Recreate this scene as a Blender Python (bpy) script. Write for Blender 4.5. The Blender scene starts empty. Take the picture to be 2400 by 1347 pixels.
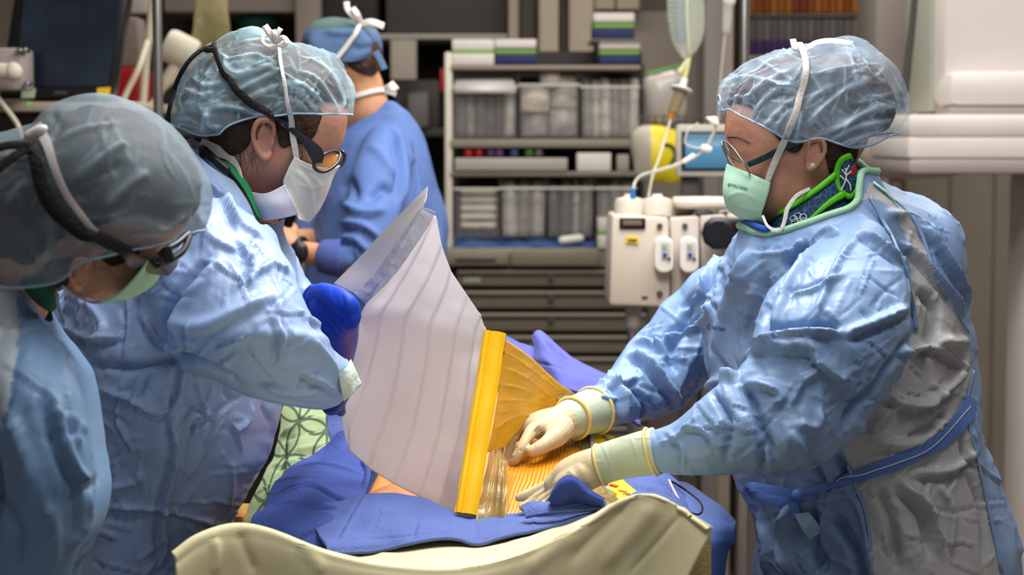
import bpy, bmesh, math, random
import numpy as np
from mathutils import Vector, Matrix
from mathutils.bvhtree import BVHTree

# ---------------------------------------------------------------- camera, light, exposure
scene = bpy.context.scene
COL = scene.collection
FPX, CX, CY = 4550.0, 1200.0, 673.5
PITCH = math.radians(4.31)
CAM = np.array([0.0, 0.0, 1.5])
cd = bpy.data.cameras.new('camera'); cam = bpy.data.objects.new('camera', cd); COL.objects.link(cam)
cam.location = CAM; cam.rotation_euler = (math.pi/2-PITCH, 0, 0)
cd.sensor_width = 36.0; cd.lens = 36.0*FPX/2400.0; cd.clip_start = 0.05; cd.clip_end = 60
cd.dof.use_dof = True; cd.dof.focus_distance = 2.52; cd.dof.aperture_fstop = 5.4; cd.dof.aperture_blades = 0
scene.camera = cam
w = bpy.data.worlds.new('world'); scene.world = w; w.use_nodes = True
w.node_tree.nodes['Background'].inputs[0].default_value = (0.93, 0.95, 1.0, 1)
w.node_tree.nodes['Background'].inputs[1].default_value = 0.2
def area_light(name, loc, size, energy, color=(1, 0.97, 0.93), target=None):
    l = bpy.data.lights.new(name, 'AREA'); l.shape = 'RECTANGLE'; l.size, l.size_y = size
    l.energy = energy; l.color = color
    o = bpy.data.objects.new(name, l); COL.objects.link(o); o.location = loc
    if target is not None:
        o.rotation_euler = (Vector(target)-Vector(loc)).to_track_quat('-Z', 'Y').to_euler()
    return o
area_light('ceiling_lamp_front', (0.15, 1.75, 2.72), (1.5, 0.6), 15)
area_light('ceiling_lamp_middle', (0.5, 3.3, 2.72), (1.8, 0.6), 34)
area_light('ceiling_lamp_back', (-0.2, 4.9, 2.72), (2.4, 0.6), 16)
area_light('ceiling_lamp_right', (1.9, 4.6, 2.72), (0.6, 1.8), 12)
area_light('surgical_lamp_light', (0.12, 2.62, 2.45), (0.5, 0.5), 19, (1, 0.98, 0.95), (-0.05, 2.5, 1.0))
vs = scene.view_settings
vs.view_transform = 'Standard'; vs.look = 'None'; vs.gamma = 1.0; vs.use_curve_mapping = False; vs.exposure = 0.19

try:
    cy = scene.cycles; cy.max_bounces = 4; cy.diffuse_bounces = 2; cy.glossy_bounces = 2; cy.transmission_bounces = 3; cy.transparent_max_bounces = 8; cy.caustics_reflective = False; cy.caustics_refractive = False
except Exception: pass
# ---------------------------------------------------------------- geometry helpers
cP, sP = math.cos(PITCH), math.sin(PITCH)
def P(u, v, Y):
    """world point seen at pixel (u, v) that lies at world depth y = Y"""
    dx = (u-CX)/FPX; dy = -(v-CY)/FPX
    t = Y/(cP+dy*sP)
    return np.array([dx*t, Y, 1.5+t*(dy*cP-sP)])
def PA(u, v, Y):
    u = np.asarray(u, float); v = np.asarray(v, float); Y = np.broadcast_to(np.asarray(Y, float), u.shape)
    dx = (u-CX)/FPX; dy = -(v-CY)/FPX
    t = Y/(cP+dy*sP)
    return np.stack([dx*t, Y, 1.5+t*(dy*cP-sP)], -1)
def proj(V):
    V = np.asarray(V, float); d = V-CAM
    fw = d[..., 1]*cP-d[..., 2]*sP; up = d[..., 1]*sP+d[..., 2]*cP
    return CX+FPX*d[..., 0]/fw, CY-FPX*up/fw
def m_per_px(Y): return Y/FPX
def cr(pts, n, closed=False):
    """Catmull-Rom resample of an array of rows to n samples"""
    A = np.asarray(pts, float); k = len(A)
    if closed:
        B = np.vstack([A[-1:], A, A[:2]]); segs = k
    else:
        B = np.vstack([2*A[:1]-A[1:2], A, 2*A[-1:]-A[-2:-1]]); segs = k-1
    s = np.linspace(0, segs, n, endpoint=not closed)
    i = np.minimum(s.astype(int), segs-1); t = (s-i)[:, None]
    p0, p1, p2, p3 = B[i], B[i+1], B[i+2], B[i+3]
    return 0.5*(2*p1+(p2-p0)*t+(2*p0-5*p1+4*p2-p3)*t*t+(3*p1-p0-3*p2+p3)*t**3)
def nrm(a): return a/(np.linalg.norm(a, axis=-1, keepdims=True)+1e-12)
def merge(parts):
    Vs, Fs, o = [], [], 0
    for V, F in parts:
        Vs.append(np.asarray(V, float)); Fs += (F+o).tolist() if isinstance(F, np.ndarray) else [tuple(int(i)+o for i in f) for f in F]; o += len(V)
    return np.vstack(Vs), Fs
def box(x0, x1, y0, y1, z0, z1, bev=0.0, seg=2):
    bm = bmesh.new(); bmesh.ops.create_cube(bm, size=1)
    for v in bm.verts:
        v.co = ((x0+x1)/2+v.co.x*(x1-x0), (y0+y1)/2+v.co.y*(y1-y0), (z0+z1)/2+v.co.z*(z1-z0))
    if bev > 0:
        bmesh.ops.bevel(bm, geom=bm.edges[:], offset=bev, segments=seg, profile=0.5, affect='EDGES')
    return bm2(bm)
def bm2(bm):
    bm.verts.index_update(); V = np.array([v.co[:] for v in bm.verts]); F = [tuple(v.index for v in f.verts) for f in bm.faces]
    bm.free(); return V, F
def bpx(u0, v0, u1, v1, Y, depth, bev=0.004):
    """box whose front face covers pixels u0..u1, v0..v1 at depth Y"""
    a = P(u0, v1, Y); b = P(u1, v0, Y)
    return box(a[0], b[0], Y, Y+depth, a[2], b[2], min(bev, abs(b[0]-a[0])*.3, abs(b[2]-a[2])*.3, depth*.3))
def tube(C, R, n=14, cap=True, flat=None, round_cap=True):
    """C: k x 3 centres, R: k radii. flat=(axis, factor) squashes the section along a world axis"""
    C = np.asarray(C, float); R = np.broadcast_to(np.asarray(R, float), (len(C),)).copy()
    if round_cap and cap:
        d0 = nrm(C[0]-C[1]); d1 = nrm(C[-1]-C[-2])
        a = [(0.55, 0.84), (0.88, 0.47)]
        C = np.vstack([[C[0]+d0*R[0]*q for q, _ in a[::-1]], C, [C[-1]+d1*R[-1]*q for q, _ in a]])
        R = np.concatenate([[R[0]*q for _, q in a[::-1]], R, [R[-1]*q for _, q in a]])
    T = np.gradient(C, axis=0); T = nrm(T)
    up = np.array([0, 0, 1.0]) if abs(T[0][2]) < .9 else np.array([0, 1.0, 0])
    N = np.zeros_like(C); N[0] = nrm(np.cross(T[0], up))
    for i in range(1, len(C)):
        v = N[i-1]-T[i]*np.dot(N[i-1], T[i]); N[i] = nrm(v)
    B = np.cross(T, N)
    a = np.linspace(0, 2*math.pi, n, endpoint=False)
    off = N[:, None]*np.cos(a)[None, :, None]+B[:, None]*np.sin(a)[None, :, None]
    if flat is not None:
        ax = nrm(np.asarray(flat[0], float)); off = off-(1-flat[1])*(off@ax)[..., None]*ax
    V = (C[:, None]+off*R[:, None, None]).reshape(-1, 3)
    F = []
    k = len(C)
    for i in range(k-1):
        for j in range(n):
            F.append((i*n+j, i*n+(j+1) % n, (i+1)*n+(j+1) % n, (i+1)*n+j))
    if cap:
        F.append(tuple(range(n))[::-1]); F.append(tuple((k-1)*n+j for j in range(n)))
    return V, F
def tpx(pts, n=14, k=None, flat=None, cap=True, round_cap=True):
    """tube through (u, v, Y, r_px) points"""
    A = np.asarray(pts, float); k = k or max(6, 5*len(A))
    A = cr(A, k); C = PA(A[:, 0], A[:, 1], A[:, 2]); R = np.maximum(A[:, 3], .3)*A[:, 2]/FPX
    return tube(C, R, n, cap, flat, round_cap)
def ellipsoid(c, r, n=20, m=12, rot=None):
    V = []; F = []
    for i in range(m+1):
        th = math.pi*i/m
        for j in range(n):
            ph = 2*math.pi*j/n
            V.append((math.sin(th)*math.cos(ph)*r[0], math.sin(th)*math.sin(ph)*r[1], math.cos(th)*r[2]))
    V = np.array(V)
    if rot is not None: V = V@np.array(rot.to_matrix()).T
    V = V+np.asarray(c)
    for i in range(m):
        for j in range(n):
            F.append((i*n+j, (i+1)*n+j, (i+1)*n+(j+1) % n, i*n+(j+1) % n))
    return V, F
def lathe(prof, c, axis=(0, 0, 1), n=24):
    """prof: (r, h) list; axis through c"""
    ax = nrm(np.asarray(axis, float)); h = np.array([0, 0, 1.0]) if abs(ax[2]) < .9 else np.array([0, 1.0, 0])
    a = nrm(np.cross(ax, h)); b = np.cross(ax, a)
    V = []
    for r, z in prof:
        for j in range(n):
            t = 2*math.pi*j/n
            V.append(np.asarray(c)+ax*z+r*(a*math.cos(t)+b*math.sin(t)))
    F = []
    for i in range(len(prof)-1):
        for j in range(n):
            F.append((i*n+j, i*n+(j+1) % n, (i+1)*n+(j+1) % n, (i+1)*n+j))
    F.append(tuple(range(n))[::-1]); F.append(tuple((len(prof)-1)*n+j for j in range(n)))
    return np.array(V), F
def inside(poly, x, y):
    r = np.zeros(x.shape, bool); n = len(poly)
    for i in range(n):
        x0, y0 = poly[i]; x1, y1 = poly[(i+1) % n]
        if y0 == y1: continue
        c = ((y0 > y) != (y1 > y)) & (x < (x1-x0)*(y-y0)/(y1-y0)+x0)
        r ^= c
    return r
def inflate(poly, Y0, T, step=6, smooth=True, mid=None, power=0.5, front=1.0, floor=0.0):
    """rounded solid whose outline (seen square-on in the plane y=Y0) is the pixel polygon; T = half depth in metres"""
    poly = np.asarray(poly, float)
    if smooth: poly = cr(poly, len(poly)*5, True)
    lo = poly.min(0)-step*2; hi = poly.max(0)+step*2
    us = np.arange(lo[0], hi[0], step); vs_ = np.arange(lo[1], hi[1], step)
    U, W = np.meshgrid(us, vs_); M = inside(poly, U, W)
    phi = np.where(M, 1.0, 0.0)*max(U.shape)*4
    Mi = M.copy(); par = (np.add.outer(np.arange(U.shape[0]), np.arange(U.shape[1])) % 2).astype(bool)
    om = 1.9
    for it in range(260):
        for q in (par, ~par):
            s = np.zeros_like(phi)
            s[1:-1, 1:-1] = (phi[:-2, 1:-1]+phi[2:, 1:-1]+phi[1:-1, :-2]+phi[1:-1, 2:]+1)*.25
            k = Mi & q
            phi[k] += om*(s[k]-phi[k])
    t = T*(np.maximum(phi, 0)/phi.max())**power
    if floor > 0: t = np.minimum(t, T*floor)/floor
    idx = -np.ones(U.shape, int); ii = np.argwhere(M); idx[M] = np.arange(len(ii))
    out = ~M
    bd = M.copy(); bd[1:-1, 1:-1] = M[1:-1, 1:-1] & (out[:-2, 1:-1] | out[2:, 1:-1] | out[1:-1, :-2] | out[1:-1, 2:])
    Uf, Wf = U[M].copy(), W[M].copy(); bf = bd[M]
    bp = np.stack([Uf[bf], Wf[bf]], 1)
    dense = np.vstack([poly[i]+(poly[(i+1) % len(poly)]-poly[i])*q for i in range(len(poly)) for q in (np.linspace(0, 1, 6)[:-1, None],)])
    if len(bp):
        d = ((bp[:, None]-dense[None])**2).sum(-1); nb = dense[d.argmin(1)]
        Uf[bf] = nb[:, 0]; Wf[bf] = nb[:, 1]
    C = PA(Uf, Wf, Y0); tt = t[M]
    my = 0 if mid is None else mid(Uf, Wf)
    Fr = C.copy(); Fr[:, 1] += my-tt*front; Bk = C.copy(); Bk[:, 1] += my+tt
    N = len(C); F = []
    quad = M[:-1, :-1] & M[1:, :-1] & M[:-1, 1:] & M[1:, 1:]
    ec = {}
    for a, b in np.argwhere(quad):
        q = (idx[a, b], idx[a, b+1], idx[a+1, b+1], idx[a+1, b])
        F.append((q[0], q[3], q[2], q[1])); F.append(tuple(i+N for i in q))
        for e in ((q[0], q[1]), (q[1], q[2]), (q[2], q[3]), (q[3], q[0])):
            if (e[1], e[0]) in ec: del ec[(e[1], e[0])]
            else: ec[e] = 1
    for a, b in ec: F.append((a, b, b+N, a+N))
    return np.vstack([Fr, Bk]), F
def quads_of(me):
    n = len(me.vertices); V = np.empty(n*3); me.vertices.foreach_get('co', V); V = V.reshape(-1, 3)
    L = np.empty(len(me.loops), np.int64); me.loops.foreach_get('vertex_index', L)
    s = np.empty(len(me.polygons), np.int64); me.polygons.foreach_get('loop_total', s)
    if (s == 4).all(): return V, L.reshape(-1, 4)
    st = np.concatenate([[0], np.cumsum(s)[:-1]])
    return V, [tuple(L[a:a+b]) for a, b in zip(st, s)]
def new_mesh(V, F, name='m'):
    me = bpy.data.meshes.new(name)
    if isinstance(F, np.ndarray):
        V = np.ascontiguousarray(V, dtype=np.float32); k = F.shape[1]
        me.vertices.add(len(V)); me.vertices.foreach_set('co', V.ravel())
        me.loops.add(F.size); me.loops.foreach_set('vertex_index', np.ascontiguousarray(F, dtype=np.int32).ravel())
        me.polygons.add(len(F)); me.polygons.foreach_set('loop_start', np.arange(0, F.size, k, dtype=np.int32)); me.update(calc_edges=True)
    else: me.from_pydata(np.asarray(V).tolist(), [], F)
    return me
def remesh(parts, voxel, it=4, lam=0.5):
    V, F = merge(parts) if isinstance(parts, list) else parts
    me = new_mesh(V, F, 'tmp'); ob = bpy.data.objects.new('tmp', me); COL.objects.link(ob)
    md = ob.modifiers.new('r', 'REMESH'); md.mode = 'VOXEL'; md.voxel_size = voxel; md.adaptivity = 0
    dg = bpy.context.evaluated_depsgraph_get(); dg.update()
    m2 = bpy.data.meshes.new_from_object(ob.evaluated_get(dg))
    V, F = quads_of(m2)
    bpy.data.objects.remove(ob); bpy.data.meshes.remove(me); bpy.data.meshes.remove(m2)
    return smooth(V, F, it, lam), F
def edges_of(F):
    if isinstance(F, np.ndarray):
        k = F.shape[1]; E = np.vstack([np.stack([F[:, i], F[:, (i+1) % k]], 1) for i in range(k)])
    else:
        E = np.array([(f[i], f[(i+1) % len(f)]) for f in F for i in range(len(f))])
    return E
def smooth(V, F, it=3, lam=0.5, mask=None):
    if it <= 0: return V
    E = edges_of(F); n = len(V)
    a = np.concatenate([E[:, 0], E[:, 1]]); b = np.concatenate([E[:, 1], E[:, 0]])
    deg = np.maximum(np.bincount(a, minlength=n), 1)
    V = V.copy()
    for _ in range(it):
        S = np.stack([np.bincount(a, weights=V[b, c], minlength=n) for c in range(3)], 1)/deg[:, None]
        d = lam*(S-V)
        V += d if mask is None else d*mask[:, None]
    return V
def vnormals(V, F):
    if isinstance(F, np.ndarray) and F.shape[1] == 4:
        n = np.cross(V[F[:, 2]]-V[F[:, 0]], V[F[:, 3]]-V[F[:, 1]])
        N = np.zeros_like(V)
        for k in range(4):
            for c in range(3): N[:, c] += np.bincount(F[:, k], weights=n[:, c], minlength=len(V))
        return nrm(N)
    N = np.zeros_like(V)
    for f in F:
        n = np.cross(V[f[1]]-V[f[0]], V[f[2]]-V[f[0]])
        for i in f: N[i] += n
    return nrm(N)
def bvh(V, F): return BVHTree.FromPolygons(np.asarray(V).tolist(), [tuple(map(int, f)) for f in F] if not isinstance(F, np.ndarray) else F.tolist())
def cast(tree, u, v, dflt=None):
    d = P(u, v, 1.0)-CAM; d = nrm(d)
    h = tree.ray_cast(Vector(CAM), Vector(d))
    if h[0] is None: return (None, None)
    return np.array(h[0]), np.array(h[1])
_r = np.random.RandomState(11); _PERM = np.tile(_r.permutation(256), 3); _GR = nrm(_r.normal(size=(256, 3)))
def pnoise(p):
    p = np.asarray(p, float); i = np.floor(p).astype(int); f = p-i; w3 = f*f*f*(f*(f*6-15)+10)
    r = 0
    for dx in (0, 1):
        for dy in (0, 1):
            for dz in (0, 1):
                h = _PERM[_PERM[_PERM[(i[:, 0]+dx) & 255]+((i[:, 1]+dy) & 255)]+((i[:, 2]+dz) & 255)]
                g = ((f-np.array([dx, dy, dz]))*_GR[h]).sum(-1)
                wt = (w3[:, 0] if dx else 1-w3[:, 0])*(w3[:, 1] if dy else 1-w3[:, 1])*(w3[:, 2] if dz else 1-w3[:, 2])
                r = r+g*wt
    return r*1.6
def crumple(V, scale, seed=0, warp=0.5):
    """straight creases in several directions, each fading in and out, range about -1..1"""
    rs = np.random.RandomState(seed+40); h = np.zeros(len(V))
    for k in range(4):
        d = nrm(rs.normal(size=3)); q = V*scale
        x = q@d+warp*pnoise(q*.35+k*9.1+seed)
        tri = 2*np.abs(x-np.floor(x)-.5)*2-1
        m = np.clip(pnoise(q*.45+31.7*k+seed)*2.2, 0, 1)
        h += tri*m
    return h
def random_creases(poly, n, seed, ln=(40, 150), wd=(4, 8), am=(2, 5), ang=None):
    rs = np.random.RandomState(seed); poly = np.asarray(poly, float); lo, hi = poly.min(0), poly.max(0); out = []
    while len(out) < n:
        u, v = rs.uniform(lo, hi)
        if not inside(poly, np.array([u]), np.array([v]))[0]: continue
        t = rs.uniform(0, math.pi) if ang is None else rs.normal(ang[0], ang[1]); L = rs.uniform(*ln)/2; bend = rs.uniform(-.18, .18)*L
        du, dv = math.cos(t)*L, math.sin(t)*L
        out.append(([(u-du, v-dv), (u+bend*math.sin(t), v-bend*math.cos(t)), (u+du, v+dv)], rs.uniform(*wd), rs.uniform(*am), rs.choice(['c', 'f', 'r', 'v'], p=[.35, .35, .15, .15])))
    return out
def folds(V, F, strokes, tree=None, want=False):
    """strokes: (pixel polyline, width px, height px, kind) laid on the surface that the camera sees; r ridge, v valley, c sharp crease, f ridge with a valley on its right"""
    tree = tree or bvh(V, F); N = smooth(vnormals(V, F), F, 3); N = nrm(N); D = np.zeros(len(V)); I = np.zeros(len(V))
    todo = []
    for s in strokes:
        pts, wd, am = s[0], s[1], s[2]; kind = s[3] if len(s) > 3 else 'r'
        A = cr(pts, max(8, int(np.linalg.norm(np.diff(np.array(pts, float), axis=0), axis=1).sum()/5)))
        if kind == 'f':
            t = nrm(np.gradient(A, axis=0)); nn = np.stack([-t[:, 1], t[:, 0]], 1)
            todo.append((A, wd, am, 'r')); todo.append((A+nn*wd*1.35, wd*.9, -am*.8, 'r'))
        else: todo.append((A, wd, am if kind != 'v' else -am, 'c' if kind == 'c' else 'r'))
    for A, wd, am, kind in todo:
        pts = []; par = []
        for k, (u, v) in enumerate(A):
            h, _ = cast(tree, u, v)
            if h is not None: pts.append(h); par.append(k/(len(A)-1))
        if len(pts) < 2: continue
        S = np.array(pts); par = np.array(par); mp = S[:, 1].mean()/FPX; wm = wd*mp
        lo = S.min(0)-3*wm; hi = S.max(0)+3*wm
        sel = np.where(((V > lo) & (V < hi)).all(1))[0]
        if not len(sel): continue
        for a in range(0, len(sel), 20000):
            ss = sel[a:a+20000]
            d2 = ((V[ss][:, None]-S[None])**2).sum(-1); j = d2.argmin(1); d = np.sqrt(d2[np.arange(len(ss)), j])
            e = np.clip(np.minimum(par[j], 1-par[j])*5+.15, 0, 1)
            pr = np.exp(-(d/wm)**2) if kind == 'r' else np.exp(-d/wm*1.4)
            D[ss] += am*mp*e*pr
            if am > 0: I[ss] = np.maximum(I[ss], e*np.exp(-(d/(wm*.6))**2)*min(1, .35+am*.09))
    return (V+N*D[:, None], I) if want else V+N*D[:, None]
def grid_patch(rows, nu, nv):
    """rows of (u, v, Y) pixel/depth control points -> interpolated grid (nv, nu, 3)"""
    k = max(len(r) for r in rows)
    R = np.array([cr(r, nu) if len(r) > 2 else np.array(r[0])+(np.array(r[1])-np.array(r[0]))*np.linspace(0, 1, nu)[:, None] for r in [np.asarray(q, float) for q in rows]])
    G = np.stack([cr(R[:, j], nv) for j in range(nu)], 1)
    return PA(G[..., 0], G[..., 1], G[..., 2])
def gfaces(nv, nu):
    a = np.arange(nv*nu).reshape(nv, nu)
    return np.stack([a[:-1, :-1], a[:-1, 1:], a[1:, 1:], a[1:, :-1]], -1).reshape(-1, 4)
def solid(G, th):
    """closed sheet of thickness th from a grid"""
    nv, nu = G.shape[:2]; V = G.reshape(-1, 3); F = gfaces(nv, nu); N = vnormals(V, F)
    A = V+N*th/2; B = V-N*th/2; n = len(V)
    b = list(range(nu))+[i*nu+nu-1 for i in range(1, nv)]+[(nv-1)*nu+j for j in range(nu-2, -1, -1)]+[i*nu for i in range(nv-2, 0, -1)]
    S = np.array([(b[(i+1) % len(b)], b[i], b[i]+n, b[(i+1) % len(b)]+n) for i in range(len(b))])
    return np.vstack([A, B]), np.vstack([F, F[:, ::-1]+n, S])
def cloth(rows, nu, nv, th=0.003, noise=(), strokes=(), crum=()):
    G = grid_patch(rows, nu, nv); V = G.reshape(-1, 3); F = gfaces(nv, nu)
    for sc, am in noise: V = V+vnormals(V, F)*(pnoise(V*np.asarray(sc))*am)[:, None]
    for sc, am in crum: V = V+vnormals(V, F)*(crumple(V, sc)*am)[:, None]
    if len(strokes):
        n = vnormals(V, F)
        W = folds(V, F, strokes)
        if (n@(CAM-V.mean(0))).mean() < 0: W = 2*V-W
        V = W
    return solid(V.reshape(nv, nu, 3), th)
def ribbon(path3, normals, width, th=0.0012, k=None):
    """flat strap along 3-D points with surface normals; width scalar or per point (m)"""
    k = k or len(path3)*4
    C = cr(path3, k); N = nrm(cr(normals, k)); W = cr(np.broadcast_to(np.asarray(width, float), (len(path3),))[:, None], k)
    T = nrm(np.gradient(C, axis=0)); S = nrm(np.cross(T, N))
    G = np.stack([C-S*W/2, C-S*W/6+N*th*.3, C+S*W/6+N*th*.3, C+S*W/2], 1)
    return solid(G, th)
def strap_on(tree, uv, width_px, off=0.003, th=0.0014, fallY=None):
    """strap laid over a surface along pixels; where the ray misses, fallY gives the depth"""
    A = cr([(q[0], q[1]) for q in uv], len(uv)*4); pts, ns, ws = [], [], []
    wp = cr([[q[2] if len(q) > 2 else width_px] for q in uv], len(uv)*4)[:, 0]
    for (u, v), wq in zip(A, wp):
        h, n = cast(tree, u, v)
        if h is None:
            if fallY is None: continue
            h = P(u, v, fallY); n = np.array([0, -1.0, 0.15])
        if n@(CAM-h) < 0: n = -n
        pts.append(h+n*off); ns.append(n); ws.append(wq*h[1]/FPX)
    if len(pts) < 3:
        pts = [P(u, v, fallY or 2.4) for u, v in A]; ns = [np.array([0, -1.0, .15])]*len(A); ws = [q*2.4/FPX for q in wp]
    pts = np.array(pts); ns = np.array(ns)
    for _ in range(3):
        pts[1:-1] = .5*pts[1:-1]+.25*(pts[:-2]+pts[2:]); ns[1:-1] = .5*ns[1:-1]+.25*(ns[:-2]+ns[2:])
    return ribbon(pts, nrm(ns), ws, th, len(pts)*2)
def rope_on(tree, uv, r_px, off=0.0, n=8, fallY=None, flat=None):
    A = cr([(q[0], q[1]) for q in uv], len(uv)*4); pts = []
    for u, v in A:
        h, nn = cast(tree, u, v)
        if h is None:
            if fallY is None: continue
            h = P(u, v, fallY); nn = np.array([0, -1.0, 0])
        pts.append(h+nn*off)
    pts = np.array(pts)
    for _ in range(2): pts[1:-1] = .5*pts[1:-1]+.25*(pts[:-2]+pts[2:])
    return tube(pts, r_px*pts[:, 1]/FPX, n, flat=flat)
def text_mesh(s, bold=0.0):
    c = bpy.data.curves.new('t', 'FONT'); c.body = s; c.size = 1.0; c.align_x = 'LEFT'; c.offset = bold
    o = bpy.data.objects.new('t', c); COL.objects.link(o)
    dg = bpy.context.evaluated_depsgraph_get(); dg.update()
    m = bpy.data.meshes.new_from_object(o.evaluated_get(dg)); V, F = quads_of(m)
    bpy.data.objects.remove(o); bpy.data.curves.remove(c); bpy.data.meshes.remove(m)
    return np.array(V), list(map(tuple, F))
def text_on(s, tree, u0, v0, u1, v1, h_px, off=0.0012, Y=None, bold=0.01):
    """lettering printed on a surface between two baseline pixels"""
    V, F = text_mesh(s, bold); wd = V[:, 0].max(); d = np.array([u1-u0, v1-v0], float); L = np.linalg.norm(d); d /= L; nn = np.array([d[1], -d[0]])
    out = []
    for x, y, _ in V:
        q = np.array([u0, v0])+d*L*x/wd+nn*h_px*y/.72
        h, n = cast(tree, *q) if tree is not None else (None, None)
        if h is None: h = P(q[0], q[1], Y or 2.5); n = np.array([0, -1.0, 0])
        out.append(h+n*off)
    return np.array(out), F
# ---------------------------------------------------------------- objects
SHARP = {'tie', 'belt', 'bow', 'strap', 'mask_tie', 'tie_card', 'temple_arm', 'cap_tail', 'seam_thread', 'backing_paper', 'scrub_collar', 'rolled_edge'}
def obj(name, mesh, mat, parent=None, smooth_shade=True, kind=None, label=None, attr=None):
    V, F = mesh; me = new_mesh(V, F, name)
    if attr is not None: me.attributes.new('fold', 'FLOAT', 'POINT').data.foreach_set('value', np.asarray(attr, np.float32))
    if smooth_shade: me.polygons.foreach_set('use_smooth', np.ones(len(me.polygons), bool))
    o = bpy.data.objects.new(name, me); COL.objects.link(o)
    for m in (mat if isinstance(mat, (list, tuple)) else [mat]): me.materials.append(m)
    if parent is not None: o.parent = parent; o.matrix_parent_inverse = parent.matrix_basis.inverted()
    if kind: o['kind'] = kind
    if label: o['label'] = label
    if name in SHARP: sharp(o, 35)
    return o
def sharp(o, ang=40):
    me = o.data; bm = bmesh.new(); bm.from_mesh(me); a = math.radians(ang)
    for e in bm.edges:
        if len(e.link_faces) == 2: e.smooth = e.calc_face_angle(0) < a
    bm.to_mesh(me); bm.free(); return o
def hobj(*a, **k): return sharp(obj(*a, **k))
def thing(name, label, cat, loc=(0, 0, 0), group=None):
    o = bpy.data.objects.new(name, None); COL.objects.link(o); o.location = loc; o.empty_display_size = 0.1
    o['label'] = label; o['category'] = cat
    if group: o['group'] = group
    return o
def tag(o, label, cat, group=None):
    o['label'] = label; o['category'] = cat
    if group: o['group'] = group
    return o
def struct(name, mesh, mat, parent=None):
    o = hobj(name, mesh, mat, parent)
    if parent is None: o['kind'] = 'structure'
    return o
# ---------------------------------------------------------------- materials
def lin(c):
    return tuple(((x/255)/12.92 if x/255 <= .04045 else ((x/255+.055)/1.055)**2.4) for x in c)+(1.0,)
MATS = {}
class NT:
    def __init__(s, name):
        s.m = bpy.data.materials.new(name); s.m.use_nodes = True; s.t = s.m.node_tree; s.n = s.t.nodes
        s.b = s.n['Principled BSDF']; s.out = s.n['Material Output']; s.co = s.n.new('ShaderNodeTexCoord').outputs['Object']
    def add(s, t, ins=None, **kw):
        n = s.n.new(t)
        for k, v in kw.items(): setattr(n, k, v)
        for k, v in (ins or {}).items(): s.put(n, k, v)
        return n
    def put(s, n, k, v):
        if isinstance(v, bpy.types.NodeSocket): s.t.links.new(v, n.inputs[k])
        else: n.inputs[k].default_value = v
    def mapv(s, scale=(1, 1, 1), rot=(0, 0, 0)):
        return s.add('ShaderNodeMapping', {0: s.co, 'Scale': scale, 'Rotation': rot}).outputs[0]
    def noise(s, scale, detail=3, rough=.5, vec=None, dist=0):
        return s.add('ShaderNodeTexNoise', {'Vector': vec or s.co, 'Scale': scale, 'Detail': detail, 'Roughness': rough, 'Distortion': dist}).outputs[0]
    def ramp(s, fac, a, b, c0=(0, 0, 0, 1), c1=(1, 1, 1, 1)):
        r = s.add('ShaderNodeValToRGB', {0: fac}); e = r.color_ramp.elements
        e[0].position, e[1].position = a, b; e[0].color, e[1].color = c0, c1
        return r.outputs[0]
    def mix(s, f, a, b, blend='MIX'):
        n = s.add('ShaderNodeMix', data_type='RGBA', blend_type=blend)
        s.put(n, 0, f); s.put(n, 6, a); s.put(n, 7, b); return n.outputs[2]
    def math(s, op, a, b=0.0):
        n = s.add('ShaderNodeMath', operation=op); s.put(n, 0, a); s.put(n, 1, b); return n.outputs[0]
    def bump(s, h, strength=.3, dist=.01, prev=None):
        n = s.add('ShaderNodeBump', {'Height': h, 'Strength': strength, 'Distance': dist})
        if prev is not None: s.put(n, 'Normal', prev)
        return n.outputs[0]
    def creases(s, scale, warp=.25, wscale=6, n=3):
        """long straight fold lines in several directions, each masked by noise; 1 on the line"""
        tot = None
        for k in range(n):
            v = s.mapv((1, 1, 1), (.5+1.1*k, .3+.83*k, .9*k))
            v = s.add('ShaderNodeVectorMath', {0: s.co, 1: v}, operation='ADD').outputs[0] if False else v
            wv = s.add('ShaderNodeTexWave', {'Vector': v, 'Scale': scale*.33, 'Distortion': 3.0*warp*8, 'Detail': 1.0, 'Detail Scale': .35}, wave_profile='TRI').outputs['Fac']
            line = s.ramp(wv, .80, 1.0)
            mk = s.ramp(s.noise(wscale, 2, vec=s.add('ShaderNodeMapping', {0: s.co, 'Location': (3.1*k, 1.7*k, 5.3)}).outputs[0]), .50, .68)
            q = s.math('MULTIPLY', line, mk); tot = q if tot is None else s.math('MAXIMUM', tot, q)
        return tot
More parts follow.
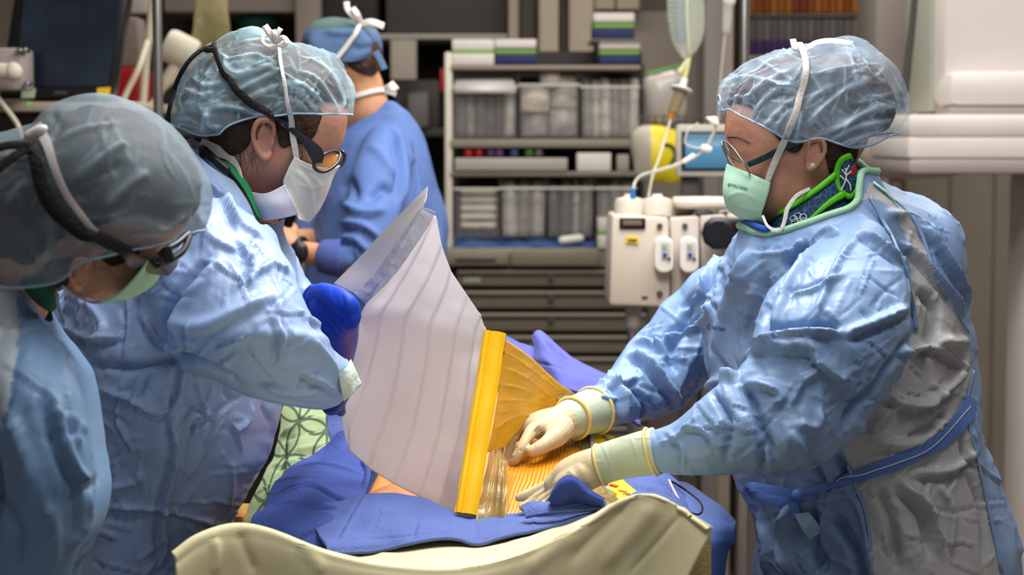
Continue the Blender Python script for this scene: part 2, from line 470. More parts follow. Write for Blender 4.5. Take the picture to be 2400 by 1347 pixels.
def mat(name, rgb, rough=.55, metal=0, spec=.4, var=None, bumps=(), sss=0, sheen=0, coat=0, emit=None, trans=0, alpha=None):
    if name in MATS: return MATS[name]
    s = NT(name); c = lin(rgb); b = s.b
    col = c
    if var:
        f = s.ramp(s.noise(var[0], 4, .55), .3, .7)
        col = s.mix(f, tuple(x*(1-var[1]) for x in c[:3])+(1,), tuple(min(1, x*(1+var[1])) for x in c[:3])+(1,))
    s.put(b, 'Base Color', col); b.inputs['Roughness'].default_value = rough; b.inputs['Metallic'].default_value = metal
    b.inputs['Specular IOR Level'].default_value = spec
    if sss: b.inputs['Subsurface Weight'].default_value = sss; b.inputs['Subsurface Radius'].default_value = (.012, .005, .003); b.inputs['Subsurface Scale'].default_value = 1.0
    if sheen: b.inputs['Sheen Weight'].default_value = sheen; b.inputs['Sheen Roughness'].default_value = .5
    if coat: b.inputs['Coat Weight'].default_value = coat; b.inputs['Coat Roughness'].default_value = .1
    if trans: b.inputs['Transmission Weight'].default_value = trans; b.inputs['IOR'].default_value = 1.3
    if emit: b.inputs['Emission Color'].default_value = lin(emit[0]); b.inputs['Emission Strength'].default_value = emit[1]
    if alpha is not None: b.inputs['Alpha'].default_value = alpha
    p = None
    for kind, sc, st, di in bumps:
        h = s.noise(sc, 2 if sc < 100 else 0) if kind == 'n' else s.creases(sc) if kind == 'c' else s.add('ShaderNodeTexWave', {'Vector': s.co, 'Scale': sc}).outputs[0]
        p = s.bump(h, st, di, p)
    if p is not None: s.put(b, 'Normal', p)
    MATS[name] = s.m; return s.m
def gown_mat(name, rgb, tl=.12, rough=.42, cre=(9, 20), st=(.35, .25), var=.10):
    if name in MATS: return MATS[name]
    s = NT(name); c = lin(rgb); b = s.b
    f = s.noise(3.2, 2, .6)
    col = s.mix(s.ramp(f, .3, .7), tuple(x*(1-var) for x in c[:3])+(1,), tuple(min(1, x*(1+var)) for x in c[:3])+(1,))
    s.put(b, 'Base Color', col); b.inputs['Roughness'].default_value = rough; b.inputs['Specular IOR Level'].default_value = .38
    p = s.bump(s.noise(38, 3, .6), .16, .008)
    s.put(b, 'Normal', p)
    MATS[name] = s.m; return s.m
def film_mat(name, rgb, opac=(.45, .95), scale=10, rough=.6, wscale=6, tl=.3, thr=(.02, .16), bump=.5, spec=.3, aniso=(1, 1, 1), rot=(0, 0, 0)):
    """thin see-through sheet: denser along creases"""
    s = NT(name); c = lin(rgb); b = s.b
    b.inputs['Base Color'].default_value = c; b.inputs['Roughness'].default_value = rough; b.inputs['Specular IOR Level'].default_value = spec
    s.co = s.mapv(aniso, rot)
    at = s.add('ShaderNodeAttribute', attribute_name='fold').outputs['Fac']
    n1 = s.ramp(s.noise(wscale, 3, .6), .42, .66); n2 = s.noise(wscale*22, 1)
    f = s.math('ADD', s.math('MULTIPLY', at, .8), s.math('MULTIPLY', n1, .42)); f = s.math('ADD', f, s.math('MULTIPLY', n2, .12))
    mr = s.add('ShaderNodeMapRange', {0: f, 3: opac[0], 4: opac[1]}); mr.clamp = True
    tr = s.add('ShaderNodeBsdfTranslucent', {'Color': c}); tp = s.add('ShaderNodeBsdfTransparent', {0: (1, 1, 1, 1)})
    m1 = s.add('ShaderNodeMixShader', {0: tl, 1: b.outputs[0], 2: tr.outputs[0]})
    m2 = s.add('ShaderNodeMixShader', {0: mr.outputs[0], 1: tp.outputs[0], 2: m1.outputs[0]})
    s.t.links.new(m2.outputs[0], s.out.inputs[0]); MATS[name] = s.m; return s.m
# ---------------------------------------------------------------- the room
M_wall = mat('wall_cream', (196, 186, 170), .7, var=(2, .04), bumps=(('n', 90, .08, .002),))
M_floor = mat('floor_vinyl', (150, 138, 132), .45, var=(8, .08))
M_ceil = mat('ceiling_white', (225, 222, 216), .8)
M_base = mat('baseboard_grey', (150, 142, 138), .6)
struct('floor', box(-3.6, 3.6, -1.0, 7.6, -.05, 0), M_floor)
struct('ceiling', box(-3.6, 3.6, -1.0, 7.6, 2.8, 2.85), M_ceil)
wb = struct('wall_back', box(-3.6, 3.6, 7.42, 7.55, 0, 2.8), M_wall)
struct('wall_left', box(-3.65, -3.55, -1.0, 7.5, 0, 2.8), M_wall)
struct('wall_right', box(3.55, 3.65, -1.0, 7.5, 0, 2.8), M_wall)
struct('baseboard_back', box(-3.5, 3.5, 7.38, 7.40, 0, .12, .004), M_base)
x = -3.3
seam = [P(u, 600, 7.4)[0] for u in (2118, 2223, 2331, 2440)]; wd = seam[1]-seam[0]
for k in range(-3, 4):
    x0 = seam[0]+k*wd
    hobj('panel', box(x0+.003, x0+wd-.003, 7.40, 7.42, .125, 2.78, .003), M_wall, wb)
for k, (nm, loc, sz) in enumerate([('a', (0.15, 1.75), (1.5, .6)), ('b', (0.5, 3.3), (1.8, .6)), ('c', (-.2, 4.9), (2.4, .6)), ('d', (1.9, 4.6), (.6, 1.8))]):
    t = thing('ceiling_light', ['ceiling light panel above the foreground', 'ceiling light panel above the patient', 'ceiling light panel above the supply cart', 'ceiling light panel above the white machine'][k], 'ceiling light', (loc[0], loc[1], 2.8), 'ceiling light panels')
    for sx in (-1, 1): hobj('frame_rail', box(loc[0]+sx*(sz[0]/2+.03)-.02, loc[0]+sx*(sz[0]/2+.03)+.02, loc[1]-sz[1]/2-.05, loc[1]+sz[1]/2+.05, 2.76, 2.8, .004), M_ceil, t)
    for sy in (-1, 1): hobj('frame_rail', box(loc[0]-sz[0]/2-.01, loc[0]+sz[0]/2+.01, loc[1]+sy*(sz[1]/2+.03)-.02, loc[1]+sy*(sz[1]/2+.03)+.02, 2.76, 2.8, .004), M_ceil, t)
    hobj('diffuser', box(loc[0]-sz[0]/2, loc[0]+sz[0]/2, loc[1]-sz[1]/2, loc[1]+sz[1]/2, 2.785, 2.797), mat('diffuser', (240, 240, 236), .6, emit=((255, 248, 238), 1.5)), t)
# ---------------------------------------------------------------- background furniture
M_taupe = mat('taupe_panel', (142, 130, 118), .6, var=(3, .05)); M_beige = mat('beige_panel', (176, 162, 142), .6, var=(3, .05))
M_dark = mat('dark_interior', (52, 47, 45), .7, var=(5, .15)); M_darkg = mat('dark_grey_panel', (74, 68, 64), .6, var=(5, .1))
M_lgrey = mat('light_grey_paint', (178, 170, 160), .5); M_offw = mat('off_white_plastic', (214, 206, 192), .42, var=(4, .03)); M_white = mat('white_plastic', (228, 224, 216), .4)
M_cart = mat('cart_olive_grey', (122, 114, 98), .5, spec=.4, var=(4, .05)); M_cartl = mat('cart_top_grey', (136, 128, 114), .45)
M_navy = mat('navy_card', (30, 38, 84), .6); M_lgreen = mat('green_card', (120, 170, 60), .6); M_wcard = mat('white_card', (214, 208, 198), .65)
M_acr = mat('clear_acrylic', (200, 196, 192), .08, spec=.6, alpha=.09)
M_blue_towel = mat('towel_blue', (84, 102, 164), .9, var=(6, .10), bumps=(('n', 420, .5, .002), ('n', 30, .3, .006)))
M_blue_dull = mat('cloth_dull_blue', (62, 90, 140), .9, bumps=(('n', 60, .4, .006),))
M_yel = mat('yellow_sticker', (236, 196, 30), .5); M_lscreen = mat('dark_glass', (20, 24, 34), .12, spec=.6)
M_cable = mat('cable_cream', (206, 200, 176), .5); M_cablek = mat('cable_black', (22, 22, 24), .5); M_clear = mat('clear_tube', (212, 208, 198), .15, spec=.6, alpha=.55)
def carton(name, u0, v0, u1, v1, Y, dep, label, group, bands, cat='box'):
    t = thing(name, label, cat, tuple(P((u0+u1)/2, v1, Y)+np.array([0, dep/2, 0])), group)
    for nm, a, b, m, pr in bands:
        hobj(nm, bpx(u0, v0+(v1-v0)*a, u1, v0+(v1-v0)*b, Y-pr, dep+2*pr if pr == 0 else dep, .002), m, t)
    return t
# tall storage unit behind the jacketed man
st = thing('storage_unit', 'tall dark storage unit with grey posts behind the man in the blue jacket', 'cabinet', tuple(P(740, 1640, 6.4)*[1, 1, 0]))
zt = 0.0
def unit(nm, u0, v0, u1, v1, Y, d, m, bev=.004): return hobj(nm, bpx(u0, v0, u1, v1, Y, d, bev), m, st)
unit('back_panel', 150, -240, 1215, 1640, 6.75, .03, M_dark); unit('upper_door', 385, -240, 704, 28, 6.35, .38, M_taupe); unit('post', 706, -240, 750, 1640, 6.3, .10, M_taupe)
unit('black_device', 752, -200, 885, 86, 6.35, .35, M_dark, .02); unit('dark_drawer', 905, -200, 1190, 78, 6.38, .35, M_darkg); unit('shelf_rail', 880, 79, 1190, 92, 6.3, .4, M_lgrey); unit('lower_shelf', 150, 300, 1215, 320, 6.35, .4, M_darkg)
unit('side_panel', 1192, -240, 1216, 1640, 6.28, .45, M_beige); unit('side_panel', 1218, -240, 1252, 1640, 6.45, .3, M_taupe); unit('grey_bin', 925, 186, 1030, 300, 6.4, .3, M_darkg, .01); unit('tool_box', 955, 214, 1005, 300, 6.32, .08, mat('dull_grey', (112, 106, 104), .6), .01)
unit('base_plinth', 150, 1560, 1215, 1640, 6.4, .34, M_dark)
hb = hobj('green_bundle', remesh([ellipsoid(P(605, 50, 6.5), (.07, .09, .05)), ellipsoid(P(625, 40, 6.5), (.05, .08, .05))], .01, 2), mat('dark_green_cloth', (30, 84, 66), .8)); tag(hb, 'dark green bundle in the upper opening of the storage unit', 'cloth')
nt = hobj('wall_notice', bpx(916, 93, 976, 186, 6.26, .006, .001), mat('notice_grey', (176, 166, 152), .8)); tag(nt, 'blank grey paper notice hanging under the light shelf rail', 'notice')
# beige column and wall cabinet to the right of it
cl = thing('wall_column', 'beige boxed column with panels behind the glove boxes on the cart', 'column', tuple(P(1380, 1640, 6.2)*[1, 1, 0]))
for nm, a in (('column_face', (1262, -240, 1310, 1640, 6.15, .4, M_beige)), ('recess', (1310, -240, 1330, 1640, 6.35, .3, M_taupe)), ('panel', (1330, -240, 1392, 1640, 6.2, .4, M_beige)), ('cabinet_door', (1394, -240, 1442, 22, 6.2, .4, M_beige)), ('cabinet_door', (1445, -240, 1500, 22, 6.2, .4, M_beige)), ('panel', (1394, 26, 1640, 1640, 6.3, .3, M_taupe)), ('grey_post', (1640, -240, 1700, 1640, 6.1, .2, mat('post_grey', (140, 134, 128), .5)))):
    hobj(nm, bpx(*a[:6]), a[6], cl)
# ---------------------------------------------------------------- supply cart
YK = 5.5
ct = thing('supply_cart', 'olive grey drawer cart with shelves of packaged supplies', 'cart', tuple(P(1265, 1990, YK)*[1, 1, 0]+np.array([0, .25, 0])))
zf = P(1265, 1990, YK)
def kp(nm, u0, v0, u1, v1, Y, d, m, bev=.004, par=None): return hobj(nm, bpx(u0, v0, u1, v1, Y, d, bev), m, par or ct)
ZV = 1905
kp('carcass', 1062, 632, 1520, 1820, YK+.02, .5, mat('cart_shadow_gap', (40, 37, 33), .7)); kp('worktop', 1045, 582, 1525, 626, YK-.03, .56, M_cartl, .008)
kp('worktop_ledge', 1045, 590, 1192, 622, YK-.05, .03, M_cart, .006); kp('pull_slot', 1068, 606, 1162, 612, YK-.056, .008, M_dark, .001); kp('worktop_ledge', 1198, 586, 1405, 624, YK-.05, .03, M_cart, .006)
for k, (a, b) in enumerate([(632, 671), (681, 723), (733, 776), (786, 827), (837, 884), (894, 990), (1000, 1100), (1110, 1240)]):
    d = kp('drawer', 1070, a, 1516, b, YK-.02, .05, M_cart, .008)
    hobj('handle_lip', bpx(1072, a+2, 1514, a+9, YK-.04, .025, .004), M_cartl, d)
    if k < 4: hobj('lock', lathe([(.0, 0), (.008, 0), (.008, .012), (.0, .012)], P(1292, a+16, YK-.046), (0, 1, 0), 12), M_darkg, d)
    if k == 0: hobj('label_tag', bpx(1086, 650, 1126, 663, YK-.024, .003, .0005), mat('tag_pale', (170, 168, 150), .6), d)
for u in (1090, 1490):
    w_ = hobj('caster', lathe([(0, -.015), (.05, -.015), (.05, .015), (0, .015)], P(u, 600, YK+.1)*[1, 1, 0]+np.array([0, 0, .05]), (1, 0, 0), 20), mat('caster_black', (24, 24, 24), .6), ct)
kp('chassis', 1064, 1820, 1518, 1850, YK+.02, .5, M_cart); 
for u in (1090, 1490): hobj('caster_fork', box(P(u, 600, YK)[0]-.03, P(u, 600, YK)[0]+.03, YK+.06, YK+.14, .06, P(u, 1845, YK)[2], .004), M_cart, ct)
kp('upright', 1043, 122, 1060, 582, YK, .03, M_offw, .006); kp('upright', 1500, 150, 1512, 582, YK+.2, .03, M_darkg); kp('red_tag', 1032, 160, 1042, 215, YK+.02, .02, mat('red_tag', (170, 24, 28), .5))
for a, b, m in ((153, 164, M_taupe), (326, 346, M_cartl), (402, 414, M_cart)): kp('shelf', 1055, a, 1502, b, YK-.005, .26, m)
kp('back_board', 1055, 120, 1505, 582, YK+.27, .02, mat('cart_back_dark', (46, 42, 40), .7))
GB = 'glove boxes'
bandsN = [('lid', 0, .34, M_wcard, 0), ('strip', .34, .42, M_darkg, 0), ('green_band', .42, .56, M_lgreen, 0), ('navy_band', .56, 1, M_navy, 0)]
bandsW = [('lid', 0, .42, M_wcard, 0), ('green_band', .42, .55, M_lgreen, 0), ('lower', .55, 1, M_wcard, 0)]
def gbox(u0, v0, u1, v1, Y, label, bands): return carton('glove_box', u0, v0, u1, v1, Y, .2, label, GB, bands)
gbox(1060, 92, 1158, 152, YK, 'white glove box with thin green band on top of the cart', bandsW); gbox(1160, 92, 1257, 152, YK, 'navy glove box on the cart top beside the white one', bandsN)
gbox(1392, 30, 1487, 92, YK+.12, 'navy glove box topmost under the beige wall cabinets', bandsN); gbox(1405, 95, 1500, 152, YK+.06, 'navy glove box directly below the topmost glove box', bandsN)
kp('bracket_shelf', 1385, 92, 1505, 95, YK+.05, .3, M_taupe, .001)
gbox(1402, 512, 1438, 582, YK-.04, 'small white glove box standing beside the white pump case', bandsW)
M_pk = [mat('pack_%d' % k, c, .35, spec=.5, var=(30, .12), bumps=(('n', 25, .6, .02),)) for k, c in enumerate([(214, 208, 198), (160, 155, 150), (112, 108, 106), (230, 224, 212)])]
M_roll = mat('gauze_cream', (214, 204, 186), .8, bumps=(('n', 30, .5, .02),))
ORD = ['leftmost', 'second from left', 'third from left', 'fourth from left', 'fifth from left', 'sixth from left', 'seventh from left', 'eighth from left', 'ninth from left', 'tenth from left', 'eleventh from left', 'twelfth from left', 'thirteenth from left', 'fourteenth from left', 'fifteenth from left', 'sixteenth from left', 'rightmost']
def nth(k, n): return 'rightmost' if k == n-1 else ORD[k]
rsb = np.random.RandomState(2)
def packet(u0, v0, u1, v1, Y, m, label, group, lean=0):
    z = grid_patch([[(u0+lean, v0, Y+.01), ((u0+u1)/2+lean, v0-2, Y-.004), (u1+lean, v0+1, Y+.01)], [(u0+lean*.5, (v0+v1)/2, Y), ((u0+u1)/2+lean*.5, (v0+v1)/2, Y-.018), (u1+lean*.5, (v0+v1)/2, Y)], [(u0, v1, Y+.008), ((u0+u1)/2, v1, Y-.006), (u1, v1, Y+.008)]], 9, 9)
    V = z.reshape(-1, 3); z = (V+np.stack([0*V[:, 0], pnoise(V*28)*.006, 0*V[:, 0]], 1)).reshape(9, 9, 3)
    tag(obj('supply_packet', solid(z, .012), m), label, 'packet', group)
def acr_bin(u0, v0, u1, v1, Y, d, label, pr=None):
    t = thing('acrylic_bin', label, 'bin', tuple(P((u0+u1)/2, v1, Y)+np.array([0, d/2, 0])), 'acrylic bins on the cart')
    a = P(u0, v1, Y); b = P(u1, v0, Y); th = .003
    hobj('side_pane', box(a[0], a[0]+th, Y, Y+d, a[2], b[2]), M_acr, t); hobj('side_pane', box(b[0]-th, b[0], Y, Y+d, a[2], b[2]), M_acr, t)
    hobj('front_pane', box(a[0]+th, b[0]-th, Y, Y+th, a[2]+th, b[2]-(b[2]-a[2])*.18), M_acr, t); hobj('floor_pane', box(a[0]+th, b[0]-th, Y, Y+d, a[2], a[2]+th), M_acr, t)
    hobj('lip', tube(np.array([(a[0], Y-.004, b[2]-(b[2]-a[2])*.18), (b[0], Y-.004, b[2]-(b[2]-a[2])*.18)]), .004, 8), mat('lip_glossy', (226, 222, 214), .1, spec=.8, alpha=.6), t)
    return t
acr_bin(1062, 178, 1212, 324, YK+.005, .2, 'acrylic bin at the left end of the upper shelf with bright glossy lid')
lidg = PA(np.array([[1064, 1210], [1064, 1208], [1066, 1206], [1072, 1200]]), np.array([[218, 218], [206, 206], [194, 194], [184, 184]]), np.array([[YK-.012]*2, [YK-.006]*2, [YK+.004]*2, [YK+.022]*2]))
obj('lid', solid(lidg, .003), mat('glossy_highlight_lid', (206, 202, 196), .09, spec=1.0, alpha=.8), bpy.data.objects['acrylic_bin'])  # lid tilted back and whitened to carry the ceiling lamp's highlight
acr_bin(1216, 172, 1358, 324, YK+.005, .2, 'acrylic bin in the middle of the upper shelf with overflowing packets'); acr_bin(1362, 178, 1498, 324, YK+.005, .2, 'acrylic bin at the right end of the upper shelf')
acr_bin(1066, 418, 1172, 556, YK+.005, .2, 'acrylic bin on the lower shelf holding folded white gauze'); acr_bin(1175, 416, 1278, 556, YK+.005, .2, 'acrylic bin on the lower shelf second from the left'); acr_bin(1283, 416, 1390, 556, YK+.005, .2, 'acrylic bin on the lower shelf third from the left'); acr_bin(1396, 416, 1490, 556, YK+.005, .2, 'acrylic bin on the lower shelf behind the pump case')
def fill(u0, u1, v0, v1, n, label, group, dark=1):
    wd = (u1-u0)/n
    for k in range(n):
        packet(u0+k*wd+1, v0+rsb.uniform(-4, 6), u0+(k+1)*wd-1, v1, YK+.06+rsb.uniform(0, .05), M_pk[rsb.randint(0, 3) if dark else rsb.randint(0, 2)], nth(k, n)+' '+label, group, rsb.uniform(-4, 4))
fill(1068, 1205, 205, 320, 6, 'clear packet standing in the left bin of the upper shelf', 'packets in the upper left bin'); fill(1366, 1494, 188, 320, 6, 'grey packet standing in the right bin of the upper shelf', 'packets in the upper right bin', 0)
for k, (u0, v0, u1, v1) in enumerate([(1222, 205, 1285, 262), (1290, 178, 1350, 255), (1268, 168, 1312, 205), (1225, 262, 1285, 318), (1290, 258, 1350, 318)]):
    packet(u0, v0, u1, v1, YK+.05+.02*(k % 2), M_roll if k < 3 else M_pk[1], ['left crumpled cream packet heaped in the middle upper bin', 'right crumpled cream packet heaped in the middle upper bin', 'topmost crumpled cream packet heaped in the middle upper bin', 'left grey packet at the bottom of the middle upper bin', 'right grey packet at the bottom of the middle upper bin'][k], 'cream packets in the middle bin' if k < 3 else 'grey packets in the middle bin')
for k in range(5):
    a = P(1078, 536-k*20, YK+.04); b = P(1164, 520-k*20, YK+.04)
    g = remesh([box(a[0], b[0], YK+.035, YK+.16, a[2], b[2], .006)], .006, 2); g = (g[0]+vnormals(*g)*(pnoise(g[0]*30)*.004)[:, None], g[1])
    tag(obj('gauze_pad', g, M_roll), ['bottom', 'second from bottom', 'middle', 'second from top', 'topmost'][k]+' folded white gauze pad stacked in the lower left bin', 'gauze', 'gauze pads in the lower left bin')
fill(1180, 1274, 420, 552, 3, 'clear packet in the second bin of the lower shelf', 'packets in the second lower bin', 0); fill(1288, 1386, 420, 552, 4, 'grey packet in the third bin of the lower shelf', 'packets in the third lower bin'); fill(1402, 1486, 420, 552, 3, 'pale packet in the lower bin behind the pump case', 'packets in the last lower bin', 0)
for k, (u, c, nm) in enumerate([(1098, (196, 26, 34), 'red'), (1122, (176, 24, 40), 'dark red'), (1150, (92, 60, 110), 'purple'), (1170, (104, 66, 120), 'violet'), (1205, (60, 84, 140), 'blue'), (1240, (70, 130, 40), 'green'), (1262, (110, 104, 90), 'grey')]):
    o = hobj('vial_cap', lathe([(.0, 0), (.012, 0), (.013, .004), (.013, .016), (.010, .02), (0, .02)], P(u, 366, YK+.02), (0, 0, 1), 14), mat('vial_'+nm.replace(' ', '_'), c, .4)); tag(o, nm+' capped vial lying in the tray on the cart', 'vial', 'vials in the tray')
tr = thing('plastic_tray', 'pale plastic tray of coloured vials on the middle cart shelf', 'tray', tuple(P(1198, 402, YK))); hobj('tray_front', bpx(1066, 370, 1330, 400, YK-.01, .01, .004), mat('tray_pale', (166, 162, 150), .4), tr); hobj('tray_floor', bpx(1066, 396, 1330, 401, YK, .12, .001), MATS['tray_pale'], tr)
b_ = hobj('white_carton', bpx(1352, 358, 1432, 401, YK, .12, .003), M_wcard); tag(b_, 'plain white carton on the middle cart shelf', 'box')
b_ = hobj('grey_carton', bpx(1446, 362, 1474, 401, YK, .1, .003), mat('grey_card', (156, 146, 136), .7)); tag(b_, 'small grey carton right of the plain white carton', 'box')
g = cloth([[(1048, 560, YK+.24), (1120, 545, YK+.24), (1200, 550, YK+.24), (1300, 552, YK+.24), (1396, 556, YK+.24)], [(1050, 566, YK+.1), (1112, 548, YK+.1), (1180, 560, YK+.1), (1300, 556, YK+.1), (1398, 564, YK+.1)], [(1052, 581, YK), (1120, 579, YK), (1200, 580, YK), (1300, 579, YK), (1396, 581, YK)]], 50, 24, .004, noise=((20, .01),))
tag(obj('blue_cloth', g, M_blue_dull), 'crumpled dull blue cloth spread on the cart worktop', 'cloth')
o = hobj('tape_roll', tube(np.array([P(1318, 563, YK+.0), P(1360, 558, YK+.01)]), .011, 16), M_white); tag(o, 'small white roll lying on the blue cloth', 'tape')
# ---------------------------------------------------------------- left side
def slabq(c, Y, d, bev=.01):
    q = np.array([P(u, v, Y) for u, v in c]); bm = bmesh.new()
    vs1 = [bm.verts.new(p) for p in q]; vs2 = [bm.verts.new(p+np.array([0, d, 0])) for p in q]; n = len(q)
    bm.faces.new(vs1); bm.faces.new(vs2[::-1])
    for i in range(n): bm.faces.new((vs1[i], vs2[i], vs2[(i+1) % n], vs1[(i+1) % n]))
    bmesh.ops.recalc_face_normals(bm, faces=bm.faces[:])
    if bev: bmesh.ops.bevel(bm, geom=bm.edges[:], offset=bev, segments=2, profile=.5, affect='EDGES')
    return bm2(bm)
YM = 4.3
mo = thing('display_monitor', 'large black monitor with dark screen at the upper left', 'monitor', tuple(P(130, 240, YM)))
hobj('bezel', slabq([(48, -110), (318, -110), (264, 226), (-6, 232)], YM, .06), M_black, mo) if 'M_black' in globals() else hobj('bezel', slabq([(48, -110), (318, -110), (264, 226), (-6, 232)], YM, .06), mat('plastic_black', (16, 16, 20), .38, spec=.5), mo)
def screen_mat(name, c0, c1, sc, e):
    s = NT(name); f = s.ramp(s.noise(sc, 3), .35, .7, lin(c0), lin(c1)); s.put(s.b, 'Base Color', f); s.b.inputs['Roughness'].default_value = .25
    s.put(s.b, 'Emission Color', f); s.b.inputs['Emission Strength'].default_value = e; return s.m
hobj('screen', slabq([(66, -90), (296, -90), (252, 200), (34, 203)], YM-.003, .004, 0), screen_mat('monitor_screen', (12, 16, 26), (30, 42, 56), 7, .15), mo)
hobj('yellow_sticker', slabq([(227, 206), (259, 204), (256, 224), (228, 224)], YM-.004, .003, 0), M_yel, mo); hobj('label', slabq([(52, 208), (84, 207), (80, 229), (49, 230)], YM-.004, .003, 0), mat('label_pale_green', (186, 196, 168), .7), mo)
hobj('maker_mark', merge([box(*[q for ab in zip(P(128+6*k, 220, YM-.002), P(132+6*k, 214, YM-.001)) for q in ab]) for k in range(5)]), mat('mark_grey', (90, 92, 98), .5), mo)
cp = thing('mounting_clamp', 'grey metal clamp with round knob in front of the black monitor', 'clamp', tuple(P(20, 212, YM-.12)))
hobj('plate', bpx(-60, 112, 52, 211, YM-.15, .10, .006), mat('clamp_grey', (168, 158, 154), .45), cp); hobj('knob', tube(np.array([P(-20, 165, YM-.2), P(28, 168, YM-.2)]), .017, 18), M_offw, cp); hobj('knob_end', ellipsoid(P(30, 168, YM-.2), (.02, .02, .02)), M_offw, cp)
for u, v in ((45, 118), (57, 117), (62, 196)): hobj('screw', lathe([(0, -.03), (.006, -.03), (.006, 0), (.003, .003), (0, .003)], P(u, v, YM-.16), (0, -1, 0), 12), M_steel if 'M_steel' in globals() else mat('steel', (170, 168, 165), .28, metal=1, var=(6, .08)), cp)
M_steel = MATS['steel']
dk = thing('equipment_trolley', 'grey equipment trolley under the black monitor', 'trolley', tuple(P(120, 500, 4.4)*[1, 1, 0]))
hobj('shelf', bpx(-120, 238, 330, 262, 4.25, .45, .006), M_beige, dk); hobj('device', bpx(-60, 264, 300, 330, 4.35, .3, .01), M_darkg, dk); hobj('device_panel', bpx(80, 275, 160, 300, 4.34, .01, .002), M_taupe, dk); hobj('body', bpx(-120, 332, 330, 1900, 4.3, .4, .01), M_darkg, dk)
hobj('back_post', bpx(70, 110, 190, 238, 4.40, .08, .01), M_darkg, dk); hobj('indicator', ellipsoid(P(67, 243, 4.249), (.003, .003, .003), 10, 6), mat('led_green', (60, 220, 60), .4, emit=((60, 220, 60), .5)), dk)
tag(obj('cable', tpx([(-10, 225, 4.15, 6), (20, 262, 4.14, 6), (40, 290, 4.13, 6), (52, 320, 4.12, 6), (60, 345, 4.13, 6)], 10), M_cable), 'cream cable drooping left of the grey cap', 'cable')
rc = thing('red_bin', 'red bin with grey neck right of the black monitor', 'bin', tuple(P(290, 330, 4.7))); hobj('bin_body', slabq([(262, 158), (330, 158), (330, 330), (240, 330)], 4.7, .15, .01), mat('bin_red', (168, 12, 26), .45), rc); hobj('neck', slabq([(282, 40), (322, 40), (330, 157), (264, 157)], 4.72, .1, .006), mat('neck_grey', (126, 114, 108), .6), rc)
hobj('stand', box(P(262, 300, 4.7)[0], P(330, 300, 4.7)[0], 4.72, 4.84, 0, P(290, 331, 4.7)[2], .01), M_darkg, rc)
hobj('hanging_box', bpx(300, -60, 346, 32, 4.9, .06, .006), M_lgrey).name; o = bpy.data.objects['hanging_box']; tag(o, 'small grey box at the top edge right of the monitor', 'box')
tag(obj('cable', tpx([(360, -40, 4.6, 9), (352, 60, 4.6, 9), (344, 130, 4.6, 9), (335, 250, 4.6, 9)], 10), M_cable), 'thick cream cable hanging left of the steel pole', 'cable')
tag(obj('cable', tpx([(345, 100, 4.55, 7), (325, 160, 4.5, 7), (300, 210, 4.5, 7), (282, 250, 4.5, 7)], 10), M_cable), 'cream cable slanting across the red bin', 'cable')
p_ = thing('drip_stand', 'steel pole rising at the left between the two capped people', 'stand', tuple(P(369, 400, 3.7)*[1, 1, 0])); xq = P(369, 100, 3.7)[0]
hobj('pole', tube(np.array([(xq, 3.7, .1), (xq, 3.7, 2.3)]), .0095, 16), M_steel, p_); hobj('base', lathe([(0, 0), (.22, 0), (.22, .02), (.05, .06), (.02, .11), (0, .11)], (xq, 3.7, 0), (0, 0, 1), 28), M_darkg, p_)
hd = thing('warmer_nozzle', 'cream cylinder head with ribbed hose right of the steel pole', 'hose', tuple(P(420, 200, 4.6)))
hobj('head', lathe([(0, 0), (.036, 0), (.040, .01), (.040, .065), (.034, .075), (0, .075)], P(390, 102, 4.6), tuple(P(460, 136, 4.6)-P(390, 102, 4.6)), 28), mat('nozzle_cream', (200, 194, 172), .5), hd)
hobj('neck', tpx([(425, 140, 4.6, 20), (408, 165, 4.6, 18), (392, 190, 4.6, 15), (384, 205, 4.6, 9)], 16), mat('nozzle_pinkish', (206, 190, 170), .5), hd); hobj('hose', tpx([(384, 200, 4.6, 8), (365, 235, 4.6, 9), (345, 258, 4.6, 10), (300, 300, 4.6, 10)], 12), MATS['nozzle_cream'], hd)
bagp = remesh([inflate([(462, -80), (530, -80), (534, 0), (540, 80), (538, 125), (452, 125), (453, 60), (460, 0)], 4.9, .02, 6)], .005, 2); bagp = (bagp[0]+vnormals(*bagp)*((crumple(bagp[0], 10, 3))*.005)[:, None], bagp[1])
tag(obj('plastic_bag', bagp, film_mat('clear_yellowish_bag', (206, 196, 140), (.25, .9), rough=.15, spec=.8, wscale=9)), 'clear yellowish plastic bag hanging behind the pale blue cap', 'bag')
# ---------------------------------------------------------------- infusion pump, drip bag, screen
YQ = 3.85
pu = thing('infusion_pump', 'cream infusion pump tower with two white handsets', 'pump', tuple(P(1480, 1700, YQ)*[1, 1, 0]+np.array([0, .1, 0])))
M_pump = mat('pump_cream', (206, 196, 180), .42, var=(4, .03)); M_pumps = mat('pump_front', (196, 186, 176), .45)
hobj('case', slabq([(1434, 503), (1568, 510), (1572, 720), (1427, 716)], YQ, .2, .008), M_pump, pu)
hobj('module', slabq([(1570, 512), (1639, 506), (1640, 724), (1572, 722)], YQ+.02, .18, .006), M_pumps, pu); hobj('module', slabq([(1641, 506), (1702, 502), (1706, 724), (1642, 724)], YQ+.03, .18, .006), M_pumps, pu); hobj('module', slabq([(1704, 500), (1790, 496), (1790, 724), (1708, 724)], YQ+.04, .18, .006), M_pumps, pu)
sl = hobj('connector_slot', bpx(1452, 511, 1513, 536, YQ-.004, .006, .001), M_black if 'M_black' in globals() else MATS['plastic_black'], pu); hobj('connector_pins', bpx(1460, 517, 1505, 529, YQ-.006, .004, .001), mat('pin_bronze', (110, 96, 78), .5), sl)
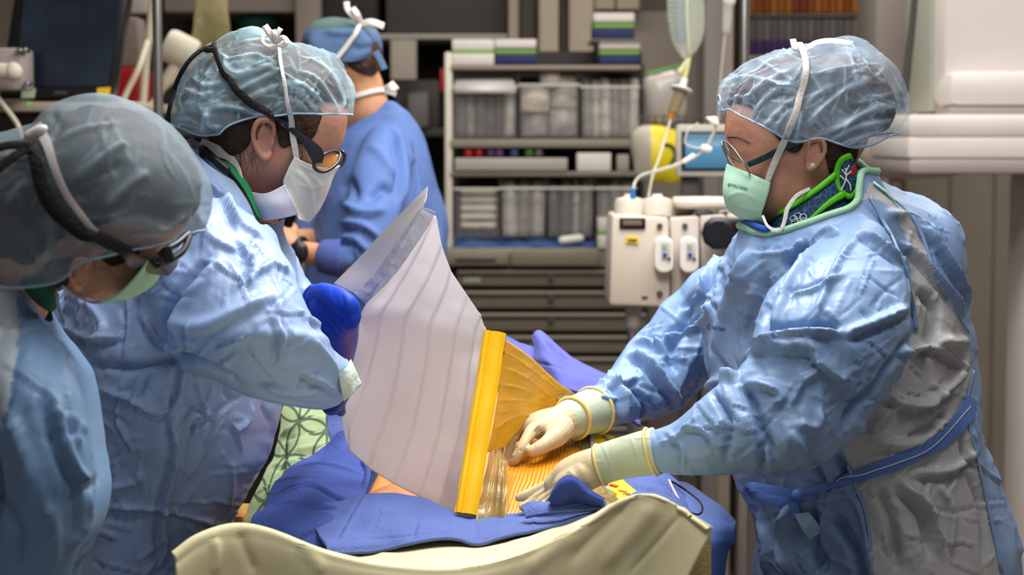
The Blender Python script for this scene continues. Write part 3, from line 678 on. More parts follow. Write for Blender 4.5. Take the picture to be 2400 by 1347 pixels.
hobj('yellow_sticker', slabq([(1467, 554), (1497, 556), (1496, 571), (1467, 569)], YQ-.003, .003, 0), M_yel, pu)
hobj('sticker_print', bpx(1472, 561, 1492, 565, YQ-.0045, .001, 0), M_dark, pu); hobj('model_mark', bpx(1504, 694, 1518, 700, YQ-.002, .002, 0), M_darkg, pu)
for u in (1475, 1540):
    k_ = hobj('top_knob', lathe([(0, 0), (.030, 0), (.031, .022), (.028, .032), (.012, .036), (.010, .042), (0, .042)], P(u, 503, YQ+.08), (0, 0, 1), 28), M_offw, pu)
hobj('round_tray', lathe([(0, 0), (.060, .0), (.066, .006), (.066, .014), (.05, .022), (.04, .018), (0, .018)], P(1650, 487, YQ+.10), (0, 0, 1), 32), M_offw, pu); hobj('tray_post', lathe([(0, 0), (.02, 0), (.02, .03), (0, .03)], P(1650, 506, YQ+.10), (0, 0, 1), 16), M_steel, pu)
hobj('carry_block', bpx(1578, 462, 1628, 503, YQ+.12, .06, .006), M_pump, pu)
for k, u in enumerate((1554, 1613)):
    h = hobj('handset', remesh([inflate([(u-20, 570), (u-12, 557), (u, 554), (u+14, 557), (u+22, 568), (u+22, 625), (u+16, 635), (u-12, 636), (u-21, 622)], YQ-.005, .02, 3, floor=.4)], .002, 2), M_white, pu)
    hobj('keypad', bpx(u-4, 566, u+17, 608, YQ-.027, .003, .001), mat('keypad_grey', (190, 192, 188), .5), h); hobj('blue_button', lathe([(0, 0), (.0042, 0), (.0042, .003), (0, .003)], P(u+4, 597, YQ-.027), (0, -1, 0), 16), mat('button_blue', (30, 66, 160), .4), h); hobj('dark_key', bpx(u+11, 604, u+18, 609, YQ-.029, .003, 0), M_dark, h)
    for j in range(4): hobj('small_key', bpx(u-1+(j % 2)*6, 574+(j//2)*8, u+2+(j % 2)*6, 577+(j//2)*8, YQ-.0285, .002, 0), M_darkg, h)
    for v in (530, 688): hobj('socket', lathe([(0, 0), (.006, 0), (.006, .004), (0, .004)], P(u-8, v, YQ+(.018 if u > 1570 else -.002)), (0, -1, 0), 16), M_darkg, pu)
kb = hobj('clamp_knob', lathe([(0, 0), (.030, 0), (.033, .008), (.033, .03), (.026, .036), (0, .036)], P(1680, 545, YQ+.0), (0, -1, 0), 10), mat('plastic_black', (16, 16, 20), .38, spec=.5), pu); hobj('clamp_bar', bpx(1680, 512, 1760, 545, YQ-.0, .04, .006), MATS['plastic_black'], pu)
hobj('stand_tube', lathe([(0, 0), (.012, 0), (.012, P(1484, 719, YQ)[2]-.05), (0, P(1484, 719, YQ)[2]-.05)], P(1484, 719, YQ+.08)*[1, 1, 0]+np.array([0, 0, .05]), (0, 0, 1), 18), MATS['steel'], pu); hobj('stand_base', lathe([(0, 0), (.2, 0), (.2, .02), (.03, .07), (0, .07)], P(1484, 719, YQ+.08)*[1, 1, 0], (0, 0, 1), 28), M_darkg, pu)
hobj('stand_socket', tpx([(1484, 716, YQ+.05, 20), (1484, 760, YQ+.05, 18)], 16), mat('socket_grey', (160, 156, 150), .4), pu)
# drip bag and line
ivs = thing('drip_stand', 'steel drip pole behind the cap of the nurse at the right', 'stand', tuple(P(1745, 400, 4.3)*[1, 1, 0])); xq = P(1745, 60, 4.3)[0]
hobj('pole', tube(np.array([(xq, 4.3, .08), (xq, 4.3, 2.25)]), .0105, 16), MATS['steel'], ivs); hobj('base', lathe([(0, 0), (.25, 0), (.25, .02), (.05, .06), (.02, .09), (0, .09)], (xq, 4.3, 0), (0, 0, 1), 28), M_darkg, ivs)
hk = P(1606, -95, 4.25); hobj('hook', tube(cr([(xq, 4.3, 2.2), (xq-.05, 4.28, 2.24), (hk[0]+.01, 4.25, 2.16), (hk[0], 4.25, hk[2]), (hk[0]-.015, 4.25, hk[2]+.02)], 24), .004, 8), MATS['steel'], ivs)
bg = thing('drip_bag', 'clear drip bag hanging at top centre right with tubing and drip chamber', 'drip bag', tuple(P(1606, 140, 4.25)))
bm_ = remesh([inflate([(1570, -90), (1640, -90), (1650, 0), (1652, 50), (1646, 95), (1628, 126), (1612, 140), (1596, 134), (1576, 100), (1566, 55), (1563, 0)], 4.25, .022, 5)], .0035, 3)
M_bag = NT('drip_bag_fluid'); M_bag.b.inputs['Base Color'].default_value = lin((206, 212, 196)); M_bag.b.inputs['Roughness'].default_value = .12; M_bag.b.inputs['Alpha'].default_value = .34; M_bag.b.inputs['Specular IOR Level'].default_value = .7
M_bag = M_bag.m
bag = obj('bag', bm_, M_bag, bg); tB_ = bvh(*bm_)
obj('seam', tpx([(1618, -60, 4.225, 3), (1610, 20, 4.224, 3), (1614, 110, 4.235, 3), (1614, 138, 4.25, 4)], 8), mat('seam_pale', (222, 228, 200), .3, alpha=.7), bag)
for k in range(9):
    v = -20+k*12; obj('graduation', rope_on(tB_, [(1570, v), (1576, v+1), (1580, v+1)], .8, .001), mat('graduation_print', (110, 130, 130), .6), bag)
obj('fluid_label', strap_on(tB_, [(1592, -30, 18), (1592, 30, 22), (1595, 70, 26), (1597, 98, 22)], 22, .0012, .0006), mat('label_blue_grey', (156, 170, 172), .5, alpha=.4), bag)
obj('port', tpx([(1614, 138, 4.25, 6), (1609, 165, 4.25, 6), (1602, 190, 4.25, 6)], 10), mat('port_yellow', (206, 204, 150), .35), bg); obj('port', tpx([(1612, 140, 4.25, 6), (1602, 156, 4.25, 6), (1594, 168, 4.25, 7)], 10), MATS['port_yellow'], bg)
dax = P(1574, 275, 4.25)-P(1602, 190, 4.25)
obj('flange', lathe([(0, 0), (.024, 0), (.024, .004), (0, .004)], P(1598, 208, 4.25), tuple(dax+np.array([.0, -.02, 0])), 28), M_white, bg); obj('spike', tpx([(1604, 188, 4.25, 8), (1599, 206, 4.25, 9)], 12), M_white, bg)
obj('drip_chamber', tpx([(1596, 214, 4.25, 15), (1586, 240, 4.25, 14), (1577, 264, 4.25, 12)], 16, round_cap=False), mat('chamber_amber', (150, 132, 96), .15, spec=.6, alpha=.6), bg); obj('chamber_ring', tpx([(1577, 264, 4.25, 10), (1573, 275, 4.25, 7)], 14), mat('ring_orange', (200, 140, 50), .4), bg)
ln = thing('drip_line', 'thin clear drip tubing running from the drip bag to the pump', 'tube', tuple(P(1520, 460, 4.1)))
obj('tube', tpx([(1573, 276, 4.25, 3.5), (1560, 320, 4.22, 3.5), (1545, 370, 4.15, 3.5), (1530, 410, 4.1, 3.5), (1520, 460, 3.98, 3.5)], 8, 50), M_clear, ln); obj('tube', tpx([(1483, 460, 3.92, 4), (1488, 428, 3.95, 4), (1505, 410, 4.0, 4), (1540, 400, 4.0, 4), (1580, 388, 4.0, 4.5), (1606, 376, 4.0, 4.5)], 8, 50), M_clear, ln); obj('tube', tpx([(1620, 372, 4.0, 3), (1640, 360, 4.0, 3), (1655, 345, 4.0, 3.5), (1668, 320, 4.0, 3.5), (1677, 300, 4.0, 3.5), (1672, 280, 4.0, 3.5)], 8, 40), M_clear, ln); obj('tube', tpx([(1635, 290, 4.0, 3), (1612, 308, 4.0, 3), (1606, 335, 4.0, 3), (1625, 345, 4.0, 3), (1652, 348, 4.0, 3)], 8, 40), M_clear, ln)
obj('connector', tpx([(1604, 378, 3.99, 6), (1616, 371, 3.99, 6), (1624, 366, 3.99, 7)], 12), M_white, ln); obj('connector', tpx([(1650, 347, 3.99, 9), (1662, 350, 3.99, 8)], 12), M_white, ln); obj('blue_luer', tpx([(1483, 462, 3.91, 7), (1484, 445, 3.91, 5)], 12), mat('luer_blue', (40, 110, 190), .4), ln); obj('clamp', remesh([slabq([(1652, 274), (1682, 272), (1688, 296), (1668, 292)], 3.99, .02, .003)], .002, 1), M_white, ln)
d2 = thing('drip_line', 'second drip chamber hanging at the top beside the steel pole', 'tube', tuple(P(1700, 110, 4.4))); obj('drip_chamber', tpx([(1708, -40, 4.4, 13), (1706, 20, 4.4, 12), (1702, 70, 4.4, 10), (1700, 78, 4.4, 6)], 16), M_clear, d2); obj('chamber_cap', tpx([(1709, -4, 4.4, 15), (1709, 3, 4.4, 15)], 16), M_white, d2); obj('tube', tpx([(1700, 78, 4.4, 3.5), (1694, 130, 4.4, 3.5), (1688, 200, 4.4, 3.5), (1684, 280, 4.4, 3.5)], 8), M_clear, d2)
sc_ = thing('touch_screen', 'small white framed screen glowing blue behind the nurse at the right', 'screen', tuple(P(1650, 415, 4.6)))
hobj('frame', bpx(1586, 292, 1740, 414, 4.6, .04, .006), M_offw, sc_); hobj('screen', bpx(1597, 308, 1730, 400, 4.597, .004, 0), mat('screen_black', (16, 22, 36), .3), sc_)
def blue_screen():
    s = NT('blue_display'); z = s.add('ShaderNodeSeparateXYZ', {0: s.co}).outputs[2]; z0 = P(1650, 395, 4.6)[2]; z1 = P(1650, 312, 4.6)[2]
    r = s.add('ShaderNodeValToRGB', {0: s.add('ShaderNodeMapRange', {0: z, 1: z0, 2: z1}).outputs[0]}); e = r.color_ramp.elements
    e[0].position = 0; e[0].color = lin((56, 112, 150)); e[1].position = 1; e[1].color = lin((120, 176, 214))
    for p, c in ((.45, (84, 148, 184)), (.62, (96, 156, 190)), (.66, (140, 190, 218)), (.9, (100, 132, 156))): q = e.new(p); q.color = lin(c)
    s.b.inputs['Base Color'].default_value = (0, 0, 0, 1); s.put(s.b, 'Emission Color', r.outputs[0]); s.b.inputs['Emission Strength'].default_value = .8; return s.m
hobj('display', bpx(1606, 314, 1726, 394, 4.595, .003, 0), blue_screen(), sc_); hobj('stand_arm', box(P(1620, 415, 4.6)[0]-.02, P(1620, 415, 4.6)[0]+.02, 4.62, 4.66, 0.02, P(1660, 412, 4.6)[2], .004), M_darkg, sc_); hobj('stand_foot', box(P(1620, 415, 4.6)[0]-.12, P(1620, 415, 4.6)[0]+.12, 4.58, 4.8, 0, .03, .01), M_darkg, sc_)
yb = inflate([(1492, 305), (1590, 302), (1594, 400), (1588, 425), (1560, 432), (1500, 428), (1490, 380)], 4.95, .05, 5); yb = remesh([yb], .006, 2); yb = (yb[0]+vnormals(*yb)*(crumple(yb[0], 7, 2)*.006)[:, None], yb[1])
ybo = obj('waste_bag', yb, [mat('bag_yellow', (226, 204, 22), .35, spec=.5), mat('bag_grey_side', (176, 168, 152), .5)]); cu, cv = proj(yb[0][yb[1]].mean(1)); ybo.data.polygons.foreach_set('material_index', (cu < 1527).astype(np.int32)); tag(ybo, 'yellow waste bag with grey side hanging behind the drip tubing', 'bag')
obj('dark_print', rope_on(bvh(*yb), [(1560, 340), (1575, 345), (1582, 365), (1572, 385)], 5, .001, flat=((0, 1, 0), .3)), M_dark, ybo)
gb = remesh([inflate([(1512, 178), (1560, 160), (1604, 152), (1610, 200), (1606, 285), (1530, 292), (1516, 240)], 5.0, .05, 5)], .006, 2); gb = (gb[0]+vnormals(*gb)*(crumple(gb[0], 8, 6)*.006)[:, None], gb[1])
gbo = obj('clear_bag', gb, mat('bag_clear_grey', (190, 182, 174), .25, spec=.6, alpha=.85)); tag(gbo, 'grey clear bag with green zip strip behind the drip chamber', 'bag'); obj('zip_strip', strap_on(bvh(*gb), [(1514, 178, 10), (1560, 164, 10), (1604, 153, 10)], 10, .003, .003, 4.95), mat('zip_green', (70, 130, 56), .5), gbo)
bk = thing('wire_basket', 'wire basket shelf behind the drip chamber', 'basket', tuple(P(1570, 300, 5.05)))
for k in range(12): obj('wire', tube(np.array([P(1500+k*18, 272, 4.94), P(1500+k*18, 300, 4.94)]), .002, 6), M_darkg, bk)
for v in (272, 286, 300): obj('wire', tube(np.array([P(1498, v, 4.94), P(1700, v, 4.94)]), .002, 6), M_darkg, bk)
hobj('shelf', bpx(1498, 298, 1700, 303, 4.94, .2, .001), M_taupe, bk); hobj('post', box(P(1690, 300, 5.1)[0], P(1690, 300, 5.1)[0]+.03, 5.1, 5.13, 0, 1.9), M_taupe, bk)
# ---------------------------------------------------------------- folder rack at top right
fr = thing('folder_rack', 'grey wall rack holding orange and purple folders', 'rack', tuple(P(1900, 400, 6.6)*[1, 1, 0])); hobj('back', bpx(1740, -240, 2060, 150, 6.85, .03), M_darkg, fr); hobj('side', bpx(2050, -240, 2120, 1640, 6.5, .4), mat('rack_grey', (156, 146, 140), .6), fr); hobj('side', bpx(1728, -240, 1744, 1640, 6.5, .4), M_taupe, fr); hobj('shelf', bpx(1744, 33, 2050, 38, 6.5, .36), M_taupe, fr); hobj('shelf', bpx(1744, 130, 2050, 140, 6.5, .36), M_lgrey, fr)
hobj('lower_panel', bpx(1744, 142, 2050, 1640, 6.6, .3), M_taupe, fr)
for k in range(17):
    u0 = 1756+k*17.2; c = [(168, 96, 40), (150, 80, 34), (178, 112, 46), (140, 62, 44)][[0, 1, 1, 2, 0, 2, 3, 3, 1, 2, 0, 0, 2, 1, 2, 2, 0][k]]
    tag(hobj('file_folder', bpx(u0, -120, u0+15.6, 32-rsb.uniform(0, 3), 6.52, .26, .002), mat('folder_orange_%d%d' % (c[0], c[1]), c, .7)), nth(k, 17)+' orange folder standing in the upper row of the grey rack', 'folder', 'orange folders in the rack')
for k in range(17):
    u0 = 1756+k*17.2
    f_ = thing('file_folder', nth(k, 17)+' grey folder with purple foot in lower row of grey rack', 'folder', tuple(P(u0, 128, 6.6)), 'grey and purple folders in the rack')
    hobj('spine', bpx(u0, 42, u0+15.4, 95, 6.52, .26, .002), mat('folder_grey%d' % (k % 3), (104+k % 3*8, 98+k % 3*8, 98+k % 3*8), .7), f_); hobj('purple_band', bpx(u0, 95, u0+15.4, 129, 6.518, .262, .002), mat('folder_purple%d' % (k % 2), (70+k % 2*8, 44, 96+k % 2*10), .7), f_)
# ---------------------------------------------------------------- white imaging machine at the right
YX = 4.7
xm = thing('imaging_machine', 'white medical imaging machine with rounded housing at the right edge', 'machine', tuple(P(2330, 400, YX)))
M_mach = mat('machine_white', (222, 214, 208), .4, var=(2, .02)); M_machg = mat('machine_grey', (164, 154, 150), .4)
hobj('column', bpx(2205, -330, 2560, 262, YX+.02, .4, .04), M_mach, xm); hobj('column_edge', bpx(2178, -330, 2212, 262, YX+.10, .3, .02), mat('machine_side_shade', (176, 176, 160), .5), xm)  # narrow column side has its greenish shade put into the colour
hobj('housing', bpx(2224, 166, 2620, 252, YX-.06, .4, .05), M_mach, xm); hobj('housing_seal', bpx(2226, 250, 2620, 272, YX-.05, .38, .004), M_machg, xm)
hobj('arm_top', bpx(2128, 268, 2700, 322, YX-.10, .5, .025), M_mach, xm); hobj('arm_middle', bpx(2128, 321, 2700, 371, YX-.10, .5, .006), M_mach, xm); hobj('arm_base', bpx(2130, 370, 2700, 408, YX-.10, .5, .02), M_machg, xm)
hobj('support', box(P(2450, 400, YX)[0], P(2700, 400, YX)[0], YX+.1, YX+.35, 0, P(2450, 405, YX)[2], .02), M_mach, xm)
hobj('rear_box', bpx(2050, -330, 2182, 236, YX+.7, .3, .01), mat('machine_taupe', (150, 140, 132), .5), xm); hobj('rear_tube', tpx([(2080, 330, YX+.8, 90), (2130, 330, YX+.8, 90), (2230, 330, YX+.8, 85)], 26), mat('machine_cream', (196, 186, 170), .5), xm); hobj('small_catch', remesh([tpx([(2150, 45, YX+.66, 8), (2165, 52, YX+.66, 9), (2178, 52, YX+.66, 8)], 12)], .004, 1), M_lgrey, xm)
hobj('floor_column', tpx([(2100, 410, YX+.8, 18), (2100, 900, YX+.8, 18), (2100, 1500, YX+.8, 18)], 16), M_taupe, xm)
tag(obj('hanging_rod', tpx([(2148, -60, 4.5, 8), (2140, 40, 4.5, 8), (2130, 130, 4.5, 9), (2122, 200, 4.5, 10), (2116, 215, 4.5, 14)], 12), mat('rod_dark', (62, 62, 58), .5)), 'dark rod hanging beside the white imaging machine', 'rod')
# ---------------------------------------------------------------- shared materials
M_skin = mat('skin_fair', (196, 142, 118), .5, spec=.35, var=(22, .10), bumps=(('n', 130, .25, .002),))
M_skin2 = mat('skin_warm', (205, 150, 112), .5, spec=.35, var=(20, .10), bumps=(('n', 120, .2, .002),))
M_skin3 = mat('skin_stubble', (208, 152, 124), .55, spec=.3, var=(90, .22), bumps=(('n', 200, .3, .002),))
M_hair = mat('hair_dark_brown', (66, 48, 38), .75, spec=.15, var=(60, .4), bumps=(('n', 220, .6, .003),))
M_hair2 = mat('hair_brown', (70, 46, 34), .5, var=(60, .4), bumps=(('n', 220, .6, .003),))
M_gownA = gown_mat('gown_blue', (126, 156, 198), .10)
M_gownA2 = gown_mat('gown_grey_panel', (178, 180, 184), .18, cre=(8, 26))
M_gownB = gown_mat('gown_pale_blue', (142, 166, 208), .10, cre=(7, 17))
M_gownC = gown_mat('gown_blue_green', (112, 146, 186), .10, cre=(6, 15), st=(.25, .15))
M_gownC2 = gown_mat('gown_back_panel_grey', (165, 178, 190), .15, cre=(6, 15), st=(.25, .15))
M_scrubD = mat('jacket_blue', (88, 116, 176), .75, var=(5, .08), bumps=(('n', 14, .35, .02), ('n', 300, .15, .002)))
M_cuffD = mat('jacket_cuff_blue', (74, 90, 158), .8, bumps=(('n', 200, .3, .003),))
M_capA = film_mat('bouffant_pale_blue', (176, 200, 222), (.13, .98), wscale=11)
M_capB = film_mat('bouffant_sky_blue', (178, 208, 222), (.14, .98), wscale=11)
M_capC = film_mat('bouffant_grey_blue', (150, 172, 186), (.34, .85), wscale=7)
M_hem = mat('elastic_hem', (150, 180, 204), .7, bumps=(('n', 120, .4, .003),))
M_capD = mat('cloth_cap_blue', (88, 118, 158), .75, bumps=(('n', 30, .3, .01),))
M_mask = mat('mask_white', (216, 220, 214), .7, bumps=(('n', 60, .15, .004), ('n', 400, .15, .001)))
M_maskg = mat('mask_pale_green', (178, 222, 196), .7, bumps=(('n', 60, .15, .004), ('n', 400, .15, .001)))
M_tie = mat('tie_white', (218, 214, 208), .7, bumps=(('n', 300, .3, .002),))
M_print = mat('print_navy', (40, 62, 110), .7)
M_printd = mat('print_dark', (24, 30, 60), .7)
M_black = mat('plastic_black', (16, 16, 20), .38, spec=.5)
M_strap = mat('strap_black', (20, 19, 20), .8, bumps=(('n', 250, .4, .003),))
M_frameB = mat('frame_dark_grey', (34, 36, 46), .3, spec=.6)
M_steel = mat('steel', (170, 168, 165), .28, metal=1, var=(6, .08))
M_teal = mat('frame_teal_pattern', (30, 56, 62), .35, var=(160, .6))
M_lens = mat('spectacle_lens', (235, 225, 215), .03, spec=.7, alpha=.10)
M_lensRefl = mat('spectacle_lens_reflection', (228, 150, 60), .05, spec=.8, alpha=.45)  # orange reflection on the lenses put into their colour
M_green = mat('binding_green', (158, 208, 176), .7, bumps=(('n', 200, .3, .002),))
M_scrubG = mat('scrub_green', (36, 140, 92), .8, bumps=(('n', 200, .3, .002),))
M_scrubG2 = mat('scrub_dark_green', (24, 84, 62), .8)
M_scrubB = mat('scrub_royal_blue', (40, 84, 176), .8)
M_lime = mat('collar_lime', (92, 200, 28), .6, bumps=(('n', 200, .3, .002),))
M_glove = mat('latex_cream', (206, 188, 150), .48, spec=.4, var=(30, .06), bumps=(('n', 90, .25, .002),))
M_gloveb = mat('glove_pale_green', (182, 192, 166), .42, spec=.45, var=(25, .08), bumps=(('c', 30, .4, .003), ('n', 60, .3, .003)))
M_glovering = mat('glove_ring_yellow', (226, 204, 130), .5)
M_nitrile = mat('nitrile_blue', (22, 66, 190), .5, spec=.25, bumps=(('n', 40, .4, .004), ('c', 40, .2, .002)))
M_pearl = mat('pearl', (238, 228, 210), .12, spec=.7, coat=.5)
M_red = mat('red_paint', (178, 22, 36), .45)
M_whiteline = mat('white_thread', (225, 230, 235), .7)
M_eye = mat('eye_white', (225, 220, 215), .2)
M_shoe = mat('clog_dark', (40, 42, 48), .5)
M_trouser = mat('scrub_trouser', (60, 90, 150), .8)
def collar_mat():
    s = NT('collar_navy_pattern'); b = s.b
    vo = s.add('ShaderNodeTexVoronoi', {'Vector': s.co, 'Scale': 120.0}, feature='DISTANCE_TO_EDGE')
    f = s.ramp(vo.outputs['Distance'], .03, .08)
    s.put(b, 'Base Color', s.mix(f, lin((58, 110, 140)), lin((22, 62, 100)))); b.inputs['Roughness'].default_value = .6
    return s.m
M_collar = collar_mat()

def ear(u, v, Y, h_px, back, rot=0, out=.010):
    """ear on the near side of a head; back=+1 when the back of the head is to the right"""
    S = h_px*Y/FPX; cr_, sr = math.cos(rot), math.sin(rot); c = P(u, v, Y)
    def L(x, y, o):
        x2, y2 = x*cr_-y*sr, x*sr+y*cr_
        return c+np.array([back*x2*S, -o, y2*S])
    def tb(pts, n=10):
        A = cr(pts, 5*len(pts)); return tube([L(a[0], a[1], a[2]) for a in A], A[:, 3]*S, n)
    parts = [tb([(-.12, .02, out*.5, .05), (-.2, .2, out*.8, .055), (-.16, .4, out, .06), (.02, .48, out*1.2, .065), (.2, .4, out*1.5, .07), (.27, .15, out*1.6, .065), (.22, -.1, out*1.4, .06), (.08, -.33, out*1.0, .075), (-.06, -.43, out*.9, .095), (-.14, -.33, out*.6, .085)]),
             tb([(.05, .33, out*.9, .05), (.13, .1, out*1.0, .06), (.06, -.15, out*.9, .055), (-.04, -.25, out*.7, .05)]),
             tb([(-.17, .1, out*.4, .06), (-.17, -.05, out*.7, .06), (-.14, -.2, out*.4, .06)])]
    e = ellipsoid(L(.04, -.02, out*.25), (.27*S, out*.75, .46*S), 20, 12, Matrix.Rotation(-rot*back, 3, 'Y').to_quaternion())
    return remesh(parts+[e], .0016, 3)
def cut(V, F, keep, want=False):
    """drop the faces whose centre fails keep(u, v) in the upright plane through the figure"""
    F = np.asarray(F); k = keep(V[F].mean(1)); F = F[k]
    used = np.unique(F); mp = -np.ones(len(V), int); mp[used] = np.arange(len(used)); return (V[used], mp[F], used) if want else (V[used], mp[F])
def opx(V, Y0):
    """pixel of a point, the far half mirrored onto the near half"""
    W = V.copy(); W[:, 1] = np.minimum(W[:, 1], 2*Y0-W[:, 1]); return proj(W)
def finish_cloth(V, F, strokes, crum=((7, .005), (15, .0025)), noise=((5, .010), (12, .004)), amp=1.7, want=False):
    N = vnormals(V, F)
    d = np.zeros(len(V))
    for sc, am in noise: d += pnoise(V*sc+3)*am
    for k, (sc, am) in enumerate(crum): d += (crumple(V, sc, 5+k*7)-.5)*am
    V = V+N*d[:, None]
    return folds(V, F, [(s[0], s[1], s[2]*amp)+tuple(s[3:]) for s in strokes], want=want)
def grow(poly, top, d=45):
    """push the crown of a cap outline outwards so that only its lower edge trims the cap"""
    k = np.array(poly, float); c = k.mean(0)
    for i in range(*top): k[i] += nrm(k[i]-c)*d
    return cr(k, len(k)*5, True)
def cap_build(poly_ext, poly_keep, Y0, T, strokes, fl=.85, voxel=.0026, top=(0, 0), crum=((12, .004), (24, .002)), noise=((9, .008), (22, .005)), mid=None, pleat=None):
    V, F = remesh([inflate(poly_ext, Y0, T, 7, mid=mid, floor=fl)], voxel, 3)
    V, I = finish_cloth(V, F, strokes, crum, noise, amp=1.25, want=True)
    kp = grow(poly_keep, top)
    V, F, used = cut(V, F, lambda c: inside(kp, *opx(c, Y0)), True)
    return relax_border(V, F), F, I[used]
def hem_of(V, F, r, every=2):
    """rope along every open border of a cut sheet"""
    E = edges_of(F); key = E.min(1).astype(np.int64)*len(V)+E.max(1); _, inv, cnt = np.unique(key, return_inverse=True, return_counts=True)
    B = E[cnt[inv.ravel()] == 1]; nxt = {}
    for a, b in B: nxt.setdefault(int(a), []).append(int(b))
    loops = []; seen = set()
    for s in list(nxt):
        if s in seen: continue
        L = [s]; seen.add(s); c = s
        while True:
            n = [q for q in nxt.get(c, []) if q not in seen]
            if not n: break
            c = n[0]; seen.add(c); L.append(c)
        if len(L) > 25: loops.append(L)
    out = []
    for L in loops:
        C = V[L].copy()
        for _ in range(6): C = .5*C+.25*(np.roll(C, 1, 0)+np.roll(C, -1, 0))
        C = np.vstack([C[::every], C[:1]])
        out.append(tube(C, r, 6, cap=False))
    return merge(out) if out else None
def relax_border(V, F, it=6):
    E = edges_of(F); key = E.min(1).astype(np.int64)*len(V)+E.max(1); _, inv, cnt = np.unique(key, return_inverse=True, return_counts=True)
    B = E[cnt[inv.ravel()] == 1]; n = len(V); V = V.copy()
    a = np.concatenate([B[:, 0], B[:, 1]]); b = np.concatenate([B[:, 1], B[:, 0]]); dg = np.bincount(a, minlength=n); k = dg > 0
    for _ in range(it):
        S = np.stack([np.bincount(a, weights=V[b, c], minlength=n) for c in range(3)], 1)
        V[k] = .5*V[k]+.5*S[k]/dg[k][:, None]
    return V
def hair_patch(V, F, polys, Y0, off=.0022):
    """short hair growing on the head surface inside pixel outlines, both sides of the head"""
    out = []
    N = smooth(vnormals(V, F), F, 2); N = nrm(N)
    for poly in polys:
        kp = cr(poly, len(poly)*5, True)
        V2, F2, used = cut(V, F, lambda c: inside(kp, *opx(c, Y0)) & (c[:, 2] > 1.2), True)
        V2 = relax_border(V2, F2, 8); n = N[used]; o = off*(1+.5*pnoise(V2*np.array([90, 90, 200])))
        A_ = V2+n*o[:, None]; B_ = V2-n*.002; k = len(V2)
        E = edges_of(F2); key = E.min(1).astype(np.int64)*k+E.max(1); _, inv, cnt = np.unique(key, return_inverse=True, return_counts=True); Bd = E[cnt[inv.ravel()] == 1]
        out.append((np.vstack([A_, B_]), np.vstack([F2, F2[:, ::-1]+k, np.stack([Bd[:, 1], Bd[:, 0], Bd[:, 0]+k, Bd[:, 1]+k], 1)])))
    return out
def legs_and_shoes(person, x, y, z_hip, dx, body_parts, facing=1):
    for s in (-1, 1):
        body_parts.append(tube(cr([(x, y+.03+s*.06, z_hip), (x+dx*.3, y+.02+s*.085, .5), (x+dx*.3, y+s*.10, .12), (x+dx*.3, y+s*.10, .07)], 14), np.linspace(.062, .045, 14), 14))
        sh = remesh([tube(cr([(x+dx*.3-facing*.06, y+s*.1, .045), (x+dx*.3+facing*.05, y+s*.1, .05), (x+dx*.3+facing*.16, y+s*.105, .035)], 10), np.array([.04, .045, .046, .047, .047, .046, .045, .042, .038, .03]), 14, flat=((0, 0, 1), .9))], .006, 3)
        sh[0][:, 2] -= sh[0][:, 2].min()
        obj('shoe', sh, M_shoe, person)
def simple_legs_gap(): pass

# ================================================================ nurse on the right, facing left
A = thing('person', 'nurse in blue gown, lime-trimmed neck collar and cream gloves pressing on the yellow film', 'person', (0.48, 2.68, 0))
YA = 2.64
headA = [(1706, 262), (1701, 300), (1703, 335), (1713, 360), (1716, 382), (1708, 408), (1704, 432), (1713, 448), (1724, 456), (1722, 478), (1732, 505), (1755, 522), (1790, 524), (1815, 545), (1830, 600), (2000, 590), (2000, 480), (1995, 400), (2025, 340), (2050, 270), (2035, 200), (1980, 150), (1900, 128), (1820, 142), (1750, 187), (1715, 230)]
pa = [inflate(headA, YA, .080, 6, floor=.9)]
pa.append(tpx([(1915, 420, YA, 92), (1920, 520, YA, 95), (1940, 600, YA+.02, 110), (1970, 760, YA+.03, 150), (2000, 1000, YA+.03, 160), (2040, 1350, YA+.03, 150)], 20))
pa.append(tube(cr([P(1960, 640, YA-.1), P(1960, 800, 2.44), P(1880, 940, 2.37), P(1700, 1020, 2.35), P(1540, 1060, 2.385), P(1440, 1078, 2.40)], 26), np.linspace(.055, .014, 26), 14))
pa.append(tube(cr([P(1860, 640, YA+.1), P(1700, 730, 2.85), P(1610, 830, 2.85), P(1500, 905, 2.80), P(1390, 965, 2.70), P(1330, 985, 2.64)], 26), np.linspace(.052, .014, 26), 14))
legs_and_shoes(A, .48, 2.68, .9, .02, pa, -1)
Vb, Fb = remesh(pa, .0058, 3)
treeA = bvh(Vb, Fb)
Vb = folds(Vb, Fb, [([(1712, 372), (1740, 378), (1765, 384)], 9, 3, 'v'), ([(1706, 345), (1735, 352), (1765, 360)], 7, 3, 'r')])
ea = ear(1906, 362, cast(treeA, 1906, 362)[0][1]-.002, 80, 1, -.12)
bodyA = obj('body', merge([(Vb, Fb), ea]), M_skin, A)
treeA = bvh(Vb, Fb)
obj('earring', ellipsoid(P(1905, 388, cast(treeA, 1905, 388)[0][1]-.012), (.0038,)*3, 16, 10), M_pearl, A)
hairA = [(1778, 290), (1722, 258), (1704, 232), (1740, 192), (1800, 150), (1880, 126), (1980, 132), (2052, 170), (2092, 235), (2078, 295), (2045, 318), (2005, 330), (1992, 368), (1968, 402), (1940, 385), (1928, 345), (1890, 318), (1868, 338), (1848, 352), (1830, 338), (1805, 322)]
Vh, Fh = remesh([inflate(hairA, YA, .099, 6, floor=.8)], .0045, 3)
Vh = Vh+vnormals(Vh, Fh)*(pnoise(Vh*np.array([60, 60, 140]))*.002)[:, None]
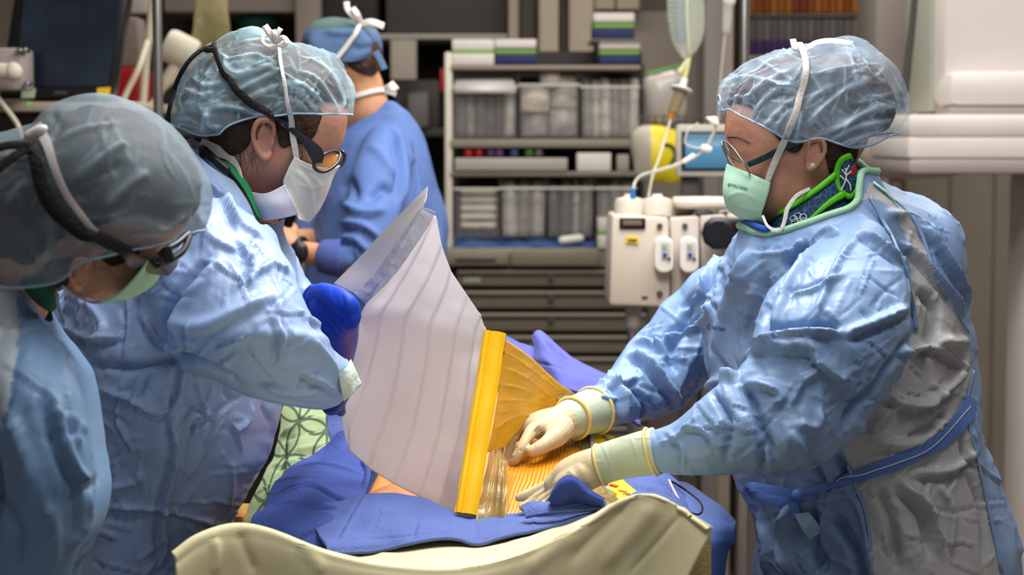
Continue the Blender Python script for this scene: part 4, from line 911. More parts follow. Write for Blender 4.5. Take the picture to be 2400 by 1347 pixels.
obj('hair', merge([(Vh, Fh)]+hair_patch(Vb, Fb, [[(1760, 270), (1790, 292), (1820, 322), (1842, 352), (1862, 362), (1880, 350), (1890, 320), (1850, 290), (1800, 265)], [(1925, 322), (1932, 360), (1940, 395), (1958, 425), (1978, 420), (1996, 385), (2010, 350), (1990, 320)]], YA)), M_hair, A)
obj('eyebrow', rope_on(treeA, [(1706, 322), (1730, 322), (1758, 335)], 1.5, .0004, flat=((0, 1, 0), .5)), M_hair2, A)
# bouffant cap
capA_keep = [(1687, 225), (1700, 185), (1740, 155), (1800, 115), (1860, 103), (1920, 99), (1985, 98), (2035, 116), (2078, 150), (2106, 200), (2120, 242), (2115, 285), (2090, 317), (2045, 340), (2000, 346), (1960, 335), (1922, 322), (1890, 330), (1860, 333), (1825, 318), (1790, 296), (1752, 278), (1722, 264), (1706, 252), (1694, 262), (1688, 245)]
capA_ext = [(1687, 225), (1700, 185), (1740, 155), (1800, 115), (1860, 103), (1920, 99), (1985, 98), (2035, 116), (2078, 150), (2106, 200), (2120, 242), (2115, 285), (2090, 330), (2045, 385), (1980, 420), (1900, 425), (1820, 410), (1750, 370), (1700, 315), (1688, 270)]
sA = [([(1702, 185), (1760, 180), (1830, 200), (1875, 215)], 7, 5, 'c'), ([(1720, 215), (1770, 175), (1830, 150)], 6, 4, 'c'), ([(1735, 270), (1760, 220), (1800, 190), (1860, 160)], 8, 6), ([(1760, 285), (1790, 235), (1830, 205), (1875, 190)], 8, 6), ([(1790, 300), (1830, 255), (1870, 225)], 8, 6),
      ([(1890, 300), (1930, 250), (1990, 205), (2050, 180)], 9, 7), ([(1885, 250), (1920, 215), (1960, 195)], 7, 6, 'c'), ([(1980, 150), (1980, 200), (1985, 250)], 5, 5, 'c'), ([(2000, 240), (2050, 230), (2100, 215)], 6, 5, 'c'), ([(1900, 320), (1980, 290), (2060, 250), (2110, 245)], 10, 7),
      ([(1940, 330), (2000, 300), (2050, 290), (2100, 280)], 8, 6), ([(1985, 340), (2030, 315), (2080, 300)], 6, 5, 'c'), ([(1840, 320), (1850, 280), (1865, 250)], 7, 6), ([(1865, 330), (1872, 290), (1880, 255)], 6, 6), ([(1810, 310), (1835, 275), (1855, 255)], 6, 5), ([(2020, 130), (2040, 170), (2085, 200)], 6, 5, 'c'), ([(1990, 120), (2000, 160), (2010, 200)], 7, 5), ([(1780, 140), (1820, 165), (1870, 195)], 6, 5, 'c'), ([(1720, 260), (1728, 235), (1745, 205)], 6, 5), ([(1705, 245), (1710, 220), (1722, 195)], 6, 5)]
Vc, Fc, Ic = cap_build(capA_ext, capA_keep, YA, .122, sA+random_creases(capA_keep, 90, 3, (25, 110), (2.5, 5), (1.5, 4)), top=(1, 12))
capA = obj('bouffant_cap', (Vc, Fc), M_capA, A, attr=Ic); treeCA = bvh(Vc, Fc)
obj('elastic_hem', hem_of(Vc, Fc, .0013), M_hem, capA)
# mask with ties
def mirror_rows(rows, Y0): return [[(u, v, Y0+d) for u, v, d in r[::-1]]+[(u, v, Y0-d) for u, v, d in r[1:]] for r in rows]
mA = mirror_rows([[(1705, 384, 0), (1722, 392, .03), (1760, 407, .064), (1806, 428, .083)],
                  [(1697, 420, 0), (1712, 425, .036), (1752, 438, .068), (1801, 452, .082)],
                  [(1696, 455, 0), (1710, 462, .036), (1748, 470, .066), (1793, 478, .078)],
                  [(1708, 490, 0), (1720, 496, .030), (1750, 502, .058), (1786, 505, .070)],
                  [(1735, 512, 0), (1745, 518, .024), (1770, 524, .048), (1800, 527, .066)]], YA)
maskA = obj('face_mask', cloth(mA, 60, 46, .0016, noise=((30, .0012),), strokes=[([(1702, 462), (1740, 452), (1790, 478)], 4, 2.2, 'c'), ([(1704, 478), (1745, 488), (1785, 495)], 4, 2, 'c'), ([(1704, 395), (1750, 412), (1800, 433)], 3, 1.5, 'c')]), M_maskg, A)
treeMA = bvh(*merge([(np.array([v.co for v in maskA.data.vertices]), [tuple(p.vertices) for p in maskA.data.polygons])]))
obj('printed_lettering', text_on('HALYARD', treeMA, 1714, 436, 1752, 447, 7, .0008), M_print, maskA, False)
obj('printed_emblem', merge([(lambda t: (t[0], t[1]))(tube(np.array([cast(treeMA, 1709+3*math.cos(a), 433+3*math.sin(a))[0]+np.array([0, -.0008, 0]) for a in np.linspace(0, 6.283, 12)]), .0004, 5, cap=False))]), M_print, maskA)
obj('tie', strap_on(bvh(*merge([(Vc, Fc), (Vb, Fb)])), [(1797, 440, 12), (1808, 405, 14), (1828, 350, 16), (1850, 290, 16), (1872, 235, 15), (1884, 180, 15), (1885, 135, 14), (1872, 108, 14)], 15, .006), M_tie, maskA)
obj('tie_knot', merge([ribbon(np.array([P(1858, 92, 2.60), P(1866, 112, 2.585), P(1895, 120, 2.585)]), np.array([(0, -1, .2)]*3), [.008, .009, .008], k=14), ribbon(np.array([P(1893, 112, 2.59), P(1915, 101, 2.60), P(1950, 97, 2.605), P(2000, 103, 2.60)]), np.array([(0, -.8, .5)]*4), [.007, .009, .010, .008], k=18)]), M_tie, maskA)
lowtie = np.array([P(1788, 505, YA-.078), P(1800, 530, YA-.096), P(1826, 541, YA-.112), P(1838, 520, YA-.112), P(1846, 488, YA-.110), P(1868, 458, YA-.106), P(1898, 442, YA-.098)])
obj('tie', ribbon(lowtie, np.array([(-.3, -1, .1)]*7), [.003, .0035, .004, .005, .0055, .005, .004]), M_tie, maskA)
# spectacles
spA = thing('spectacles_holder', '', '') if False else None
ring = cr([(1697, 336, .014), (1704, 333, .022), (1722, 352, .052), (1742, 380, .066), (1757, 409, .066), (1751, 413, .055), (1728, 398, .030), (1710, 374, .016), (1700, 352, .011)], 40, True)
C = np.array([P(u, v, YA-d) for u, v, d in ring]); C = np.vstack([C, C[:1]])
glA = obj('spectacles', tube(C, .0013, 8, cap=False), M_steel, A)
ctr = C[:-1].mean(0); n = len(C)-1
obj('lens', (np.vstack([C[:-1], ctr[None]]), [(i, (i+1) % n, n) for i in range(n)]), M_lens, glA)
Cf = C.copy(); Cf[:, 1] = 2*YA-Cf[:, 1]
obj('rim', tube(Cf, .0013, 8, cap=False), M_steel, glA)
obj('lens', (np.vstack([Cf[:-1], ctr[None]*[1, 0, 1]+[0, 2*YA-ctr[1], 0]]), [(i, (i+1) % n, n) for i in range(n)]), M_lens, glA)
obj('bridge', tube(cr([P(1709, 352, YA-.013), P(1704, 348, YA), P(1709, 352, YA+.013)], 9), .0012, 6), M_steel, glA)
tA = bvh(*merge([(Vb, Fb), (Vh, Fh)]))
obj('temple_arm', tube(cr([P(1712, 367, YA-.060), P(1738, 381, YA-.079), P(1752, 386, YA-.0815)], 8), .0012, 6), M_steel, glA)
pt = []
for u, v in [(1752, 386), (1780, 375), (1815, 358), (1850, 340), (1880, 330)]:
    h = cast(tA, u, v)[0]; pt.append(P(u, v, min(YA-.078, h[1]-.003)))
obj('temple_arm', ribbon(np.array(pt), np.array([(0, -1, 0)]*5), [.0068, .0075, .008, .008, .007], .0022), M_teal, glA)
# lead collar round the neck
def ring3(front, back, Y0, hy, n=48, sq=1.0):
    a = P(front[0], front[1], Y0); b = P(back[0], back[1], Y0); t = np.linspace(0, 2*math.pi, n, endpoint=False)
    return (a+b)/2+np.outer(np.cos(t), (a-b)/2)+np.outer(np.sin(t), np.array([0, -hy, 0]))
def loft_rings(rs, closed_rows=False):
    n = len(rs[0]); V = np.vstack(rs); F = [(i*n+j, i*n+(j+1) % n, (i+1)*n+(j+1) % n, (i+1)*n+j) for i in range(len(rs)-1) for j in range(n)]
    return V, F
r0 = ring3((1770, 590), (2025, 470), YA, .110); r1 = ring3((1782, 548), (2010, 420), YA, .107); r2 = ring3((1796, 502), (1992, 350), YA, .101)
band = [r0, .5*(r0+r1), r1, .5*(r1+r2)*1.0, r2]
inner = [q+(q.mean(0)-q)*.06 for q in band[::-1]]
colA = obj('lead_collar', loft_rings(band+inner), M_collar, A)
def ring_band(ra, rb, th):
    ca, cb = ra.mean(0), rb.mean(0); o1 = ra+nrm(ra-ca)*th; o2 = rb+nrm(rb-cb)*th; i1 = ra-nrm(ra-ca)*th*.6; i2 = rb-nrm(rb-cb)*th*.3
    return loft_rings([i2, o2, .5*(o1+o2)+nrm(ra-ca)*th*.4, o1, i1])
obj('collar_trim', ring_band(r2, r2*.74+r1*.26, .0026), M_lime, colA)
tc = bvh(*loft_rings(band))
obj('collar_trim', strap_on(tc, [(1892, 520, 4), (1915, 500, 9), (1945, 474, 14), (1975, 456, 18), (1998, 450, 14)], 20, .003, .0016), M_lime, colA)
# folded flap with printed tree at the nape
flp = [(1964, 392), (1975, 372), (1992, 368), (2008, 392), (2016, 415), (2010, 440), (1996, 456), (1975, 450), (1963, 430)]
Vf, Ff = remesh([inflate(flp, YA-.094, .004, 3)], .0018, 2); flap = obj('collar_flap', (Vf, Ff), M_collar, colA)
tf = bvh(Vf, Ff)
obj('flap_trim', tube(np.vstack([P(u, v, YA-.096) for u, v in cr([(1990, 366), (1974, 374), (1963, 395), (1962, 430), (1974, 453), (1996, 460), (2012, 442)], 30)]), .0042, 8, flat=((0, 1, 0), .35)), M_lime, flap)
obj('red_print', ellipsoid(P(2000, 400, YA-.0985), (.0042, .0012, .0075), 14, 8, Matrix.Rotation(.3, 3, 'Y').to_quaternion()), M_red, flap)
tr_ = [[(1972, 446), (1980, 428), (1984, 412), (1982, 395)], [(1983, 420), (1992, 432), (1994, 446)], [(1983, 412), (1994, 402)], [(1983, 410), (1974, 398)], [(1984, 400), (1990, 388)], [(1978, 420), (1970, 412)]]
obj('white_tree_print', merge([tube(np.array([P(u, v, YA-.0992) for u, v in cr(t, 8)]), .0011, 5) for t in tr_]), M_whiteline, flap)
fl = []
for k in range(6):
    a = k*math.pi/3+.3; cu, cv = 1874+13*math.cos(a), 515+9*math.sin(a)
    fl.append(tube(np.array([(lambda h: h[0]+h[1]*.0012*(1 if h[1][1] < 0 else -1))(cast(tc, cu+8*math.cos(t), cv+7*math.sin(t))) for t in np.linspace(0, 6.283, 14)]), .0007, 5, cap=False))
obj('flower_print', merge(fl), M_whiteline, colA)
# gown
gA_poly = [(1745, 520), (1708, 556), (1682, 640), (1662, 700), (1650, 765), (1655, 850), (1670, 920), (1692, 1000), (1722, 1110), (1742, 1170), (1762, 1230), (1764, 1345), (1755, 1500), (1745, 1720), (1745, 1950), (2440, 1950), (2430, 1700), (2400, 1420), (2372, 1260), (2330, 1110), (2300, 985), (2284, 900), (2279, 840), (2272, 770), (2262, 715), (2268, 600), (2252, 510), (2200, 472), (2130, 436), (2075, 420), (2045, 385), (1995, 325), (1900, 325), (1830, 385), (1785, 450)]
armA = np.array([(2030, 575, 2.53, 95), (1995, 690, 2.46, 150), (1950, 800, 2.41, 188), (1890, 925, 2.375, 158), (1805, 988, 2.36, 143), (1700, 1018, 2.36, 112), (1600, 1048, 2.375, 82), (1522, 1058, 2.385, 62)], float)
armA2 = np.array([(1800, 640, 2.80, 95), (1705, 725, 2.85, 115), (1618, 815, 2.85, 116), (1530, 885, 2.81, 100), (1440, 935, 2.75, 74), (1380, 964, 2.695, 61)], float)
def closed_loft(rs):
    V, F = loft_rings(rs); n = len(rs[0]); return V, F+[tuple(range(n))[::-1], tuple((len(rs)-1)*n+j for j in range(n))]
yokeA = closed_loft([ring3((1728, 480), (2052, 372), YA, .112), ring3((1722, 540), (2075, 430), YA, .132), ring3((1708, 600), (2110, 480), YA, .160), ring3((1695, 680), (2160, 580), 2.66, .188), ring3((1690, 800), (2200, 720), 2.67, .18)])
Vg, Fg = remesh([yokeA, inflate(gA_poly, 2.68, .205, 11), tpx(armA, 28, 60, round_cap=False), tpx(armA2, 26, 50, round_cap=False)], .0037, 4)
sgA = [([(1781, 805), (1802, 730), (1832, 661), (1895, 562)], 15, 17, 'v'), ([(1815, 800), (1832, 720), (1862, 650), (1925, 565)], 16, 9), ([(2028, 480), (2074, 528), (2108, 592), (2136, 695), (2147, 765)], 6, 4, 'v'),
       ([(2148, 775), (2097, 838), (2046, 912), (2000, 952), (1975, 1010)], 12, 10, 'v'), ([(2013, 540), (2060, 575), (2112, 614)], 9, 9, 'f'), ([(2013, 545), (1966, 614), (1927, 700), (1901, 764)], 8, 6), ([(1980, 640), (1930, 670), (1850, 700)], 8, 5, 'f'),
       ([(1979, 785), (2060, 752), (2130, 721)], 12, 9, 'f'), ([(1979, 782), (1900, 778), (1830, 790), (1776, 825)], 11, 13, 'f'), ([(1936, 721), (1975, 780)], 7, 6, 'f'), ([(1738, 840), (1807, 812), (1901, 812), (1927, 845), (2005, 911)], 14, 9), ([(1738, 895), (1765, 945), (1790, 1010), (1818, 1090)], 11, 14, 'v'),
       ([(1660, 908), (1700, 888), (1732, 885)], 14, 12), ([(1666, 915), (1690, 950), (1708, 990), (1700, 1086)], 8, 10, 'v'), ([(1781, 1034), (1786, 1080), (1784, 1123)], 8, 10, 'v'), ([(1745, 900), (1800, 905), (1830, 930), (1800, 960)], 12, 8), ([(1930, 860), (1880, 900), (1850, 960)], 9, 7), ([(1890, 820), (1940, 870), (1985, 890)], 7, 6, 'f'),
       ([(1870, 990), (1910, 1000), (1925, 960)], 8, 7), ([(1850, 1010), (1880, 1060), (1850, 1100)], 9, 7), ([(1600, 1000), (1650, 1010), (1690, 1060)], 7, 5, 'f'), ([(1560, 1010), (1600, 1050), (1600, 1110)], 6, 5, 'f'), ([(1545, 1040), (1590, 1020), (1640, 970)], 6, 5),
       ([(1700, 600), (1690, 680), (1668, 760)], 12, 7), ([(1760, 580), (1730, 660), (1690, 780), (1680, 900)], 22, 10), ([(1800, 640), (1765, 720), (1735, 800)], 18, 9, 'v'), ([(1680, 800), (1700, 860), (1720, 880)], 7, 6, 'v'), ([(1900, 570), (1930, 545), (1965, 535)], 9, 7, 'f'), ([(1835, 600), (1860, 585), (1880, 560)], 8, 6),
       ([(2140, 520), (2200, 580), (2250, 660), (2268, 720)], 8, 9, 'f'), ([(2080, 500), (2140, 510), (2200, 560)], 10, 6), ([(2110, 570), (2160, 610), (2220, 680), (2260, 740)], 9, 9, 'f'), ([(2150, 680), (2190, 720), (2180, 790), (2160, 830)], 14, 14, 'v'), ([(2120, 830), (2200, 800), (2270, 800)], 12, 10), ([(2090, 830), (2180, 815), (2265, 860)], 9, 8, 'f'),
       ([(2060, 920), (2150, 950), (2230, 900), (2265, 850)], 12, 9, 'f'), ([(2130, 950), (2200, 940), (2180, 890)], 8, 7), ([(2000, 990), (2080, 1040), (2150, 1030), (2230, 970)], 14, 9), ([(2040, 1010), (2090, 960), (2130, 940)], 8, 7), ([(2220, 960), (2180, 1000), (2120, 1030)], 9, 10, 'v'),
       ([(1950, 1204), (1985, 1250), (2010, 1308), (2025, 1400)], 12, 16, 'v'), ([(1985, 1150), (2020, 1200), (2040, 1340)], 9, 9), ([(2109, 1130), (2176, 1193), (2200, 1300)], 14, 13, 'f'), ([(2060, 1140), (2090, 1220), (2100, 1340)], 12, 12, 'v'), ([(2140, 1110), (2230, 1100), (2290, 1060)], 10, 8, 'f'), ([(2250, 1010), (2270, 1100), (2300, 1200), (2310, 1340)], 9, 10, 'v'), ([(1850, 1180), (1840, 1260), (1850, 1345)], 16, 14), ([(1900, 1180), (1905, 1270), (1935, 1345)], 16, 15, 'v'), ([(1780, 1200), (1800, 1280), (1795, 1345)], 14, 8), ([(1960, 1060), (1980, 1110), (1950, 1140)], 9, 12, 'v'), ([(1900, 1080), (1930, 1130), (1940, 1150)], 9, 11, 'v'), ([(2200, 1130), (2230, 1200), (2220, 1300)], 9, 8),
       ([(1700, 700), (1640, 760), (1580, 780), (1530, 830)], 8, 8, 'f'), ([(1620, 690), (1600, 760), (1570, 820), (1590, 880)], 12, 12, 'v'), ([(1475, 830), (1520, 850), (1560, 900), (1600, 960)], 10, 11, 'f'), ([(1490, 800), (1540, 810), (1580, 850)], 9, 8), ([(1400, 890), (1450, 900), (1500, 880)], 7, 6, 'f'), ([(1380, 920), (1430, 935), (1470, 925)], 6, 5), ([(1430, 880), (1460, 930), (1450, 990)], 8, 9, 'f'), ([(1480, 900), (1510, 950), (1500, 1000)], 8, 9, 'v'), ([(1660, 640), (1640, 690), (1600, 730)], 8, 7, 'f'), ([(1690, 590), (1660, 640), (1655, 700)], 7, 7)]
sgA = [(q[0], q[1], q[2]*(1.5 if q[1] >= 8 else 1.2))+tuple(q[3:]) for q in sgA]
Vg = finish_cloth(Vg, Fg, sgA+random_creases([(1680, 600), (1900, 560), (2240, 520), (2260, 900), (2380, 1340), (1780, 1340), (1540, 1100), (1350, 960), (1500, 800)], 320, 5, (30, 130), (3, 6), (2, 4.5)), noise=((5, .008), (12, .003)), crum=((6, .006), (13, .003)))
neckA = cr([(1733, 500), (1733, 523), (1760, 538), (1795, 547), (1850, 536), (1930, 509), (2004, 480), (2015, 440), (2020, 400), (2060, 395), (2050, 280), (1780, 280), (1700, 440), (1700, 500)], 80, True)
Vg, Fg = cut(Vg, Fg, lambda c: ~inside(neckA, *opx(c, 2.62)) | (c[:, 2] < 1.2)); Vg = relax_border(Vg, Fg)
cu, cv = proj(Vg[Fg].mean(1)); fc = Vg[Fg].mean(1)
AA = cr(armA, 80); ac = PA(AA[:, 0], AA[:, 1], AA[:, 2]); ar = AA[:, 3]*AA[:, 2]/FPX
insl = np.zeros(len(fc), bool)
for c_, r_ in zip(ac, ar): insl |= ((fc-c_)**2).sum(1) < (r_*1.16)**2
grey_poly = [(2020, 470), (2074, 528), (2108, 592), (2136, 695), (2147, 770), (2000, 950), (1975, 1000), (1960, 1020), (1990, 1090), (2010, 1150), (2030, 1210), (2043, 1345), (2050, 2200), (2390, 2200), (2370, 1500), (2345, 1340), (2290, 1080), (2262, 960), (2280, 870), (2268, 780), (2190, 640), (2150, 520), (2090, 470), (2040, 425)]
ou, ov = opx(fc, 2.62)
isg = inside(grey_poly, cu, cv) & ~insl & (fc[:, 1] < 2.72)
gownA = obj('surgical_gown', (Vg, Fg), [M_gownA, M_gownA2], A)
gownA.data.polygons.foreach_set('material_index', isg.astype(np.int32))
tGA = bvh(Vg, Fg)
obj('neck_binding', hem_of(Vg, Fg, .0052), M_green, gownA)
for sm_ in ([(2036, 462), (2074, 528), (2108, 592), (2136, 695), (2147, 770)], [(2045, 428), (2092, 470), (2150, 520), (2190, 640), (2268, 780)], [(2280, 870), (2262, 960), (2290, 1080), (2345, 1340)], [(1990, 1090), (2010, 1150), (2030, 1210), (2043, 1345)]):
    obj('seam', strap_on(tGA, [(a_, b_, 9) for a_, b_ in sm_], 9, .0022, .0012), M_gownA, gownA)
obj('neck_tie', tube(np.array([P(2048, 428, 2.5), P(2075, 448, 2.49), P(2096, 470, 2.49)]), .0016, 6), M_green, gownA)
obj('scrub_collar', tpx([(1748, 520, YA-.04, 7), (1790, 536, YA-.085, 8), (1835, 542, YA-.095, 7)], 10), M_scrubB, A)
obj('printed_lettering', text_on('HALYARD', tGA, 1668, 770, 1698, 777, 9, .0012), M_printd, gownA, False)
obj('printed_emblem', tube(np.array([(lambda h: h[0]+h[1]*.001)(cast(tGA, 1663+3.5*math.cos(a), 765+5*math.sin(a))) for a in np.linspace(.6, 5.6, 10)]), .0005, 5), M_printd, gownA)
# belt, bow and card
belt = obj('belt', strap_on(tGA, [(2272, 945, 46), (2235, 1000, 44), (2180, 1042, 40), (2100, 1080, 36), (2020, 1112, 30), (1950, 1138, 22), (1885, 1152, 12)], 30, .006, .0016), mat('belt_blue', (84, 118, 190), .6, bumps=(('n', 60, .3, .004),)), gownA)
obj('seam_thread', strap_on(tGA, [(2262, 955, 2.2), (2180, 1043, 2.2), (2100, 1080, 2.2), (2020, 1112, 2.2), (1960, 1135, 2)], 2, .0085, .0006), M_whiteline, belt)
Mb = MATS['belt_blue']; hB = cast(tGA, 1850, 1160)[0][1]-.012
def bowloop(pts, w, Y): return ribbon(np.array([P(u, v, Y-d) for u, v, d in pts]), np.array([(0, -1, .3)]*len(pts)), w, .0015)
obj('bow', merge([bowloop([(1868, 1158, .006), (1820, 1150, .014), (1765, 1140, .012), (1752, 1148, .004), (1790, 1166, 0), (1860, 1163, .002)], .012, hB), bowloop([(1872, 1160, .006), (1905, 1160, .014), (1932, 1172, .010), (1918, 1180, .003), (1875, 1164, .002)], .011, hB), remesh([ellipsoid(P(1868, 1161, hB-.006), (.010, .008, .009))], .002, 1), bowloop([(1855, 1165, .004), (1830, 1180, .004), (1822, 1190, .004)], .010, hB), bowloop([(1866, 1168, .006), (1860, 1185, .008), (1868, 1212, .008)], .012, hB)]), Mb, belt)
card = grid_patch([[(1862, 1204, hB-.010), (1896, 1200, hB-.010)], [(1880, 1240, hB-.012), (1918, 1228, hB-.014)], [(1898, 1264, hB-.010), (1927, 1245, hB-.012)]], 6, 8)
obj('tie_card', solid(card, .0008), mat('card_pale_blue', (140, 178, 200), .7), belt)
# gloves
gl1 = [tpx([(1395, 962, 2.702, 55), (1360, 972, 2.67, 50), (1338, 982, 2.65, 47), (1318, 990, 2.635, 43)], 22, 24, round_cap=False)]
G1 = obj('surgical_glove', remesh([tpx([(1345, 980, 2.655, 44), (1318, 990, 2.635, 43), (1290, 1000, 2.62, 38), (1262, 1006, 2.60, 25), (1244, 1012, 2.592, 17)], 20, 24),
      tpx([(1318, 985, 2.645, 36), (1270, 990, 2.635, 30), (1225, 1002, 2.625, 21), (1204, 1016, 2.616, 15)], 18, 24), tpx([(1300, 985, 2.655, 30), (1240, 994, 2.65, 24), (1198, 1013, 2.64, 16), (1179, 1030, 2.632, 13)], 18, 24),
      tpx([(1252, 1004, 2.594, 17), (1243, 1014, 2.586, 15.5), (1225, 1046, 2.568, 13.5), (1211, 1071, 2.563, 12.5), (1202, 1085, 2.566, 10.5)], 14, 26), tpx([(1208, 1012, 2.618, 15), (1198, 1034, 2.606, 13), (1190, 1066, 2.598, 12), (1187, 1087, 2.594, 11), (1191, 1096, 2.594, 9.5)], 14, 26),
      tpx([(1182, 1026, 2.636, 13), (1171, 1044, 2.632, 12), (1169, 1064, 2.628, 10.5), (1176, 1082, 2.62, 9.5)], 14, 24), tpx([(1200, 1064, 2.616, 9), (1207, 1080, 2.606, 9.5), (1211, 1092, 2.602, 8.5)], 12, 20),
      tpx([(1315, 1004, 2.608, 32), (1303, 1022, 2.588, 27), (1284, 1038, 2.572, 20), (1264, 1050, 2.564, 17.5), (1248, 1057, 2.562, 15)], 16, 26)], .0014, 2), M_glove, A)
def gdetail(G, tree_strokes):
    V, F = quads_of(G.data); V2 = folds(V, F, tree_strokes); G.data.vertices.foreach_set('co', V2.ravel()); G.data.update()
gdetail(G1, [([(1228, 1008), (1214, 1036), (1204, 1066)], 3, 5, 'v'), ([(1196, 1020), (1186, 1046), (1181, 1080)], 3, 5, 'v'), ([(1268, 1028), (1252, 1030), (1240, 1042)], 4, 6, 'v'), ([(1218, 1052), (1222, 1058)], 3, 2, 'v'), ([(1258, 1032), (1262, 1046), (1262, 1060)], 2.5, 2.2, 'v'), ([(1266, 1030), (1270, 1044), (1270, 1056)], 2.5, 2.2, 'v'), ([(1250, 1036), (1254, 1050), (1253, 1062)], 2.5, 2, 'v'), ([(1210, 1000), (1216, 1012), (1208, 1024)], 5, 4, 'v'), ([(1300, 975), (1322, 1000), (1326, 1020)], 4, 3), ([(1255, 1000), (1270, 1020), (1262, 1030)], 10, 6, 'v'), ([(1206, 1068), (1200, 1075), (1196, 1072)], 3, 2, 'v')])
def rope_ring(u, v, Y, r_px, axis, w, back=1.0, n=36):
    c = P(u, v, Y); ax = nrm(np.asarray(axis, float)); a = nrm(np.cross(ax, [0, 0, 1.0])); b = np.cross(ax, a); t = np.linspace(0, 2*math.pi, n+1)
    return tube(c+r_px*Y/FPX*(np.outer(np.cos(t), a)+np.outer(np.sin(t), b)), w*Y/FPX, 8, cap=False)
cf1 = obj('glove_cuff', gl1[0], M_gloveb, G1)
axc = P(1395, 962, 2.702)-P(1318, 990, 2.635)
obj('cuff_ring', rope_ring(1391, 963, 2.699, 56, axc, 4.5), M_glovering, cf1); obj('cuff_ring', rope_ring(1342, 980, 2.652, 49, axc, 5.5), M_glovering, cf1); 
G2 = obj('surgical_glove', remesh([tpx([(1400, 1092, 2.405, 46), (1370, 1104, 2.41, 48), (1335, 1120, 2.415, 46), (1308, 1134, 2.42, 34)], 22, 24), tpx([(1370, 1112, 2.40, 40), (1330, 1135, 2.40, 34), (1308, 1152, 2.405, 22)], 20, 24),
      tpx([(1312, 1126, 2.428, 18), (1290, 1136, 2.43, 15.5), (1255, 1151, 2.434, 13.5), (1228, 1162, 2.434, 12.5), (1216, 1166, 2.434, 10)], 14, 24), tpx([(1306, 1138, 2.42, 16), (1282, 1154, 2.42, 13.5), (1250, 1174, 2.422, 12.5), (1226, 1188, 2.42, 11)], 14, 24),
      tpx([(1308, 1146, 2.408, 15), (1288, 1162, 2.408, 13), (1262, 1182, 2.408, 12), (1242, 1196, 2.41, 10.5)], 14, 24), tpx([(1312, 1156, 2.396, 14), (1296, 1168, 2.396, 12), (1276, 1184, 2.398, 11), (1262, 1196, 2.40, 10)], 14, 24)], .0014, 2), M_glove, A)
gdetail(G2, [([(1304, 1134), (1280, 1150), (1244, 1170)], 2.5, 4, 'v'), ([(1304, 1146), (1280, 1164), (1252, 1184)], 2.5, 4, 'v'), ([(1308, 1156), (1290, 1170), (1270, 1186)], 2.5, 4, 'v'), ([(1330, 1100), (1345, 1115), (1340, 1135)], 6, 3), ([(1284, 1158), (1276, 1166), (1278, 1176)], 3, 2.5, 'v'), ([(1290, 1160), (1284, 1170), (1288, 1180)], 3, 2.5), ([(1388, 1060), (1400, 1085), (1404, 1110)], 4, 2.5), ([(1298, 1130), (1290, 1146), (1286, 1152)], 3, 3, 'v')])
cf2 = obj('glove_cuff', tpx([(1540, 1056, 2.385, 57), (1490, 1066, 2.392, 52), (1440, 1078, 2.40, 48.5), (1404, 1090, 2.405, 48)], 22, 26, round_cap=False), M_gloveb, G2)
axc = P(1540, 1056, 2.385)-P(1404, 1090, 2.405)
obj('cuff_ring', rope_ring(1408, 1089, 2.404, 48.5, axc, 4), M_glovering, cf2); obj('cuff_ring', rope_ring(1527, 1058, 2.387, 57, axc, 3.5), M_glovering, cf2)
# ================================================================ woman at centre left, facing right
B = thing('person', 'woman in pale blue gown, strapped dark glasses and white mask holding up the pleated sheet', 'person', (-0.48, 2.66, 0))
YB = 2.66
headB = [(812, 255), (811, 300), (803, 330), (791, 350), (790, 365), (782, 388), (772, 402), (762, 412), (760, 436), (748, 468), (726, 490), (700, 490), (682, 472), (655, 478), (640, 530), (640, 600), (540, 600), (530, 470), (510, 400), (490, 340), (470, 280), (472, 200), (520, 135), (600, 100), (690, 115), (770, 165), (803, 215)]
pb = [inflate(headB, YB, .080, 6, floor=.9)]
pb.append(tpx([(590, 400, YB, 75), (570, 500, YB, 85), (490, 620, YB+.03, 110), (420, 800, YB+.03, 140), (390, 1050, YB+.03, 130), (370, 1340, YB+.03, 120)], 20))
pb.append(tube(cr([P(470, 560, YB-.1), P(540, 730, 2.43), P(610, 800, 2.41), P(700, 855, 2.415), P(790, 888, 2.44), P(812, 900, 2.47)], 26), np.linspace(.055, .016, 26), 14))
pb.append(tube(cr([P(520, 560, YB+.1), P(640, 650, 2.80), P(720, 760, 2.73), P(745, 800, 2.72)], 22), np.linspace(.048, .016, 22), 14))
legs_and_shoes(B, -.46, 2.66, .9, 0, pb, 1)
Vb, Fb = remesh(pb, .0058, 3); treeB = bvh(Vb, Fb)
Vb = folds(Vb, Fb, [([(800, 372), (775, 372), (755, 366)], 9, 3, 'v'), ([(600, 400), (590, 440), (588, 470)], 7, 4, 'v'), ([(575, 400), (570, 440), (580, 470)], 7, 4, 'r')])
eb = ear(622, 328, cast(treeB, 622, 328)[0][1]-.002, 98, -1, .10)
obj('body', merge([(Vb, Fb), eb]), M_skin, B); treeB = bvh(Vb, Fb)
hairB = [(742, 262), (738, 300), (722, 330), (700, 345), (672, 350), (655, 342), (652, 312), (640, 285), (612, 280), (592, 300), (584, 330), (560, 350), (530, 352), (505, 325), (470, 290), (440, 270), (435, 215), (475, 158), (535, 118), (610, 98), (700, 120), (770, 165), (806, 212), (812, 256)]
Vh, Fh = remesh([inflate(hairB, YB, .098, 6, floor=.8)], .0045, 3)
Vh = Vh+vnormals(Vh, Fh)*(pnoise(Vh*np.array([60, 60, 140]))*.002)[:, None]
obj('hair', merge([(Vh, Fh)]+hair_patch(Vb, Fb, [[(640, 255), (750, 255), (745, 290), (735, 322), (715, 338), (690, 335), (668, 352), (652, 345), (652, 300)], [(490, 300), (600, 270), (594, 300), (586, 335), (572, 352), (545, 368), (522, 362), (505, 340)]], YB)), M_hair, B)
